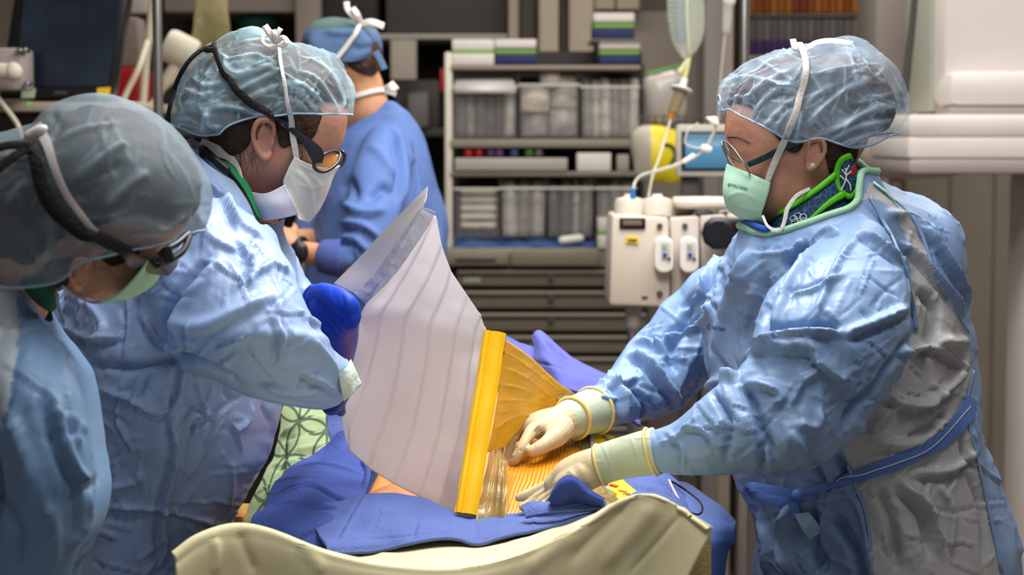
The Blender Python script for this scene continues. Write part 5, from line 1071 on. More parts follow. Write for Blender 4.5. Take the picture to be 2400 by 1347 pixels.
rs = np.random.RandomState(4); tH = bvh(*merge([(Vb, Fb), (Vh, Fh)]))
wisps = []
for k in range(26):
    u, v = (rs.uniform(520, 600), rs.uniform(330, 360)) if k < 20 else (rs.uniform(690, 730), rs.uniform(320, 340))
    L = rs.uniform(25, 60); dx = rs.uniform(-14, 14)
    pts = [cast(tH, u+dx*q*q, v+L*q) for q in (0, .35, .7, 1)]
    if any(q[0] is None for q in pts): continue
    wisps.append(tube(cr([q[0]+q[1]*.0005 for q in pts], 8), .0002, 4))
obj('loose_hair', merge(wisps), M_hair, B, kind='stuff')
capB_keep = [(398, 290), (402, 250), (425, 190), (442, 150), (490, 112), (510, 103), (540, 75), (582, 59), (625, 70), (668, 90), (720, 100), (772, 126), (802, 162), (822, 205), (832, 238), (826, 260), (808, 268), (740, 267), (680, 266), (650, 273), (625, 268), (590, 276), (556, 286), (526, 300), (515, 314), (470, 318), (430, 303)]
capB_ext = [(398, 290), (402, 250), (425, 190), (442, 150), (490, 112), (510, 103), (540, 75), (582, 59), (625, 70), (668, 90), (720, 100), (772, 126), (802, 162), (822, 205), (833, 245), (825, 300), (780, 350), (700, 385), (600, 395), (510, 385), (440, 350), (405, 315)]
sB = [([(505, 110), (530, 140), (560, 135), (600, 130), (650, 150)], 7, 6), ([(540, 175), (590, 165), (640, 150)], 8, 7), ([(545, 215), (600, 190), (660, 160)], 8, 7), ([(560, 240), (610, 215), (660, 195)], 8, 6, 'c'), ([(655, 195), (690, 200), (730, 240), (745, 262)], 8, 7), ([(680, 190), (720, 205), (760, 250)], 8, 7), ([(690, 165), (740, 185), (780, 240), (785, 262)], 8, 7), ([(700, 130), (760, 160), (800, 230), (800, 262)], 8, 6), ([(670, 230), (700, 240), (720, 262)], 6, 6), ([(640, 250), (665, 240), (690, 262)], 6, 5), ([(480, 250), (540, 250), (600, 262), (640, 268)], 9, 8), ([(485, 245), (490, 290), (520, 298)], 7, 6), ([(430, 210), (470, 220), (500, 215)], 8, 7), ([(420, 250), (460, 240), (480, 270), (470, 310)], 8, 7), ([(450, 180), (480, 200), (520, 190)], 7, 6), ([(410, 280), (440, 275), (470, 290)], 6, 5, 'c'), ([(525, 130), (530, 160), (560, 180)], 8, 7, 'f'), ([(560, 100), (620, 95), (680, 110)], 9, 5), ([(740, 130), (790, 190), (815, 250)], 7, 5, 'c')]
Vc, Fc, Ic = cap_build(capB_ext, capB_keep, YB, .118, sB+random_creases(capB_keep, 90, 8, (25, 100), (2.5, 5), (1.5, 4)), top=(1, 16))
capB = obj('bouffant_cap', (Vc, Fc), M_capB, B, attr=Ic)
obj('elastic_hem', hem_of(Vc, Fc, .0013), M_hem, capB)
mB = mirror_rows([[(797, 388, 0), (778, 394, .03), (735, 388, .062), (690, 368, .083)], [(782, 412, 0), (765, 420, .034), (722, 412, .066), (674, 400, .086)], [(770, 448, 0), (752, 455, .034), (715, 450, .064), (664, 432, .084)], [(750, 490, 0), (738, 492, .030), (712, 488, .055), (682, 470, .078)], [(724, 518, 0), (720, 519, .022), (712, 518, .042), (700, 515, .066)]], YB)
mb_ = cloth(mB, 60, 46, .0016, noise=((30, .0015),), strokes=[([(695, 380), (730, 400), (775, 405)], 3, 1.6, 'c'), ([(672, 402), (690, 440), (706, 505)], 3, 1.6, 'c'), ([(700, 430), (730, 440), (765, 430)], 5, 3, 'c'), ([(730, 410), (750, 440), (745, 480)], 5, 2.5, 'c'), ([(690, 400), (720, 430), (735, 480)], 6, 2.5)])
maskB = obj('face_mask', mb_, M_mask, B)
fl = cloth([[(572, 446, YB-.084), (600, 452, YB-.092), (628, 452, YB-.094), (668, 432, YB-.088)], [(590, 480, YB-.085), (620, 482, YB-.094), (650, 478, YB-.094), (684, 468, YB-.084)], [(606, 516, YB-.08), (636, 514, YB-.088), (668, 510, YB-.085), (700, 502, YB-.07)]], 40, 24, .0016, noise=((30, .002),))
obj('mask_side_flap', fl, mat('mask_lavender_white', (206, 208, 224), .7, bumps=(('n', 60, .15, .004),)), maskB)
tBc = bvh(*merge([(Vc, Fc), (Vb, Fb), (Vh, Fh)]))
obj('tie', strap_on(tBc, [(692, 372, 13), (688, 330, 14), (683, 285, 13), (676, 240, 9), (662, 190, 8), (652, 140, 8), (647, 105, 9)], 12, .006), M_tie, maskB)
obj('tie', ribbon(np.array([P(576, 448, YB-.088), P(566, 420, YB-.085), P(560, 395, YB-.08), P(535, 365, YB-.07), P(500, 350, YB-.06), P(470, 335, YB-.04)]), np.array([(-.2, -1, .1)]*6), [.004, .004, .005, .012, .016, .014]), M_tie, maskB)
kY = cast(tBc, 645, 100)[0][1]-.01
def lp(pts, w): return ribbon(np.array([P(u, v, kY-d) for u, v, d in pts]), np.array([(.2, -1, .25)]*len(pts)), w, .0012)
obj('tie_knot', merge([lp([(648, 103, .004), (628, 108, .012), (615, 98, .014), (620, 84, .010), (640, 84, .006), (648, 98, .004)], .0055), lp([(648, 103, .004), (664, 106, .012), (672, 96, .012), (662, 88, .008), (650, 98, .004)], .007), lp([(646, 98, .004), (634, 80, .008), (620, 60, .006)], .009), lp([(648, 98, .006), (650, 80, .010), (658, 66, .008)], .007), lp([(648, 100, .006), (644, 82, .012), (640, 70, .010)], .007)]), M_tie, maskB)
# strapped glasses
ring = cr([(792, 356, .020), (797, 366, .022), (788, 385, .034), (766, 400, .050), (748, 401, .062), (736, 390, .070), (742, 374, .070), (762, 360, .056), (778, 354, .036)], 44, True)
C = np.array([P(u, v, YB-d-.014) for u, v, d in ring]); C = np.vstack([C, C[:1]]); n = len(C)-1
glB = obj('glasses', tube(C, .0026, 8, cap=False), M_frameB, B)
obj('lens', (np.vstack([C[:-1], C[:-1].mean(0)[None]]), [(i, (i+1) % n, n) for i in range(n)]), M_lensRefl, glB)
Cf = C.copy(); Cf[:, 1] = 2*YB-Cf[:, 1]
obj('rim', tube(Cf, .0026, 8, cap=False), M_frameB, glB)
obj('lens', (np.vstack([Cf[:-1], Cf[:-1].mean(0)[None]]), [(i, (i+1) % n, n) for i in range(n)]), M_lensRefl, glB)
obj('bridge', tube(cr([P(790, 358, YB-.034), P(796, 352, YB), P(790, 358, YB+.034)], 9), .0026, 6), M_frameB, glB)
pt = []
for u, v in [(634, 268), (660, 286), (690, 308), (712, 326), (730, 345)]:
    h = cast(tBc, u, v)[0]; pt.append(P(u, v, min(h[1]-.005, YB-.086)))
pt += [P(742, 362, YB-.086), P(744, 382, YB-.085)]
obj('temple_arm', ribbon(np.array(pt), np.array([(.05, -1, 0)]*7), [.0045, .006, .007, .009, .016, .019, .012], .003), M_frameB, glB)
obj('strap', strap_on(tBc, [(506, 112, 10), (518, 135, 12), (530, 170, 12), (550, 205, 14), (580, 232, 17), (612, 256, 16), (642, 274, 9)], 13, .006, .004), M_strap, glB)
obj('strap', strap_on(tBc, [(500, 116, 11), (478, 122, 11), (450, 145, 12), (425, 185, 11), (408, 230, 10), (402, 275, 9), (404, 305, 9)], 11, .004, .004, YB-.04), M_strap, glB)
obj('strap_toggle', remesh([tpx([(484, 118, cast(tBc, 495, 125)[0][1]-.012, 7), (505, 116, cast(tBc, 505, 122)[0][1]-.012, 7)], 10)], .0015, 1), M_black, glB)
obj('lanyard_clip', merge([box(*[x for ab in zip(P(466, 372, YB-.07), P(482, 340, YB-.055)) for x in ab], .002), tube(cr([P(476, 350, YB-.066), P(500, 372, YB-.085), P(530, 398, YB-.09)], 10), .006, 8, flat=((0, 1, 0), .5))]), M_black, B)
obj('scrub_collar', cloth([[(520, 378, YB-.076), (548, 412, YB-.088), (575, 452, YB-.094), (600, 505, YB-.095)], [(545, 385, YB-.072), (570, 415, YB-.082), (592, 455, YB-.088), (612, 515, YB-.09)]], 24, 6, .003), M_scrubG, B)
# gown
gB_poly = [(455, 335), (440, 385), (380, 450), (290, 540), (190, 620), (125, 690), (112, 760), (140, 830), (180, 900), (200, 1000), (190, 1150), (170, 1345), (155, 1720), (155, 1950), (545, 1950), (540, 1500), (540, 1345), (548, 1240), (600, 1130), (640, 1050), (655, 975), (668, 900), (690, 800), (700, 700), (688, 600), (662, 545), (668, 500), (660, 440), (630, 370), (560, 310), (500, 305)]
armB = np.array([(480, 570, 2.52, 120), (505, 640, 2.45, 165), (548, 728, 2.42, 180), (612, 797, 2.405, 152), (694, 852, 2.41, 112), (770, 884, 2.43, 80), (815, 893, 2.44, 60)], float)
armB2 = np.array([(590, 600, 2.82, 80), (660, 645, 2.78, 68), (712, 692, 2.73, 44)], float)
Vg, Fg = remesh([closed_loft([ring3((660, 480), (430, 300), YB, .105), ring3((672, 540), (400, 370), YB, .13), ring3((680, 600), (330, 450), YB, .165), ring3((690, 700), (240, 580), 2.67, .19), ring3((690, 800), (220, 720), 2.67, .18)]), inflate(gB_poly, 2.68, .20, 11), tpx(armB, 28, 56, round_cap=False), tpx(armB2, 22, 30)], .0039, 4)
sgB = [([(482, 611), (433, 661), (390, 727), (383, 805)], 14, 16, 'v'), ([(520, 600), (470, 660), (420, 730), (410, 800)], 15, 8), ([(205, 850), (311, 862), (425, 838), (500, 862), (560, 895)], 12, 16, 'v'), ([(388, 750), (471, 765), (555, 730), (655, 686)], 16, 11), ([(500, 800), (600, 780), (700, 790), (780, 800)], 20, 8), ([(311, 938), (330, 890), (355, 860)], 8, 8, 'f'), ([(327, 738), (370, 790), (416, 828)], 9, 9, 'f'), ([(122, 766), (170, 775), (211, 794), (300, 788)], 9, 8, 'f'), ([(200, 700), (240, 760), (225, 800)], 9, 7), ([(150, 740), (175, 700), (190, 660)], 9, 7), ([(300, 700), (305, 760), (290, 840)], 8, 7, 'f'), ([(399, 966), (410, 1077), (385, 1199), (383, 1320)], 9, 9, 'f'), ([(222, 1188), (388, 1199), (533, 1238)], 7, 6, 'f'), ([(230, 1150), (320, 1130), (330, 1100)], 7, 6), ([(222, 910), (311, 938), (355, 966), (400, 965)], 9, 9, 'f'), ([(433, 1025), (450, 980), (500, 975)], 7, 7, 'f'), ([(250, 1130), (300, 1070), (335, 1040)], 6, 5, 'c'), ([(440, 1120), (480, 1050), (530, 960)], 9, 6), ([(430, 850), (425, 900), (410, 960)], 8, 7, 'f'), ([(590, 945), (580, 985), (550, 1010)], 8, 7), ([(600, 640), (640, 620), (680, 640)], 9, 7), ([(560, 560), (590, 620), (585, 680)], 8, 7, 'f'), ([(450, 480), (500, 560), (560, 590)], 10, 7), ([(520, 450), (560, 520), (620, 560)], 10, 7), ([(655, 690), (650, 760), (655, 850)], 8, 5, 'f'), ([(720, 800), (760, 830), (790, 870)], 9, 7), ([(690, 720), (740, 760), (790, 790), (815, 830)], 10, 7), ([(610, 900), (680, 920), (760, 915)], 9, 7), ([(640, 935), (700, 945), (760, 950)], 6, 6, 'v'), ([(700, 870), (760, 900), (800, 925)], 6, 5, 'f'), ([(480, 420), (530, 470), (560, 540)], 9, 6, 'f'), ([(240, 610), (300, 600), (340, 560)], 8, 6)]
sgB = [(z[0], z[1], z[2]*1.2)+tuple(z[3:]) for z in sgB]
Vg = finish_cloth(Vg, Fg, sgB+random_creases([(130, 700), (450, 420), (640, 600), (820, 860), (650, 950), (540, 1230), (520, 1345), (200, 1345)], 220, 21, (30, 140), (3.5, 7), (2, 5)), noise=((5, .008), (12, .003)), crum=((6, .006), (13, .003)))
neckB = cr([(420, 250), (440, 338), (470, 352), (505, 378), (545, 420), (580, 470), (606, 522), (640, 520), (720, 490), (720, 250)], 60, True)
Vg, Fg = cut(Vg, Fg, lambda c: ~inside(neckB, *opx(c, 2.66)) | (c[:, 2] < 1.2)); Vg = relax_border(Vg, Fg)
gownB = obj('surgical_gown', (Vg, Fg), M_gownB, B)
obj('knit_cuff', cloth([[(822, 842, 2.42), (832, 868, 2.415), (846, 900, 2.42)], [(812, 860, 2.40), (818, 890, 2.395), (826, 922, 2.40)], [(795, 880, 2.40), (800, 912, 2.395), (806, 940, 2.40)]], 16, 12, .002, noise=((40, .002),)), mat('cuff_pale_green', (186, 200, 192), .8, bumps=(('n', 200, .4, .003),)), gownB)
# gloves
gdB = [tpx([(775, 850, 2.69, 44), (785, 825, 2.68, 44), (792, 800, 2.66, 42), (790, 775, 2.64, 46), (782, 745, 2.62, 55), (772, 722, 2.61, 48)], 22, 24), tpx([(740, 700, 2.62, 26), (752, 688, 2.61, 26), (775, 692, 2.58, 26), (798, 712, 2.565, 24)], 16, 20), tpx([(760, 690, 2.60, 26), (790, 694, 2.575, 25), (818, 712, 2.56, 23), (828, 730, 2.565, 20)], 16, 20), tpx([(770, 712, 2.60, 26), (800, 716, 2.575, 25), (826, 735, 2.565, 21), (825, 755, 2.57, 18)], 16, 20), tpx([(780, 735, 2.61, 26), (805, 742, 2.585, 23), (820, 758, 2.58, 18)], 16, 20), tpx([(735, 715, 2.64, 22), (728, 695, 2.645, 20), (735, 682, 2.64, 18)], 14, 18)]
Gb = obj('nitrile_glove', remesh(gdB, .002, 5), M_nitrile, B)
gdetail(Gb, [([(745, 735), (780, 752), (800, 785)], 4, 3, 'v'), ([(750, 722), (790, 740), (815, 775)], 4, 3, 'v'), ([(740, 748), (770, 765), (790, 795)], 4, 3, 'v'), ([(800, 690), (808, 720), (800, 745)], 4, 2.5, 'v')])
Gb2 = obj('nitrile_glove', remesh([tpx([(800, 905, 2.47, 30), (785, 935, 2.50, 28), (775, 952, 2.53, 22), (790, 950, 2.56, 18), (800, 940, 2.57, 14)], 16, 24), tpx([(780, 930, 2.50, 24), (768, 948, 2.52, 16), (774, 962, 2.535, 13)], 14, 20), tpx([(792, 935, 2.52, 22), (796, 958, 2.535, 14), (800, 965, 2.55, 12)], 14, 20)], .0025, 4), mat('nitrile_navy', (24, 44, 120), .45), B)

# ================================================================ man in the left foreground, bowed
Cc = thing('person', 'bowed man in left foreground with grey bouffant cap, black-strapped glasses and stubble', 'person', (-0.55, 2.08, 0))
YC = 2.06
headC = [(-70, 460), (0, 370), (110, 300), (220, 252), (330, 280), (420, 355), (455, 440), (445, 510), (412, 552), (385, 580), (368, 612), (352, 648), (318, 684), (258, 702), (190, 692), (140, 660), (110, 690), (90, 760), (-120, 760), (-130, 600)]
pc = [inflate(headC, YC, .082, 8, floor=.9)]
pc.append(tpx([(20, 600, YC, 95), (-60, 720, YC+.03, 80), (-110, 900, YC+.05, 100), (-110, 1200, YC+.04, 150), (-120, 1700, YC+.04, 150)], 20))
pc.append(tube(cr([P(-60, 840, 2.04), P(70, 960, 1.95), P(105, 1120, 1.92), P(80, 1300, 1.92), P(50, 1420, 1.92), P(80, 1480, 1.93)], 22), np.linspace(.045, .028, 22), 14))
legs_and_shoes(Cc, -.56, 2.12, .85, 0, pc, 1)
Vb, Fb = remesh(pc, .0065, 3); treeC = bvh(Vb, Fb)
ec = ear(196, 642, cast(treeC, 200, 645)[0][1]-.010, 84, -1, .45, .016)
obj('body', merge([(Vb, Fb), ec]), M_skin3, Cc)
hairC = [(-60, 440), (0, 370), (110, 300), (220, 250), (330, 275), (428, 350), (464, 430), (456, 490), (420, 532), (330, 540), (250, 560), (180, 590), (150, 640), (110, 655), (60, 640), (-60, 600)]
Vh, Fh = remesh([inflate(hairC, YC, .100, 8, floor=.8)], .005, 3)
Vh = Vh+vnormals(Vh, Fh)*(pnoise(Vh*np.array([40, 40, 90]))*.003)[:, None]
obj('hair', merge([(Vh, Fh)]+hair_patch(Vb, Fb, [[(225, 590), (340, 575), (300, 606), (280, 618), (262, 628), (250, 618)], [(100, 620), (190, 600), (180, 640), (165, 660), (130, 690), (100, 680)]], YC)), M_hair, Cc)
capC_keep = [(-140, 440), (-60, 335), (0, 318), (60, 302), (102, 290), (118, 256), (160, 233), (220, 225), (282, 232), (342, 260), (402, 302), (452, 362), (480, 422), (483, 462), (470, 512), (442, 548), (402, 566), (352, 580), (300, 588), (250, 602), (190, 612), (162, 640), (130, 664), (60, 673), (0, 673), (-80, 640), (-140, 560)]
capC_ext = [(-140, 440), (-60, 335), (0, 318), (60, 302), (102, 290), (118, 256), (160, 233), (220, 225), (282, 232), (342, 260), (402, 302), (452, 362), (480, 422), (484, 470), (470, 530), (430, 600), (350, 660), (250, 720), (130, 760), (0, 770), (-120, 700), (-160, 560)]
sC = [([(160, 420), (220, 380), (270, 345), (300, 340)], 12, 10), ([(180, 470), (230, 420), (290, 380)], 12, 9, 'v'), ([(240, 480), (300, 430), (350, 400)], 14, 8), ([(130, 330), (200, 300), (280, 290)], 12, 7), ([(60, 520), (90, 570), (60, 640)], 14, 12, 'v'), ([(110, 500), (120, 560), (100, 630)], 12, 9), ([(10, 480), (50, 430), (80, 420)], 12, 9), ([(150, 530), (180, 570), (170, 610)], 10, 8), ([(250, 520), (320, 520), (400, 540)], 14, 8), ([(300, 550), (380, 540), (440, 500)], 10, 7), ([(200, 560), (240, 580), (280, 585)], 9, 7), ([(118, 256), (140, 300), (120, 330)], 9, 6, 'v')]
Vc, Fc, Ic = cap_build(capC_ext, capC_keep, YC, .124, sC+random_creases(capC_keep, 40, 4, (60, 180), (5, 9), (1.5, 3)), top=(0, 15), voxel=.0035, crum=((6, .003),), noise=((6, .008), (14, .005)))
capC = obj('bouffant_cap', (Vc, Fc), M_capC, Cc, attr=Ic)
obj('elastic_hem', hem_of(Vc, Fc, .0013), M_hem, capC)
tCc = bvh(*merge([(Vc, Fc), (Vb, Fb)]))
maskC = obj('face_mask', cloth(mirror_rows([[(392, 600, 0), (372, 606, .03), (352, 612, .060), (345, 612, .076)], [(376, 640, 0), (362, 640, .036), (338, 640, .066), (318, 650, .084)], [(350, 675, 0), (335, 676, .036), (310, 678, .064), (282, 684, .084)], [(300, 700, 0), (290, 703, .030), (265, 706, .056), (240, 706, .078)]], YC), 44, 36, .0016, noise=((30, .0015),)), M_maskg, Cc)
obj('tie', strap_on(tCc, [(338, 628, 18), (310, 600, 18), (260, 568, 17), (205, 520, 15), (165, 465, 16), (135, 400, 18), (112, 340, 22), (96, 305, 24)], 18, .007), mat('tie_pinkish_grey', (190, 182, 182), .7), maskC)
obj('tie', rope_on(tCc, [(242, 706), (205, 696), (170, 680), (148, 662)], 4, .004, fallY=YC-.07), M_tie, maskC)
obj('tie_knot', lp([(90, 310, -.4), (70, 300, -.4), (50, 310, -.4)], .01) if False else tpx([(70, 318, YC-.105, 14), (95, 304, YC-.108, 12), (104, 300, YC-.105, 8)], 10), M_tie, maskC)
ring = cr([(442, 548, .04), (438, 570, .05), (425, 592, .062), (400, 608, .074), (372, 622, .086), (362, 612, .088), (385, 588, .080), (415, 570, .062)], 40, True)
C = np.array([P(u, v, YC-d-.012) for u, v, d in ring]); C = np.vstack([C, C[:1]]); n = len(C)-1
glC = obj('glasses', tube(C, .0036, 8, cap=False), M_black, Cc)
obj('lens', (np.vstack([C[:-1], C[:-1].mean(0)[None]]), [(i, (i+1) % n, n) for i in range(n)]), M_lens, glC)
obj('temple_arm', strap_on(tCc, [(225, 560, 26), (270, 580, 28), (310, 594, 32), (350, 604, 36), (385, 606, 38), (415, 598, 34)], 24, .022, .004, YC-.105), M_black, glC)
obj('hinge_screw', ellipsoid(P(403, 602, YC-.118), (.0025, .0015, .0025), 10, 6), M_steel, glC)
obj('strap', strap_on(tCc, [(80, 352, 20), (90, 385, 26), (100, 430, 30), (125, 480, 30), (165, 522, 28), (210, 555, 26), (250, 574, 20)], 26, .008, .005), M_strap, glC)
obj('strap', strap_on(tCc, [(85, 362, 18), (50, 362, 20), (0, 368, 22), (-60, 380, 20)], 20, .012, .005, YC-.1), M_strap, glC)
obj('strap', strap_on(tCc, [(85, 366, 16), (50, 378, 18), (20, 395, 20), (-40, 430, 20)], 18, .010, .005, YC-.1), M_strap, glC)
obj('scrub_collar', tpx([(70, 660, YC-.06, 24), (100, 690, YC-.075, 26), (118, 715, YC-.06, 16)], 12), M_scrubG2, Cc)
gC_poly = [(-330, 760), (-220, 680), (-120, 600), (0, 580), (60, 620), (82, 690), (118, 752), (170, 815), (206, 870), (216, 980), (226, 1080), (238, 1130), (232, 1205), (196, 1290), (165, 1347), (150, 1600), (140, 2100), (-420, 2100), (-450, 1500), (-420, 1000)]
armC = np.array([(20, 830, 2.0, 100), (85, 930, 1.93, 118), (112, 1060, 1.90, 116), (118, 1150, 1.90, 112), (90, 1290, 1.90, 100), (60, 1420, 1.91, 85)], float)
Vg, Fg = remesh([closed_loft([ring3((110, 640), (-260, 520), YC, .115), ring3((112, 730), (-290, 640), YC, .15), ring3((150, 810), (-320, 740), 2.08, .19), ring3((190, 900), (-350, 860), 2.09, .19)]), inflate(gC_poly, 2.10, .2, 12), tpx(armC, 26, 46)], .005, 5)
sgC = [([(45, 690), (40, 800), (20, 950), (0, 1010)], 7, 5, 'v'), ([(120, 920), (140, 1010), (175, 1100), (210, 1135)], 14, 14, 'f'), ([(150, 900), (165, 980), (185, 1060)], 16, 9), ([(175, 1120), (205, 1140), (232, 1120)], 8, 8, 'v'), ([(20, 960), (60, 1080), (80, 1200)], 18, 10), ([(210, 1150), (200, 1220), (160, 1290)], 12, 8), ([(60, 720), (110, 790), (180, 850)], 14, 7), ([(0, 1150), (40, 1250), (30, 1340)], 16, 10, 'v'), ([(100, 1180), (130, 1240), (120, 1330)], 14, 8)]
Vg = finish_cloth(Vg, Fg, [(z[0], z[1], z[2]*1.3)+tuple(z[3:]) for z in sgC]+random_creases([(0, 720), (120, 780), (210, 900), (230, 1200), (150, 1345), (0, 1345)], 18, 33, (60, 160), (7, 12), (3, 5)), noise=((4, .008), (10, .004)), crum=((5, .003),))
neckC = cr([(-320, 450), (-320, 600), (-100, 640), (0, 668), (62, 690), (92, 735), (122, 752), (170, 700), (170, 450)], 60, True)
Vg, Fg = cut(Vg, Fg, lambda c: ~inside(neckC, *opx(c, 2.08)) | (c[:, 2] < 1.1)); Vg = relax_border(Vg, Fg)
gownC = obj('surgical_gown', (Vg, Fg), [M_gownC, M_gownC2], Cc)
cu, cv = proj(Vg[Fg].mean(1))
gownC.data.polygons.foreach_set('material_index', (inside([(-500, 600), (40, 660), (44, 740), (40, 820), (20, 960), (-10, 1020), (-60, 1400), (-200, 2000), (-500, 2000)], cu, cv)).astype(np.int32))

# ================================================================ man in blue jacket in the background
D = thing('person', 'man in blue scrub jacket and cloth cap with back turned near the supply cart', 'person', (-0.28, 4.05, 0))
YD = 4.05
headD = [(700, 100), (735, 62), (820, 50), (884, 80), (890, 130), (882, 170), (886, 205), (905, 235), (905, 300), (790, 310), (808, 250), (800, 195), (770, 205), (735, 190), (715, 150)]
pd_ = [inflate(headD, YD, .082, 5, floor=.9), tpx([(850, 190, YD, 46), (860, 260, YD, 55), (875, 350, YD+.02, 62), (880, 500, YD+.02, 80), (880, 760, YD+.02, 80), (880, 900, YD+.02, 80)], 18)]
armDs = [(890, 340, 3.96, 40), (880, 440, 3.86, 40), (855, 560, 3.78, 38), (830, 610, 3.74, 36), (770, 602, 3.74, 31), (740, 596, 3.75, 29), (700, 588, 3.76, 26), (680, 574, 3.77, 28)]
pd_.append(tpx(armDs, 16, 40)); pd_ += [tpx([(690, 582, 3.77, 26), (672, 560, 3.77, 24), (662, 545, 3.78, 18)], 14, 16), tpx([(680, 560, 3.76, 14), (664, 572, 3.755, 11), (655, 590, 3.76, 10)], 10, 16), tpx([(672, 552, 3.77, 13), (656, 560, 3.765, 11), (648, 578, 3.77, 9)], 10, 16), tpx([(670, 542, 3.78, 12), (654, 548, 3.78, 10), (645, 560, 3.78, 8)], 10, 16), tpx([(690, 560, 3.79, 12), (695, 540, 3.80, 10), (690, 525, 3.80, 8)], 10, 16)]
pd_.append(tpx([(800, 340, 4.18, 50), (770, 450, 4.2, 46), (740, 560, 4.1, 38), (700, 565, 3.95, 30), (670, 570, 3.88, 26)], 14, 30))
legs_and_shoes(D, -.28, 4.05, .88, 0, pd_, -1)
Vb, Fb = remesh(pd_, .0075, 3); treeD = bvh(Vb, Fb)
obj('body', (Vb, Fb), M_skin2, D)
hp = [(706, 105), (738, 66), (820, 54), (884, 82), (893, 130), (886, 172), (870, 184), (840, 178), (818, 168), (806, 140), (770, 125), (730, 118)]
obj('hair', remesh([inflate(hp, YD, .090, 5, floor=.6)], .006, 3), M_hair2, D)
cpk = [(704, 92), (720, 62), (760, 45), (820, 41), (870, 54), (892, 76), (895, 102), (886, 126), (850, 140), (806, 144), (752, 124), (720, 108)]
Vc, Fc = remesh([inflate([(704, 92), (720, 62), (760, 45), (820, 41), (870, 54), (892, 76), (896, 110), (880, 160), (820, 185), (760, 170), (715, 130)], YD, .106, 5, floor=.75)], .006, 3)
Vc = finish_cloth(Vc, Fc, [([(760, 70), (800, 75), (860, 72)], 6, 4), ([(820, 110), (850, 115), (885, 105)], 5, 4, 'v')], crum=((8, .004),), noise=((10, .006),))
Vc, Fc = cut(Vc, Fc, lambda c: inside(grow(cpk, (0, 7), 20), *opx(c, YD))); Vc = relax_border(Vc, Fc)
capD = obj('cloth_cap', (Vc, Fc), [M_capD, mat('cap_crown_green', (78, 104, 104), .8)], D)
cu, cv = proj(Vc[Fc].mean(1)); capD.data.polygons.foreach_set('material_index', (cv < 70+.0*cu).astype(np.int32))
tCD = bvh(*merge([(Vc, Fc), (Vb, Fb)]))
obj('cap_tail', bowloop([(880, 120, .1), (892, 140, .1), (902, 162, .1)], .012, YD), M_capD, capD)
obj('mask_tie', strap_on(tCD, [(792, 134, 10), (815, 105, 10), (832, 80, 10), (846, 58, 10)], 10, .008, .002), M_tie, D)
obj('mask_tie', strap_on(tCD, [(800, 245, 9), (830, 226, 10), (870, 215, 11), (905, 212, 11)], 10, .008, .002), M_tie, D)
kY = YD-.10
obj('tie_knot', merge([lp([(846, 58, 0), (830, 40, .01), (815, 22, .005), (812, 4, 0)], .012), lp([(848, 58, 0), (870, 52, .01), (900, 62, 0)], .015), lp([(846, 56, 0), (838, 35, .02), (826, 18, .01)], .012)]), M_tie, D)
obj('tie_knot', merge([lp([(902, 213, 0), (916, 206, .01), (928, 198, .0)], .02), lp([(902, 214, 0), (918, 216, .01), (928, 222, .0)], .012)]), M_tie, D)
gD = [(780, 320), (835, 270), (885, 240), (908, 228), (935, 237), (972, 272), (1006, 340), (1026, 430), (1040, 520), (1046, 700), (1050, 900), (1045, 1080), (710, 1080), (700, 900), (702, 700), (735, 560), (765, 420)]
Vg, Fg = remesh([inflate(gD, YD, .20, 8), tpx([(915, 330, 3.93, 62), (890, 420, 3.84, 78), (868, 520, 3.77, 76), (845, 590, 3.74, 62), (800, 604, 3.735, 46), (768, 602, 3.74, 38)], 22, 40, round_cap=False), tpx([(800, 350, 4.2, 60), (765, 460, 4.2, 60), (740, 560, 4.1, 50)], 20, 24)], .0068, 5)
sD = [([(930, 300), (945, 400), (940, 480)], 10, 10, 'f'), ([(860, 470), (900, 440), (925, 460)], 12, 12, 'v'), ([(800, 470), (850, 500), (905, 490)], 10, 10), ([(800, 520), (850, 530), (890, 560)], 9, 9, 'f'), ([(790, 560), (830, 560), (860, 590)], 8, 8, 'f'), ([(800, 450), (820, 430), (835, 470)], 12, 10, 'v'), ([(870, 340), (900, 370), (930, 420)], 12, 7), ([(960, 350), (980, 450), (985, 560)], 12, 8), ([(820, 580), (830, 620), (810, 640)], 7, 7, 'v')]
Vg = finish_cloth(Vg, Fg, sD, crum=((4, .005),), noise=((4, .012), (9, .006)))
jk = obj('scrub_jacket', (Vg, Fg), M_scrubD, D)
obj('knit_cuff', tpx([(800, 604, 3.735, 47), (780, 603, 3.737, 44), (758, 600, 3.745, 40)], 22, 14, round_cap=False), M_cuffD, jk)
obj('trouser_waist', remesh([tpx([(875, 1040, YD, 120), (875, 1200, YD, 120), (875, 1400, YD, 100)], 20, 12)], .012, 2), M_scrubD, D)
wt = obj('wristwatch', rope_ring(702, 588, 3.76, 29, P(740, 596, 3.75)-P(690, 582, 3.765), 8), M_black, D)
obj('watch_case', remesh([ellipsoid(P(700, 590, 3.725), (.02, .009, .022))], .003, 1), M_black, wt)
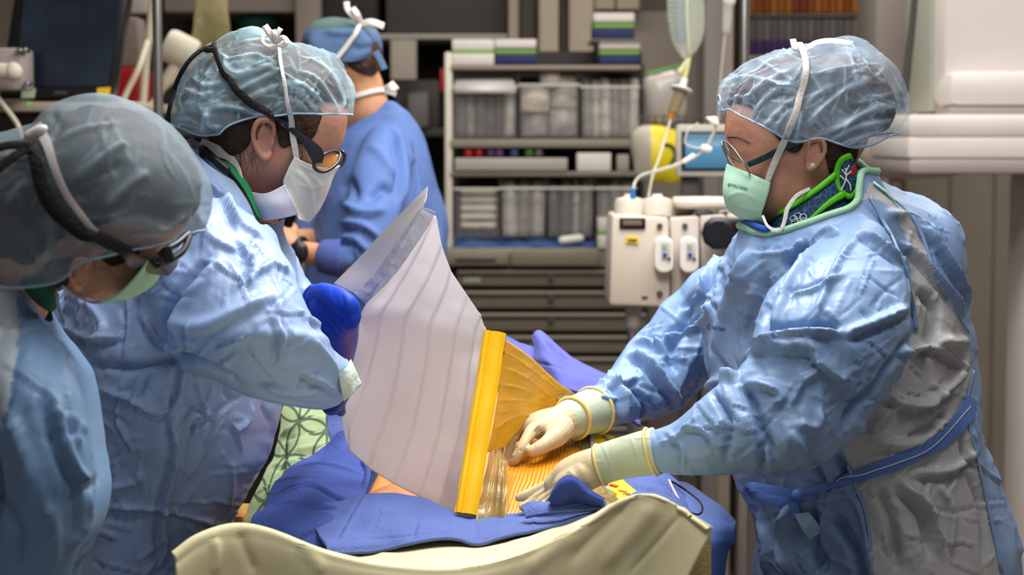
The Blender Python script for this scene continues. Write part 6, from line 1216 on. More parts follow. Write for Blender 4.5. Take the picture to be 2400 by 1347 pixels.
# ================================================================ operating table, patient and drapes
M_cream = mat('blanket_cream', (214, 206, 166), .95, var=(5, .06), bumps=(('n', 420, .15, .001),))
M_towel2 = mat('towel_royal', (62, 82, 156), .95, var=(6, .10), bumps=(('n', 420, .6, .002), ('n', 30, .3, .006)))
M_towel3 = mat('towel_violet_blue', (92, 98, 178), .95, var=(6, .08), bumps=(('n', 420, .5, .002),))
M_drape = mat('drape_light_blue', (92, 118, 186), .6, var=(4, .08), bumps=(('n', 30, .2, .006),))
M_pad = mat('table_pad', (40, 40, 46), .6)
tb = thing('operating_table', 'operating table under the drapes with dark pad and steel column', 'table', (-.05, 2.75, 0))
hobj('pad', box(-.26, .20, 2.16, 3.75, .755, .825, .02), M_pad, tb); hobj('frame', box(-.27, .21, 2.16, 3.78, .715, .755, .006), MATS['steel'], tb); hobj('column', box(-.15, .05, 2.7, 3.0, .06, .716, .02), MATS['steel'], tb); hobj('base', box(-.2, .16, 2.4, 3.4, 0, .07, .02), M_darkg, tb)
hobj('side_rail', box(.225, .235, 2.2, 3.7, .72, .75, .002), MATS['steel'], tb); hobj('side_rail', box(-.285, -.275, 2.2, 3.7, .72, .75, .002), MATS['steel'], tb)
# patient: one body mesh lying away from the camera
pt_ = thing('person', 'patient lying on the table, covered by drapes except orange-stained skin', 'person', (-.05, 2.75, .825))
M_pskin = mat('skin_iodine', (226, 150, 84), .45, var=(12, .10), bumps=(('n', 60, .25, .003),))
def fl_(pts, r, f): return tube(cr(pts, 30), cr(np.array(r)[:, None], 30)[:, 0], 24, flat=((0, 0, 1), f))
pbd = [fl_([(-.03, 2.42, .90), (-.02, 2.65, .925), (-.01, 2.9, .955), (-.02, 3.15, .95), (-.02, 3.3, .95)], [.12, .15, .16, .17, .11], .68), fl_([(-.03, 3.28, .95), (-.03, 3.4, .95), (-.03, 3.5, .96), (-.03, 3.58, .96)], [.06, .055, .085, .07], 1.0),
       fl_([(-.10, 2.62, .91), (-.10, 2.57, .90), (-.10, 2.53, .89)], [.06, .055, .05], .8), fl_([(.05, 2.60, .91), (.06, 2.55, .90), (.06, 2.52, .89)], [.06, .055, .05], .8), ellipsoid(P(935, 1205, 2.56), (.055, .06, .042)), fl_([(-.17, 3.15, .95), (-.2, 2.95, .91), (-.19, 2.75, .90)], [.05, .04, .035], .9), fl_([(.13, 3.15, .95), (.15, 2.95, .91), (.14, 2.8, .90)], [.05, .04, .035], .9)]
Vp, Fp = remesh(pbd, .009, 6); obj('body', (Vp, Fp), M_pskin, pt_)
# cream blanket over the near end
R0 = [(500, 1300, 2.46), (640, 1300, 2.44), (780, 1300, 2.40), (900, 1286, 2.38), (1010, 1266, 2.38), (1120, 1262, 2.38), (1250, 1240, 2.38), (1350, 1215, 2.39), (1440, 1190, 2.42), (1520, 1190, 2.44), (1600, 1215, 2.46)]
R05 = [(450, 1318, 2.25), (560, 1300, 2.26), (700, 1320, 2.25), (860, 1330, 2.22), (1000, 1322, 2.20), (1140, 1310, 2.20), (1260, 1280, 2.22), (1360, 1240, 2.24), (1450, 1195, 2.26), (1530, 1180, 2.27), (1620, 1225, 2.28)]
R1 = [(410, 1300, 2.08), (470, 1262, 2.10), (555, 1240, 2.12), (640, 1250, 2.12), (760, 1290, 2.10), (900, 1318, 2.08), (1050, 1325, 2.07), (1200, 1298, 2.08), (1350, 1238, 2.10), (1440, 1182, 2.12), (1510, 1160, 2.12), (1580, 1182, 2.12), (1658, 1230, 2.10)]
R15 = [(u, v+26, Y-.025) for u, v, Y in R1]; R2 = [(u+dx, 1440+(u-1000)**2*-.00006, Y-.035) for (u, v, Y), dx in zip(R1, [4, 4, 0, -10, -20, 0, 10, 20, 10, -20, -50, -70, -70])]; R3 = [(u, 1640, Y-.03) for u, v, Y in R2]; R4 = [(u, 1900, Y-.02) for u, v, Y in R2]
def rs_row(r): return [tuple(q) for q in cr(r, 13)]
sBl = [([(560, 1245), (575, 1290), (600, 1345)], 14, 8, 'v'), ([(500, 1260), (505, 1300), (500, 1345)], 12, 7), ([(700, 1275), (740, 1310), (760, 1345)], 16, 6), ([(1480, 1175), (1400, 1250), (1330, 1320)], 18, 10, 'v'), ([(1540, 1175), (1480, 1250), (1400, 1330)], 20, 9), ([(1600, 1200), (1540, 1270), (1470, 1345)], 8, 5, 'v'), ([(1350, 1250), (1280, 1300), (1230, 1345)], 16, 6), ([(860, 1300), (960, 1305), (1080, 1290)], 10, 5), ([(1150, 1290), (1250, 1262), (1330, 1235)], 9, 5)]
bl = obj('blanket', cloth([rs_row(r) for r in (R0, R05, R1, R15, R2, R3, R4)], 230, 150, .005, noise=((7, .006),), strokes=sBl), M_cream); tag(bl, 'cream cotton blanket draped over the near end of the operating table', 'blanket')
# folded back end of the blanket at its right corner
be = obj('folded_end', cloth([[(1560, 1240, 2.135), (1636, 1224, 2.14), (1661, 1234, 2.15)], [(1545, 1300, 2.12), (1630, 1300, 2.125), (1663, 1300, 2.15)], [(1535, 1400, 2.12), (1625, 1400, 2.125), (1662, 1400, 2.15)], [(1535, 1560, 2.12), (1625, 1560, 2.125), (1660, 1560, 2.15)]], 20, 40, .006, noise=((12, .003),)), mat('blanket_end_beige', (176, 160, 112), .95, bumps=(('n', 260, .5, .003),)), bl)  # end face in a darker beige than the rest of the blanket
tbe = bvh(*quads_of(be.data)) if False else BVHTree.FromPolygons([v.co[:] for v in be.data.vertices], [tuple(p.vertices) for p in be.data.polygons])
obj('printed_mark', merge([strap_on(tbe, q, 6, .003, .0008) for q in ([(1594, 1300, 8), (1596, 1330, 10), (1594, 1346, 9)], [(1582, 1316, 6), (1584, 1334, 7), (1582, 1346, 7)], [(1572, 1328, 5), (1573, 1338, 6), (1572, 1347, 6)], [(1566, 1344, 8), (1580, 1346, 8), (1596, 1345, 8)])]), mat('print_brown', (84, 66, 44), .8), be)
# blue towels
def towel(rows, nu, nv, m, label, strokes=(), noise=((14, .004), (40, .0012)), th=.004):
    o = obj('surgical_towel', cloth(rows, nu, nv, th, noise=noise, strokes=strokes), m); tag(o, label, 'towel', 'blue surgical towels'); return o
towel([[(700, 1190, 2.50), (800, 1172, 2.50), (850, 1158, 2.50), (925, 1158, 2.50), (1000, 1172, 2.48), (1065, 1200, 2.46), (1120, 1214, 2.45), (1200, 1206, 2.45), (1300, 1190, 2.45), (1425, 1186, 2.47)],
       [(730, 1230, 2.43), (800, 1215, 2.43), (860, 1195, 2.43), (925, 1195, 2.43), (1000, 1212, 2.42), (1065, 1232, 2.40), (1120, 1242, 2.40), (1200, 1226, 2.40), (1300, 1208, 2.40), (1425, 1192, 2.42)],
       [(760, 1272, 2.34), (830, 1268, 2.34), (900, 1262, 2.34), (960, 1258, 2.33), (1030, 1252, 2.33), (1080, 1258, 2.33), (1120, 1268, 2.32), (1180, 1252, 2.33), (1280, 1232, 2.34), (1425, 1200, 2.36)],
       [(770, 1300, 2.32), (830, 1296, 2.32), (900, 1288, 2.32), (960, 1274, 2.31), (1030, 1262, 2.31), (1080, 1266, 2.31), (1120, 1276, 2.30), (1180, 1258, 2.31), (1280, 1238, 2.32), (1425, 1204, 2.34)]], 200, 60, M_blue_towel,
      'long blue towel lying across the front of the patient along the cream blanket', [([(985, 1190), (985, 1230), (978, 1265)], 5, 5, 'f'), ([(1115, 1226), (1116, 1250), (1118, 1272)], 6, 6, 'v'), ([(860, 1165), (830, 1215), (800, 1270)], 7, 6, 'f'), ([(1250, 1195), (1252, 1220), (1248, 1245)], 5, 4, 'f'), ([(1060, 1215), (1050, 1240), (1050, 1262)], 5, 3), ([(1340, 1190), (1330, 1215)], 5, 3, 'f'), ([(820, 1262), (920, 1258), (1000, 1250), (1080, 1252)], 4, 3, 'f'), ([(900, 1165), (895, 1210), (880, 1262)], 4, 2.5, 'f'), ([(1035, 1200), (1030, 1235), (1025, 1258)], 4, 2.5, 'f'), ([(1170, 1215), (1172, 1235), (1168, 1255)], 4, 3, 'f'), ([(870, 1200), (960, 1205), (1040, 1225), (1110, 1240)], 5, 2.5), ([(1140, 1225), (1220, 1215), (1320, 1200)], 4, 2.5, 'f')])
towel([[(742, 1062, 2.80), (770, 1040, 2.80), (810, 1010, 2.78), (850, 1060, 2.72), (868, 1100, 2.66)], [(690, 1085, 2.74), (740, 1080, 2.72), (790, 1075, 2.70), (840, 1100, 2.66), (866, 1125, 2.61)], [(648, 1130, 2.66), (710, 1118, 2.62), (770, 1128, 2.60), (830, 1140, 2.58), (856, 1158, 2.55)], [(620, 1190, 2.56), (690, 1170, 2.52), (750, 1180, 2.50), (800, 1185, 2.49), (828, 1192, 2.48)], [(592, 1222, 2.48), (660, 1225, 2.43), (720, 1235, 2.41), (770, 1235, 2.41), (800, 1235, 2.41)], [(590, 1290, 2.44), (650, 1290, 2.39), (710, 1295, 2.37), (760, 1295, 2.37), (790, 1290, 2.37)]], 110, 130, M_towel2, 'blue towel folded over the left flank of the patient',
      [([(640, 1160), (720, 1135), (790, 1165), (820, 1185)], 6, 7, 'f'), ([(610, 1210), (680, 1180), (760, 1190), (800, 1200)], 7, 7, 'f'), ([(680, 1265), (730, 1240), (770, 1215)], 8, 6, 'f'), ([(700, 1095), (770, 1090), (850, 1115)], 8, 6), ([(850, 1080), (862, 1110), (850, 1150)], 5, 5, 'f'), ([(650, 1130), (700, 1120), (760, 1120)], 7, 5), ([(830, 1020), (850, 1060), (860, 1100)], 7, 5)])
towel([[(764, 958, 2.86), (784, 950, 2.86), (806, 960, 2.86)], [(768, 1000, 2.84), (790, 1000, 2.84), (815, 1000, 2.84)], [(776, 1040, 2.82), (800, 1030, 2.82), (830, 1030, 2.82)]], 24, 40, M_blue_towel, 'strip of blue towel between the green patterned cloth and the white sheet')
towel([[(1290, 1170, 2.36), (1298, 1150, 2.355), (1316, 1126, 2.35), (1336, 1118, 2.35), (1360, 1130, 2.35), (1382, 1150, 2.35), (1415, 1172, 2.36)], [(1290, 1172, 2.34), (1304, 1152, 2.335), (1320, 1134, 2.33), (1340, 1128, 2.33), (1358, 1140, 2.33), (1378, 1158, 2.33), (1412, 1176, 2.34)], [(1290, 1180, 2.35), (1310, 1172, 2.34), (1330, 1160, 2.335), (1342, 1150, 2.335), (1358, 1158, 2.335), (1378, 1172, 2.34), (1412, 1184, 2.35)], [(1292, 1192, 2.37), (1310, 1190, 2.36), (1330, 1184, 2.36), (1345, 1182, 2.36), (1362, 1186, 2.36), (1380, 1188, 2.36), (1412, 1192, 2.37)]], 60, 36, mat('towel_navy', (38, 58, 128), .95, bumps=(('n', 420, .6, .002),)), 'dark blue towel corner standing up over the lower gloved hand', noise=((30, .002),))
towel([[(1225, 1186, 2.38), (1250, 1178, 2.37), (1300, 1180, 2.365), (1350, 1174, 2.36), (1420, 1176, 2.37)], [(1228, 1198, 2.36), (1255, 1190, 2.355), (1300, 1188, 2.35), (1350, 1184, 2.35), (1420, 1184, 2.36)], [(1232, 1212, 2.35), (1260, 1206, 2.345), (1310, 1200, 2.34), (1360, 1196, 2.34), (1420, 1192, 2.35)]], 50, 24, M_blue_towel, 'folded blue towel edge lying just below the gloved fingertips', noise=((30, .002),))
towel([[(1185, 790, 3.12), (1215, 803, 3.12), (1240, 810, 3.12), (1262, 815, 3.10)], [(1185, 830, 3.08), (1215, 835, 3.08), (1240, 845, 3.08), (1268, 850, 3.07)], [(1190, 890, 3.02), (1220, 890, 3.02), (1250, 895, 3.02), (1290, 900, 3.02)]], 50, 40, M_towel3, 'ribbed violet-blue towel behind the yellow film, left of the raised fold', [([(1200+k*9, 795), (1200+k*9, 860)], 3, 2, 'v') for k in range(7)])
towel([[(1250, 792, 3.06), (1258, 780, 3.06), (1270, 781, 3.06), (1300, 806, 3.08), (1340, 835, 3.10), (1400, 868, 3.12), (1500, 905, 3.14)], [(1251, 810, 3.02), (1262, 795, 3.01), (1280, 800, 3.00), (1310, 822, 3.02), (1345, 845, 3.04), (1400, 872, 3.06), (1500, 910, 3.08)], [(1254, 840, 2.99), (1275, 832, 2.97), (1300, 842, 2.96), (1330, 858, 2.97), (1370, 876, 2.98), (1420, 900, 3.0), (1500, 930, 3.02)], [(1258, 856, 2.98), (1290, 858, 2.94), (1320, 872, 2.93), (1350, 886, 2.93), (1380, 900, 2.94), (1430, 920, 2.96), (1500, 950, 3.0)], [(1262, 890, 2.95), (1300, 900, 2.92), (1330, 915, 2.90), (1360, 925, 2.90), (1400, 940, 2.91), (1440, 960, 2.93), (1500, 1000, 2.96)]], 80, 60, M_towel3, 'violet-blue towel with a raised peak behind the yellow film', [([(1262, 850), (1310, 862), (1360, 888)], 4, 5, 'v'), ([(1275, 800), (1310, 830), (1340, 850)], 10, 7, 'v')])
towel([[(1430, 1120, 2.70), (1470, 1105, 2.72), (1530, 1105, 2.72), (1570, 1120, 2.70), (1600, 1150, 2.66)], [(1440, 1150, 2.60), (1480, 1130, 2.60), (1530, 1125, 2.60), (1575, 1150, 2.58), (1610, 1190, 2.54)], [(1460, 1175, 2.48), (1500, 1155, 2.48), (1540, 1150, 2.48), (1580, 1180, 2.46), (1620, 1220, 2.42)], [(1480, 1240, 2.40), (1510, 1220, 2.40), (1550, 1220, 2.40), (1590, 1240, 2.38), (1625, 1280, 2.36)]], 80, 60, M_blue_towel, 'blue towel bunched at the right side of the patient below the gown sleeve', [([(1450, 1140), (1500, 1125), (1560, 1135)], 6, 6, 'f'), ([(1460, 1155), (1510, 1142), (1580, 1165)], 6, 6, 'f'), ([(1500, 1120), (1550, 1130), (1590, 1170)], 5, 5, 'v')])
dr = obj('side_drape', cloth([[(1570, 1126, 2.80), (1610, 1134, 2.80), (1650, 1160, 2.78), (1690, 1190, 2.76), (1724, 1228, 2.74)], [(1590, 1180, 2.70), (1620, 1190, 2.69), (1655, 1210, 2.68), (1690, 1225, 2.68), (1722, 1236, 2.70)], [(1600, 1260, 2.66), (1630, 1265, 2.65), (1660, 1262, 2.65), (1690, 1262, 2.66), (1720, 1268, 2.69)], [(1620, 1345, 2.66), (1645, 1345, 2.65), (1665, 1330, 2.65), (1685, 1310, 2.66), (1702, 1298, 2.68)], [(1640, 1420, 2.66), (1655, 1430, 2.65), (1668, 1440, 2.65), (1680, 1440, 2.66), (1692, 1440, 2.68)], [(1640, 1700, 2.66), (1655, 1700, 2.65), (1668, 1700, 2.65), (1680, 1700, 2.66), (1692, 1700, 2.68)]], 60, 90, .002, noise=((12, .005),), strokes=[([(1600, 1150), (1660, 1190), (1715, 1228)], 8, 6), ([(1640, 1260), (1650, 1300), (1655, 1345)], 8, 6, 'v')]), M_drape); tag(dr, 'light blue drape hanging down right of the cream blanket', 'drape')
tag(obj('cable', tpx([(1575, 1128, 2.62, 2.5), (1610, 1150, 2.62, 2.5), (1640, 1175, 2.60, 2.5), (1646, 1195, 2.58, 2.5), (1636, 1205, 2.57, 2.5), (1615, 1200, 2.57, 2.5)], 8, 40), MATS['cable_black']), 'thin black cable looping over the light blue drape', 'cable')
tag(obj('cable', tpx([(1568, 1125, 2.60, 3), (1585, 1160, 2.56, 3), (1605, 1190, 2.52, 3), (1622, 1210, 2.48, 3)], 8, 30), mat('cable_pale', (206, 190, 200), .4)), 'pale tube running down beside the light blue drape', 'cable')
hobj('support_post', box(P(1733, 1300, 3.2)[0], P(1750, 1300, 3.2)[0], 3.2, 3.22, 0, P(1740, 1085, 3.2)[2], .003), mat('post_brown_grey', (120, 112, 104), .4)); tag(bpy.data.objects['support_post'], 'narrow grey upright post left of the nurse skirt', 'post')
# green patterned cloth
def circles_mat():
    s = NT('cloth_green_circles'); v = s.mapv((15.5, 15.5, 15.5), (0, .5, 0)); sp = s.add('ShaderNodeSeparateXYZ', {0: v}); tot = None
    for ox, oz in ((0, 0), (.5, .5)):
        a = s.math('SUBTRACT', s.math('FRACT', s.math('ADD', sp.outputs[0], ox)), .5); b = s.math('SUBTRACT', s.math('FRACT', s.math('ADD', sp.outputs[2], oz)), .5)
        d = s.math('SQRT', s.math('ADD', s.math('MULTIPLY', a, a), s.math('MULTIPLY', b, b)))
        for r in (.5, .36 if False else .49):
            q = s.math('LESS_THAN', s.math('ABSOLUTE', s.math('SUBTRACT', d, r-.01)), .022); tot = q if tot is None else s.math('MAXIMUM', tot, q)
    s.put(s.b, 'Base Color', s.mix(tot, lin((150, 168, 128)), lin((66, 86, 60)))); s.b.inputs['Roughness'].default_value = .9; s.put(s.b, 'Normal', s.bump(s.noise(300, 2), .4, .002)); return s.m
gc = obj('patterned_cloth', cloth([[(668, 945, 3.05), (715, 950, 3.03), (760, 945, 3.03), (800, 945, 3.03)], [(656, 1010, 2.98), (705, 1005, 2.95), (755, 1010, 2.95), (805, 1010, 2.97)], [(640, 1070, 2.92), (690, 1065, 2.90), (735, 1065, 2.90), (790, 1060, 2.92)], [(610, 1130, 2.86), (650, 1120, 2.84), (690, 1112, 2.82), (740, 1110, 2.82)], [(575, 1200, 2.78), (615, 1190, 2.76), (650, 1170, 2.74), (690, 1160, 2.72)], [(555, 1260, 2.74), (600, 1255, 2.72), (640, 1240, 2.70), (680, 1230, 2.68)]], 90, 130, .003, noise=((10, .008), (24, .003)), strokes=[([(660, 1020), (710, 1000), (770, 985)], 10, 12, 'f'), ([(690, 1060), (740, 1050), (790, 1045)], 9, 10, 'f'), ([(640, 1090), (690, 1085), (720, 1075)], 8, 8, 'f'), ([(700, 970), (730, 990), (790, 970)], 8, 8), ([(600, 1160), (640, 1140), (680, 1120)], 8, 8, 'f'), ([(670, 1030), (665, 1080), (650, 1110)], 8, 8, 'v')]), circles_mat()); tag(gc, 'pale green cloth patterned with dark interlocking circles beside the patient', 'cloth')
ws = obj('white_edging', tpx([(735, 1072, 2.79, 5), (750, 1055, 2.80, 5), (770, 1042, 2.80, 4), (790, 1035, 2.80, 3)], 8), M_wcard, gc)
tag(hobj('orange_pad', bpx(535, 1208, 572, 1250, 2.74, .1, .006), mat('pad_orange', (196, 140, 56), .7)), 'small orange pad showing beside the pale blue gown hem', 'pad')
# ---------------------------------------------------------------- incise drape: pleated sheet, rolled edge, film
dp = thing('incise_drape', 'pleated translucent white sheet with yellow rolled edge and yellow adhesive film', 'drape', tuple(P(1080, 1215, 2.42)))
L = [  # pleat lines, bottom to top: (u, v, Y)
    [(812, 1045, 2.56), (800, 985, 2.57), (795, 935, 2.585), (822, 862, 2.60), (838, 800, 2.61), (846, 735, 2.62), (880, 680, 2.60), (940, 575, 2.56), (990, 487, 2.52)],
    [(822, 1058, 2.56), (822, 1000, 2.57), (850, 930, 2.58), (868, 870, 2.59), (884, 800, 2.60), (896, 735, 2.61), (925, 690, 2.595), (980, 590, 2.555), (1024, 506, 2.52)],
    [(870, 1100, 2.545), (884, 1050, 2.55), (908, 985, 2.56), (925, 920, 2.57), (944, 835, 2.58), (955, 750, 2.595), (980, 700, 2.585), (1015, 630, 2.555), (1036, 578, 2.535)],
    [(925, 1135, 2.53), (942, 1090, 2.535), (968, 1015, 2.545), (988, 930, 2.555), (1004, 850, 2.565), (1012, 768, 2.58), (1030, 720, 2.57), (1048, 675, 2.555), (1058, 635, 2.54)],
    [(985, 1165, 2.515), (1000, 1120, 2.52), (1026, 1030, 2.53), (1046, 940, 2.54), (1060, 860, 2.55), (1068, 785, 2.565), (1080, 745, 2.56), (1092, 715, 2.55), (1098, 695, 2.545)],
    [(1030, 1190, 2.50), (1045, 1140, 2.505), (1070, 1040, 2.515), (1092, 940, 2.525), (1104, 865, 2.535), (1112, 800, 2.55), (1118, 770, 2.548), (1124, 752, 2.545), (1127, 740, 2.542)],
    [(1064, 1204, 2.465), (1078, 1130, 2.475), (1096, 1040, 2.49), (1112, 950, 2.51), (1124, 870, 2.525), (1132, 810, 2.54), (1136, 790, 2.542), (1138, 778, 2.543), (1138, 770, 2.544)]]
nv, per = 110, 14
lines = [cr(l, nv) for l in L]; G = []
for k in range(len(lines)-1):
    for j in range(per):
        t = j/per; q = lines[k]*(1-t)+lines[k+1]*t; q = q.copy(); q[:, 2] += .005*(t if t < .9 else (1-t)/.1*.9)-.002; G.append(q)
G.append(lines[-1]); G = np.array(G)
g3 = PA(G[..., 0], G[..., 1], G[..., 2]); Vs = g3.reshape(-1, 3); Vs = Vs+vnormals(Vs, gfaces(*g3.shape[:2]))*(pnoise(Vs*12)*.004+pnoise(Vs*34)*.0012)[:, None]
M_sheet = NT('paper_translucent'); s_ = M_sheet; c_ = lin((234, 230, 233)); s_.b.inputs['Base Color'].default_value = c_; s_.b.inputs['Roughness'].default_value = .5; s_.put(s_.b, 'Normal', s_.bump(s_.noise(220, 2), .15, .001))
tr2 = s_.add('ShaderNodeBsdfTranslucent', {'Color': c_}); mx = s_.add('ShaderNodeMixShader', {0: .5, 1: s_.b.outputs[0], 2: tr2.outputs[0]}); tp2 = s_.add('ShaderNodeBsdfTransparent'); mx2 = s_.add('ShaderNodeMixShader', {0: .93, 1: tp2.outputs[0], 2: mx.outputs[0]}); s_.t.links.new(mx2.outputs[0], s_.out.inputs[0]); M_sheet = s_.m
obj('pleated_sheet', solid(Vs.reshape(g3.shape), .0006), M_sheet, dp)
bkp = grid_patch([[(782, 664, 2.68), (840, 606, 2.66), (910, 530, 2.62), (960, 480, 2.59), (1002, 437, 2.57)], [(810, 676, 2.66), (866, 624, 2.64), (935, 540, 2.60), (978, 488, 2.575), (1000, 458, 2.56)], [(850, 700, 2.635), (900, 645, 2.61), (955, 565, 2.58), (985, 505, 2.555), (996, 474, 2.545)]], 40, 14)
obj('backing_paper', solid(bkp, .0006), mat('paper_grey_white', (206, 198, 192), .7), dp)
clr = cloth([[(832, 690, 2.605), (880, 636, 2.585), (935, 560, 2.55), (985, 488, 2.515)], [(845, 700, 2.60), (895, 645, 2.58), (955, 565, 2.545), (1004, 490, 2.508)], [(858, 712, 2.60), (910, 660, 2.575), (972, 580, 2.54), (1022, 498, 2.506)]], 70, 16, .0008, noise=((30, .003), (70, .0015)))
obj('clear_strip', clr, mat('strip_clear', (196, 196, 204), .08, spec=1.0, alpha=.5, bumps=(('n', 60, .8, .01),)), dp)
# rolled yellow edge
M_yroll = mat('film_yellow', (246, 190, 18), .38, spec=.45, var=(6, .06), bumps=(('n', 30, .15, .004),))
rl = cr([(1160, 778, 2.545), (1152, 830, 2.535), (1142, 900, 2.52), (1128, 980, 2.50), (1115, 1060, 2.48), (1104, 1130, 2.46), (1092, 1205, 2.44)], 60); Cr = PA(rl[:, 0], rl[:, 1], rl[:, 2]); Tn = nrm(np.gradient(Cr, axis=0)); Sd = nrm(np.cross(Tn, [0, -1, 0])); 
if Sd[0][0] < 0: Sd = -Sd
Nn = np.cross(Sd, Tn); Nn *= np.sign(-Nn[:, 1:2]); mp = (rl[:, 2]/FPX)[:, None]
prof = [(-27, 2), (-22, 9), (-14, 11), (-10, 7), (-4, 10), (8, 13), (20, 10), (27, 3), (24, -6), (0, -9), (-22, -6)]
rings = np.stack([Cr+Sd*a*mp+Nn*b*mp for a, b in prof], 1); n_ = len(prof); Vr = rings.reshape(-1, 3)
Fr_ = [(i*n_+j, i*n_+(j+1) % n_, (i+1)*n_+(j+1) % n_, (i+1)*n_+j) for i in range(len(rl)-1) for j in range(n_)]+[tuple(range(n_))[::-1], tuple((len(rl)-1)*n_+j for j in range(n_))]
obj('rolled_edge', (Vr, Fr_), M_yroll, dp)
# stretched film and film stuck to the skin
def yellow_film():
    s = NT('film_yellow_clear'); b = s.b; u = s.noise(5, 3); 
    c = s.mix(s.ramp(u, .35, .65), lin((255, 214, 44)), lin((246, 212, 84))); s.put(b, 'Base Color', c); b.inputs['Roughness'].default_value = .28; b.inputs['Specular IOR Level'].default_value = .55
    v = s.mapv((6, 6, 60), (0, .75, 0)); n1 = s.noise(1.5, 3, vec=v); s.put(b, 'Normal', s.bump(n1, .5, .006))
    tr = s.add('ShaderNodeBsdfTranslucent', {'Color': c}); tp = s.add('ShaderNodeBsdfTransparent', {0: (1, .84, .3, 1)})
    m1 = s.add('ShaderNodeMixShader', {0: .55, 1: b.outputs[0], 2: tr.outputs[0]}); m2 = s.add('ShaderNodeMixShader', {0: .78, 1: tp.outputs[0], 2: m1.outputs[0]}); s.t.links.new(m2.outputs[0], s.out.inputs[0]); return s.m
M_yfilm = yellow_film()
sF = [([(1175, 860), (1240, 890), (1300, 940)], 4, 4), ([(1170, 900), (1230, 915), (1300, 945)], 4, 4), ([(1165, 940), (1230, 940), (1300, 955)], 4, 4), ([(1170, 820), (1230, 855), (1310, 915)], 4, 4), ([(1155, 1010), (1200, 980), (1290, 965)], 4, 5), ([(1160, 970), (1220, 960), (1300, 960)], 3, 3), ([(1180, 800), (1240, 840), (1320, 915)], 3, 3), ([(1150, 1050), (1180, 1000), (1260, 975)], 4, 4)]
obj('stretched_film', cloth([[(1186, 797, 2.55), (1235, 832, 2.62), (1290, 880, 2.72), (1345, 925, 2.82)], [(1178, 860, 2.54), (1225, 888, 2.60), (1275, 915, 2.69), (1330, 945, 2.80)], [(1166, 930, 2.525), (1210, 945, 2.58), (1260, 952, 2.67), (1318, 966, 2.77)], [(1155, 1000, 2.51), (1195, 1000, 2.57), (1250, 990, 2.66), (1310, 985, 2.74)], [(1143, 1060, 2.495), (1165, 1052, 2.56), (1230, 1030, 2.66), (1320, 1010, 2.72)]], 90, 90, .0006, noise=((14, .003),), strokes=sF), M_yfilm, dp)
def orange_film():
    s = NT('film_orange_skin'); b = s.b; v = s.mapv((1, 1, 1), (0, math.radians(62), 0)); wv = s.add('ShaderNodeTexWave', {'Vector': v, 'Scale': 70.0, 'Distortion': 4.0, 'Detail': 1.0, 'Detail Scale': .5}, bands_direction='Z').outputs['Fac']
    c = s.mix(s.ramp(wv, .0, .5), lin((196, 116, 14)), lin((228, 148, 26))); s.put(b, 'Base Color', c); b.inputs['Roughness'].default_value = .35; s.put(b, 'Normal', s.bump(wv, .35, .002)); return s.m
obj('film_on_skin', cloth([[(1160, 1040, 2.68), (1220, 1020, 2.70), (1290, 1010, 2.72), (1350, 1000, 2.74), (1400, 1000, 2.74)], [(1165, 1085, 2.58), (1225, 1070, 2.60), (1290, 1055, 2.62), (1345, 1050, 2.64), (1400, 1060, 2.66)], [(1172, 1130, 2.52), (1230, 1120, 2.53), (1290, 1105, 2.54), (1345, 1100, 2.56), (1400, 1110, 2.58)], [(1176, 1175, 2.47), (1230, 1168, 2.48), (1290, 1155, 2.485), (1345, 1150, 2.50), (1400, 1150, 2.52)], [(1176, 1225, 2.43), (1230, 1220, 2.43), (1290, 1212, 2.44), (1345, 1200, 2.45), (1400, 1195, 2.47)]], 90, 80, .0015, noise=((10, .003),), strokes=[([(1200, 1110), (1190, 1150), (1185, 1210)], 6, 6, 'v'), ([(1195, 1100), (1182, 1130), (1176, 1170)], 5, 7)]), orange_film(), dp)
M_olive = film_mat('film_olive', (168, 150, 84), (.5, .95), rough=.2, spec=.7, wscale=16, aniso=(1.5, 1.5, .4)); 
obj('loose_film', cloth([[(1150, 1052, 2.50), (1162, 1060, 2.515), (1172, 1062, 2.52), (1184, 1072, 2.52)], [(1140, 1100, 2.48), (1156, 1104, 2.49), (1172, 1106, 2.485), (1188, 1120, 2.48)], [(1130, 1150, 2.46), (1148, 1154, 2.465), (1168, 1156, 2.46), (1188, 1166, 2.45)], [(1118, 1200, 2.44), (1142, 1206, 2.44), (1165, 1206, 2.435), (1186, 1210, 2.42)], [(1112, 1235, 2.42), (1140, 1240, 2.42), (1165, 1240, 2.415), (1186, 1240, 2.40)]], 50, 70, .0006, noise=((40, .003),), strokes=[([(1160, 1070), (1152, 1130), (1140, 1200)], 4, 4), ([(1172, 1075), (1168, 1130), (1160, 1210)], 3, 4), ([(1180, 1090), (1180, 1140), (1176, 1200)], 3, 4)]), M_olive, dp)
obj('loose_film', cloth([[(1300, 890, 2.78), (1320, 905, 2.79), (1345, 925, 2.80)], [(1308, 930, 2.75), (1325, 945, 2.76), (1345, 955, 2.78)], [(1340, 985, 2.72), (1370, 1000, 2.72), (1392, 1010, 2.73)], [(1352, 1040, 2.66), (1372, 1040, 2.66), (1392, 1050, 2.67)], [(1358, 1085, 2.60), (1375, 1085, 2.60), (1395, 1085, 2.61)]], 40, 60, .0006, noise=((40, .003),), strokes=[([(1310, 900), (1330, 940), (1345, 960)], 4, 5), ([(1360, 1010), (1362, 1050), (1366, 1080)], 4, 5), ([(1375, 1010), (1380, 1050), (1382, 1080)], 3, 4)]), M_olive, dp)
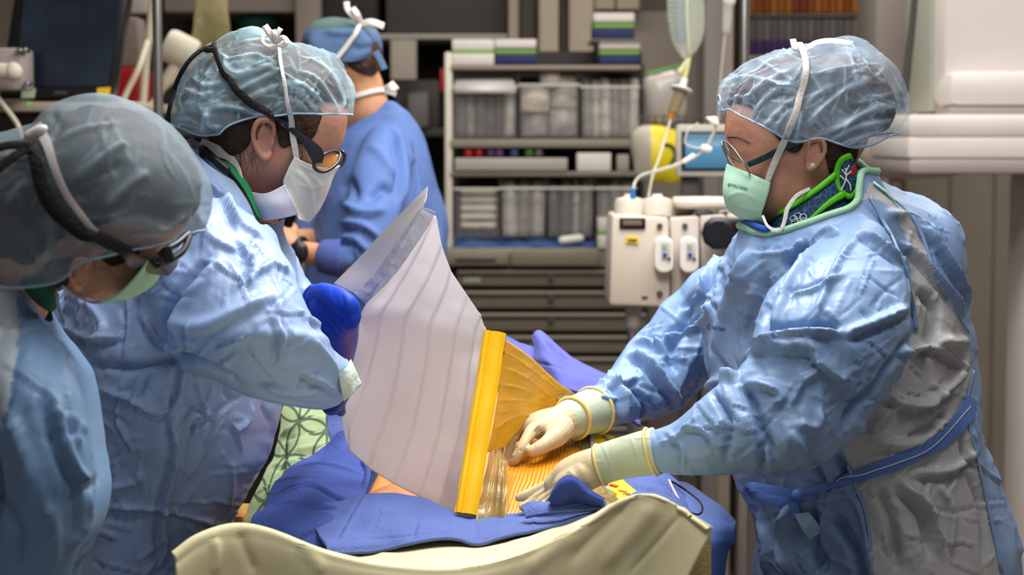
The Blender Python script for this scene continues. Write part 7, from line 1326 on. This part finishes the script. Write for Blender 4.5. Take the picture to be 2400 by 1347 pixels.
obj('loose_film', cloth([[(1388, 1150, 2.50), (1410, 1140, 2.51), (1435, 1150, 2.51), (1452, 1165, 2.50)], [(1392, 1172, 2.46), (1412, 1165, 2.46), (1435, 1172, 2.46), (1455, 1185, 2.46)], [(1395, 1195, 2.43), (1415, 1190, 2.43), (1435, 1195, 2.43), (1460, 1205, 2.43)]], 36, 30, .0006, noise=((50, .003),)), M_olive, dp)
lb = obj('printed_strip', cloth([[(1383, 1010, 2.70), (1393, 1012, 2.70), (1440, 1020, 2.72)], [(1386, 1060, 2.64), (1396, 1062, 2.64), (1446, 1062, 2.66)], [(1400, 1110, 2.58), (1412, 1108, 2.58), (1450, 1100, 2.60)], [(1422, 1150, 2.53), (1436, 1142, 2.53), (1462, 1125, 2.55)], [(1448, 1180, 2.48), (1460, 1170, 2.48), (1492, 1152, 2.50)], [(1470, 1215, 2.44), (1485, 1205, 2.44), (1520, 1190, 2.46)]], 40, 70, .0008), [mat('strip_yellow', (244, 206, 24), .45), mat('strip_white_edge', (214, 206, 214), .5)], dp)
VL = np.array([v.co[:] for v in lb.data.vertices]); fcL = np.array([np.mean([proj(VL[i]) for i in p.vertices], 0) for p in lb.data.polygons])
edge = cr([(1383, 1010), (1386, 1060), (1400, 1110), (1422, 1150), (1448, 1180), (1470, 1215)], 60)
lb.data.polygons.foreach_set('material_index', (np.sqrt(((fcL[:, None]-edge[None])**2).sum(-1)).min(1) < 10).astype(np.int32))
tL = BVHTree.FromPolygons(VL.tolist(), [tuple(p.vertices) for p in lb.data.polygons])
M_mred = mat('mark_red', (196, 70, 24), .5); M_mdk = mat('mark_dark', (90, 70, 20), .6)
obj('red_mark', strap_on(tL, [(1430, 1136, 9), (1438, 1138, 9), (1447, 1141, 9)], 9, .001, .0005), M_mred, lb)
obj('printed_line', strap_on(tL, [(1428, 1124, 2), (1441, 1124, 2)], 2, .001, .0005), M_mdk, lb); obj('printed_line', strap_on(tL, [(1450, 1150, 3), (1470, 1154, 3)], 3, .001, .0005), M_mred, lb); obj('printed_line', strap_on(tL, [(1460, 1158, 3), (1478, 1158, 3)], 3, .001, .0005), M_mdk, lb); obj('printed_line', strap_on(tL, [(1468, 1162, 3), (1484, 1160, 3)], 3, .001, .0005), M_mdk, lb); obj('printed_line', strap_on(tL, [(1418, 1032, 3), (1428, 1032, 3)], 3, .001, .0005), M_mdk, lb); obj('printed_line', strap_on(tL, [(1412, 1025, 2), (1420, 1026, 2)], 2, .001, .0005), M_mdk, lb)

for m_ in bpy.data.materials:
    try: m_.cycles.emission_sampling = 'NONE'
    except Exception: pass
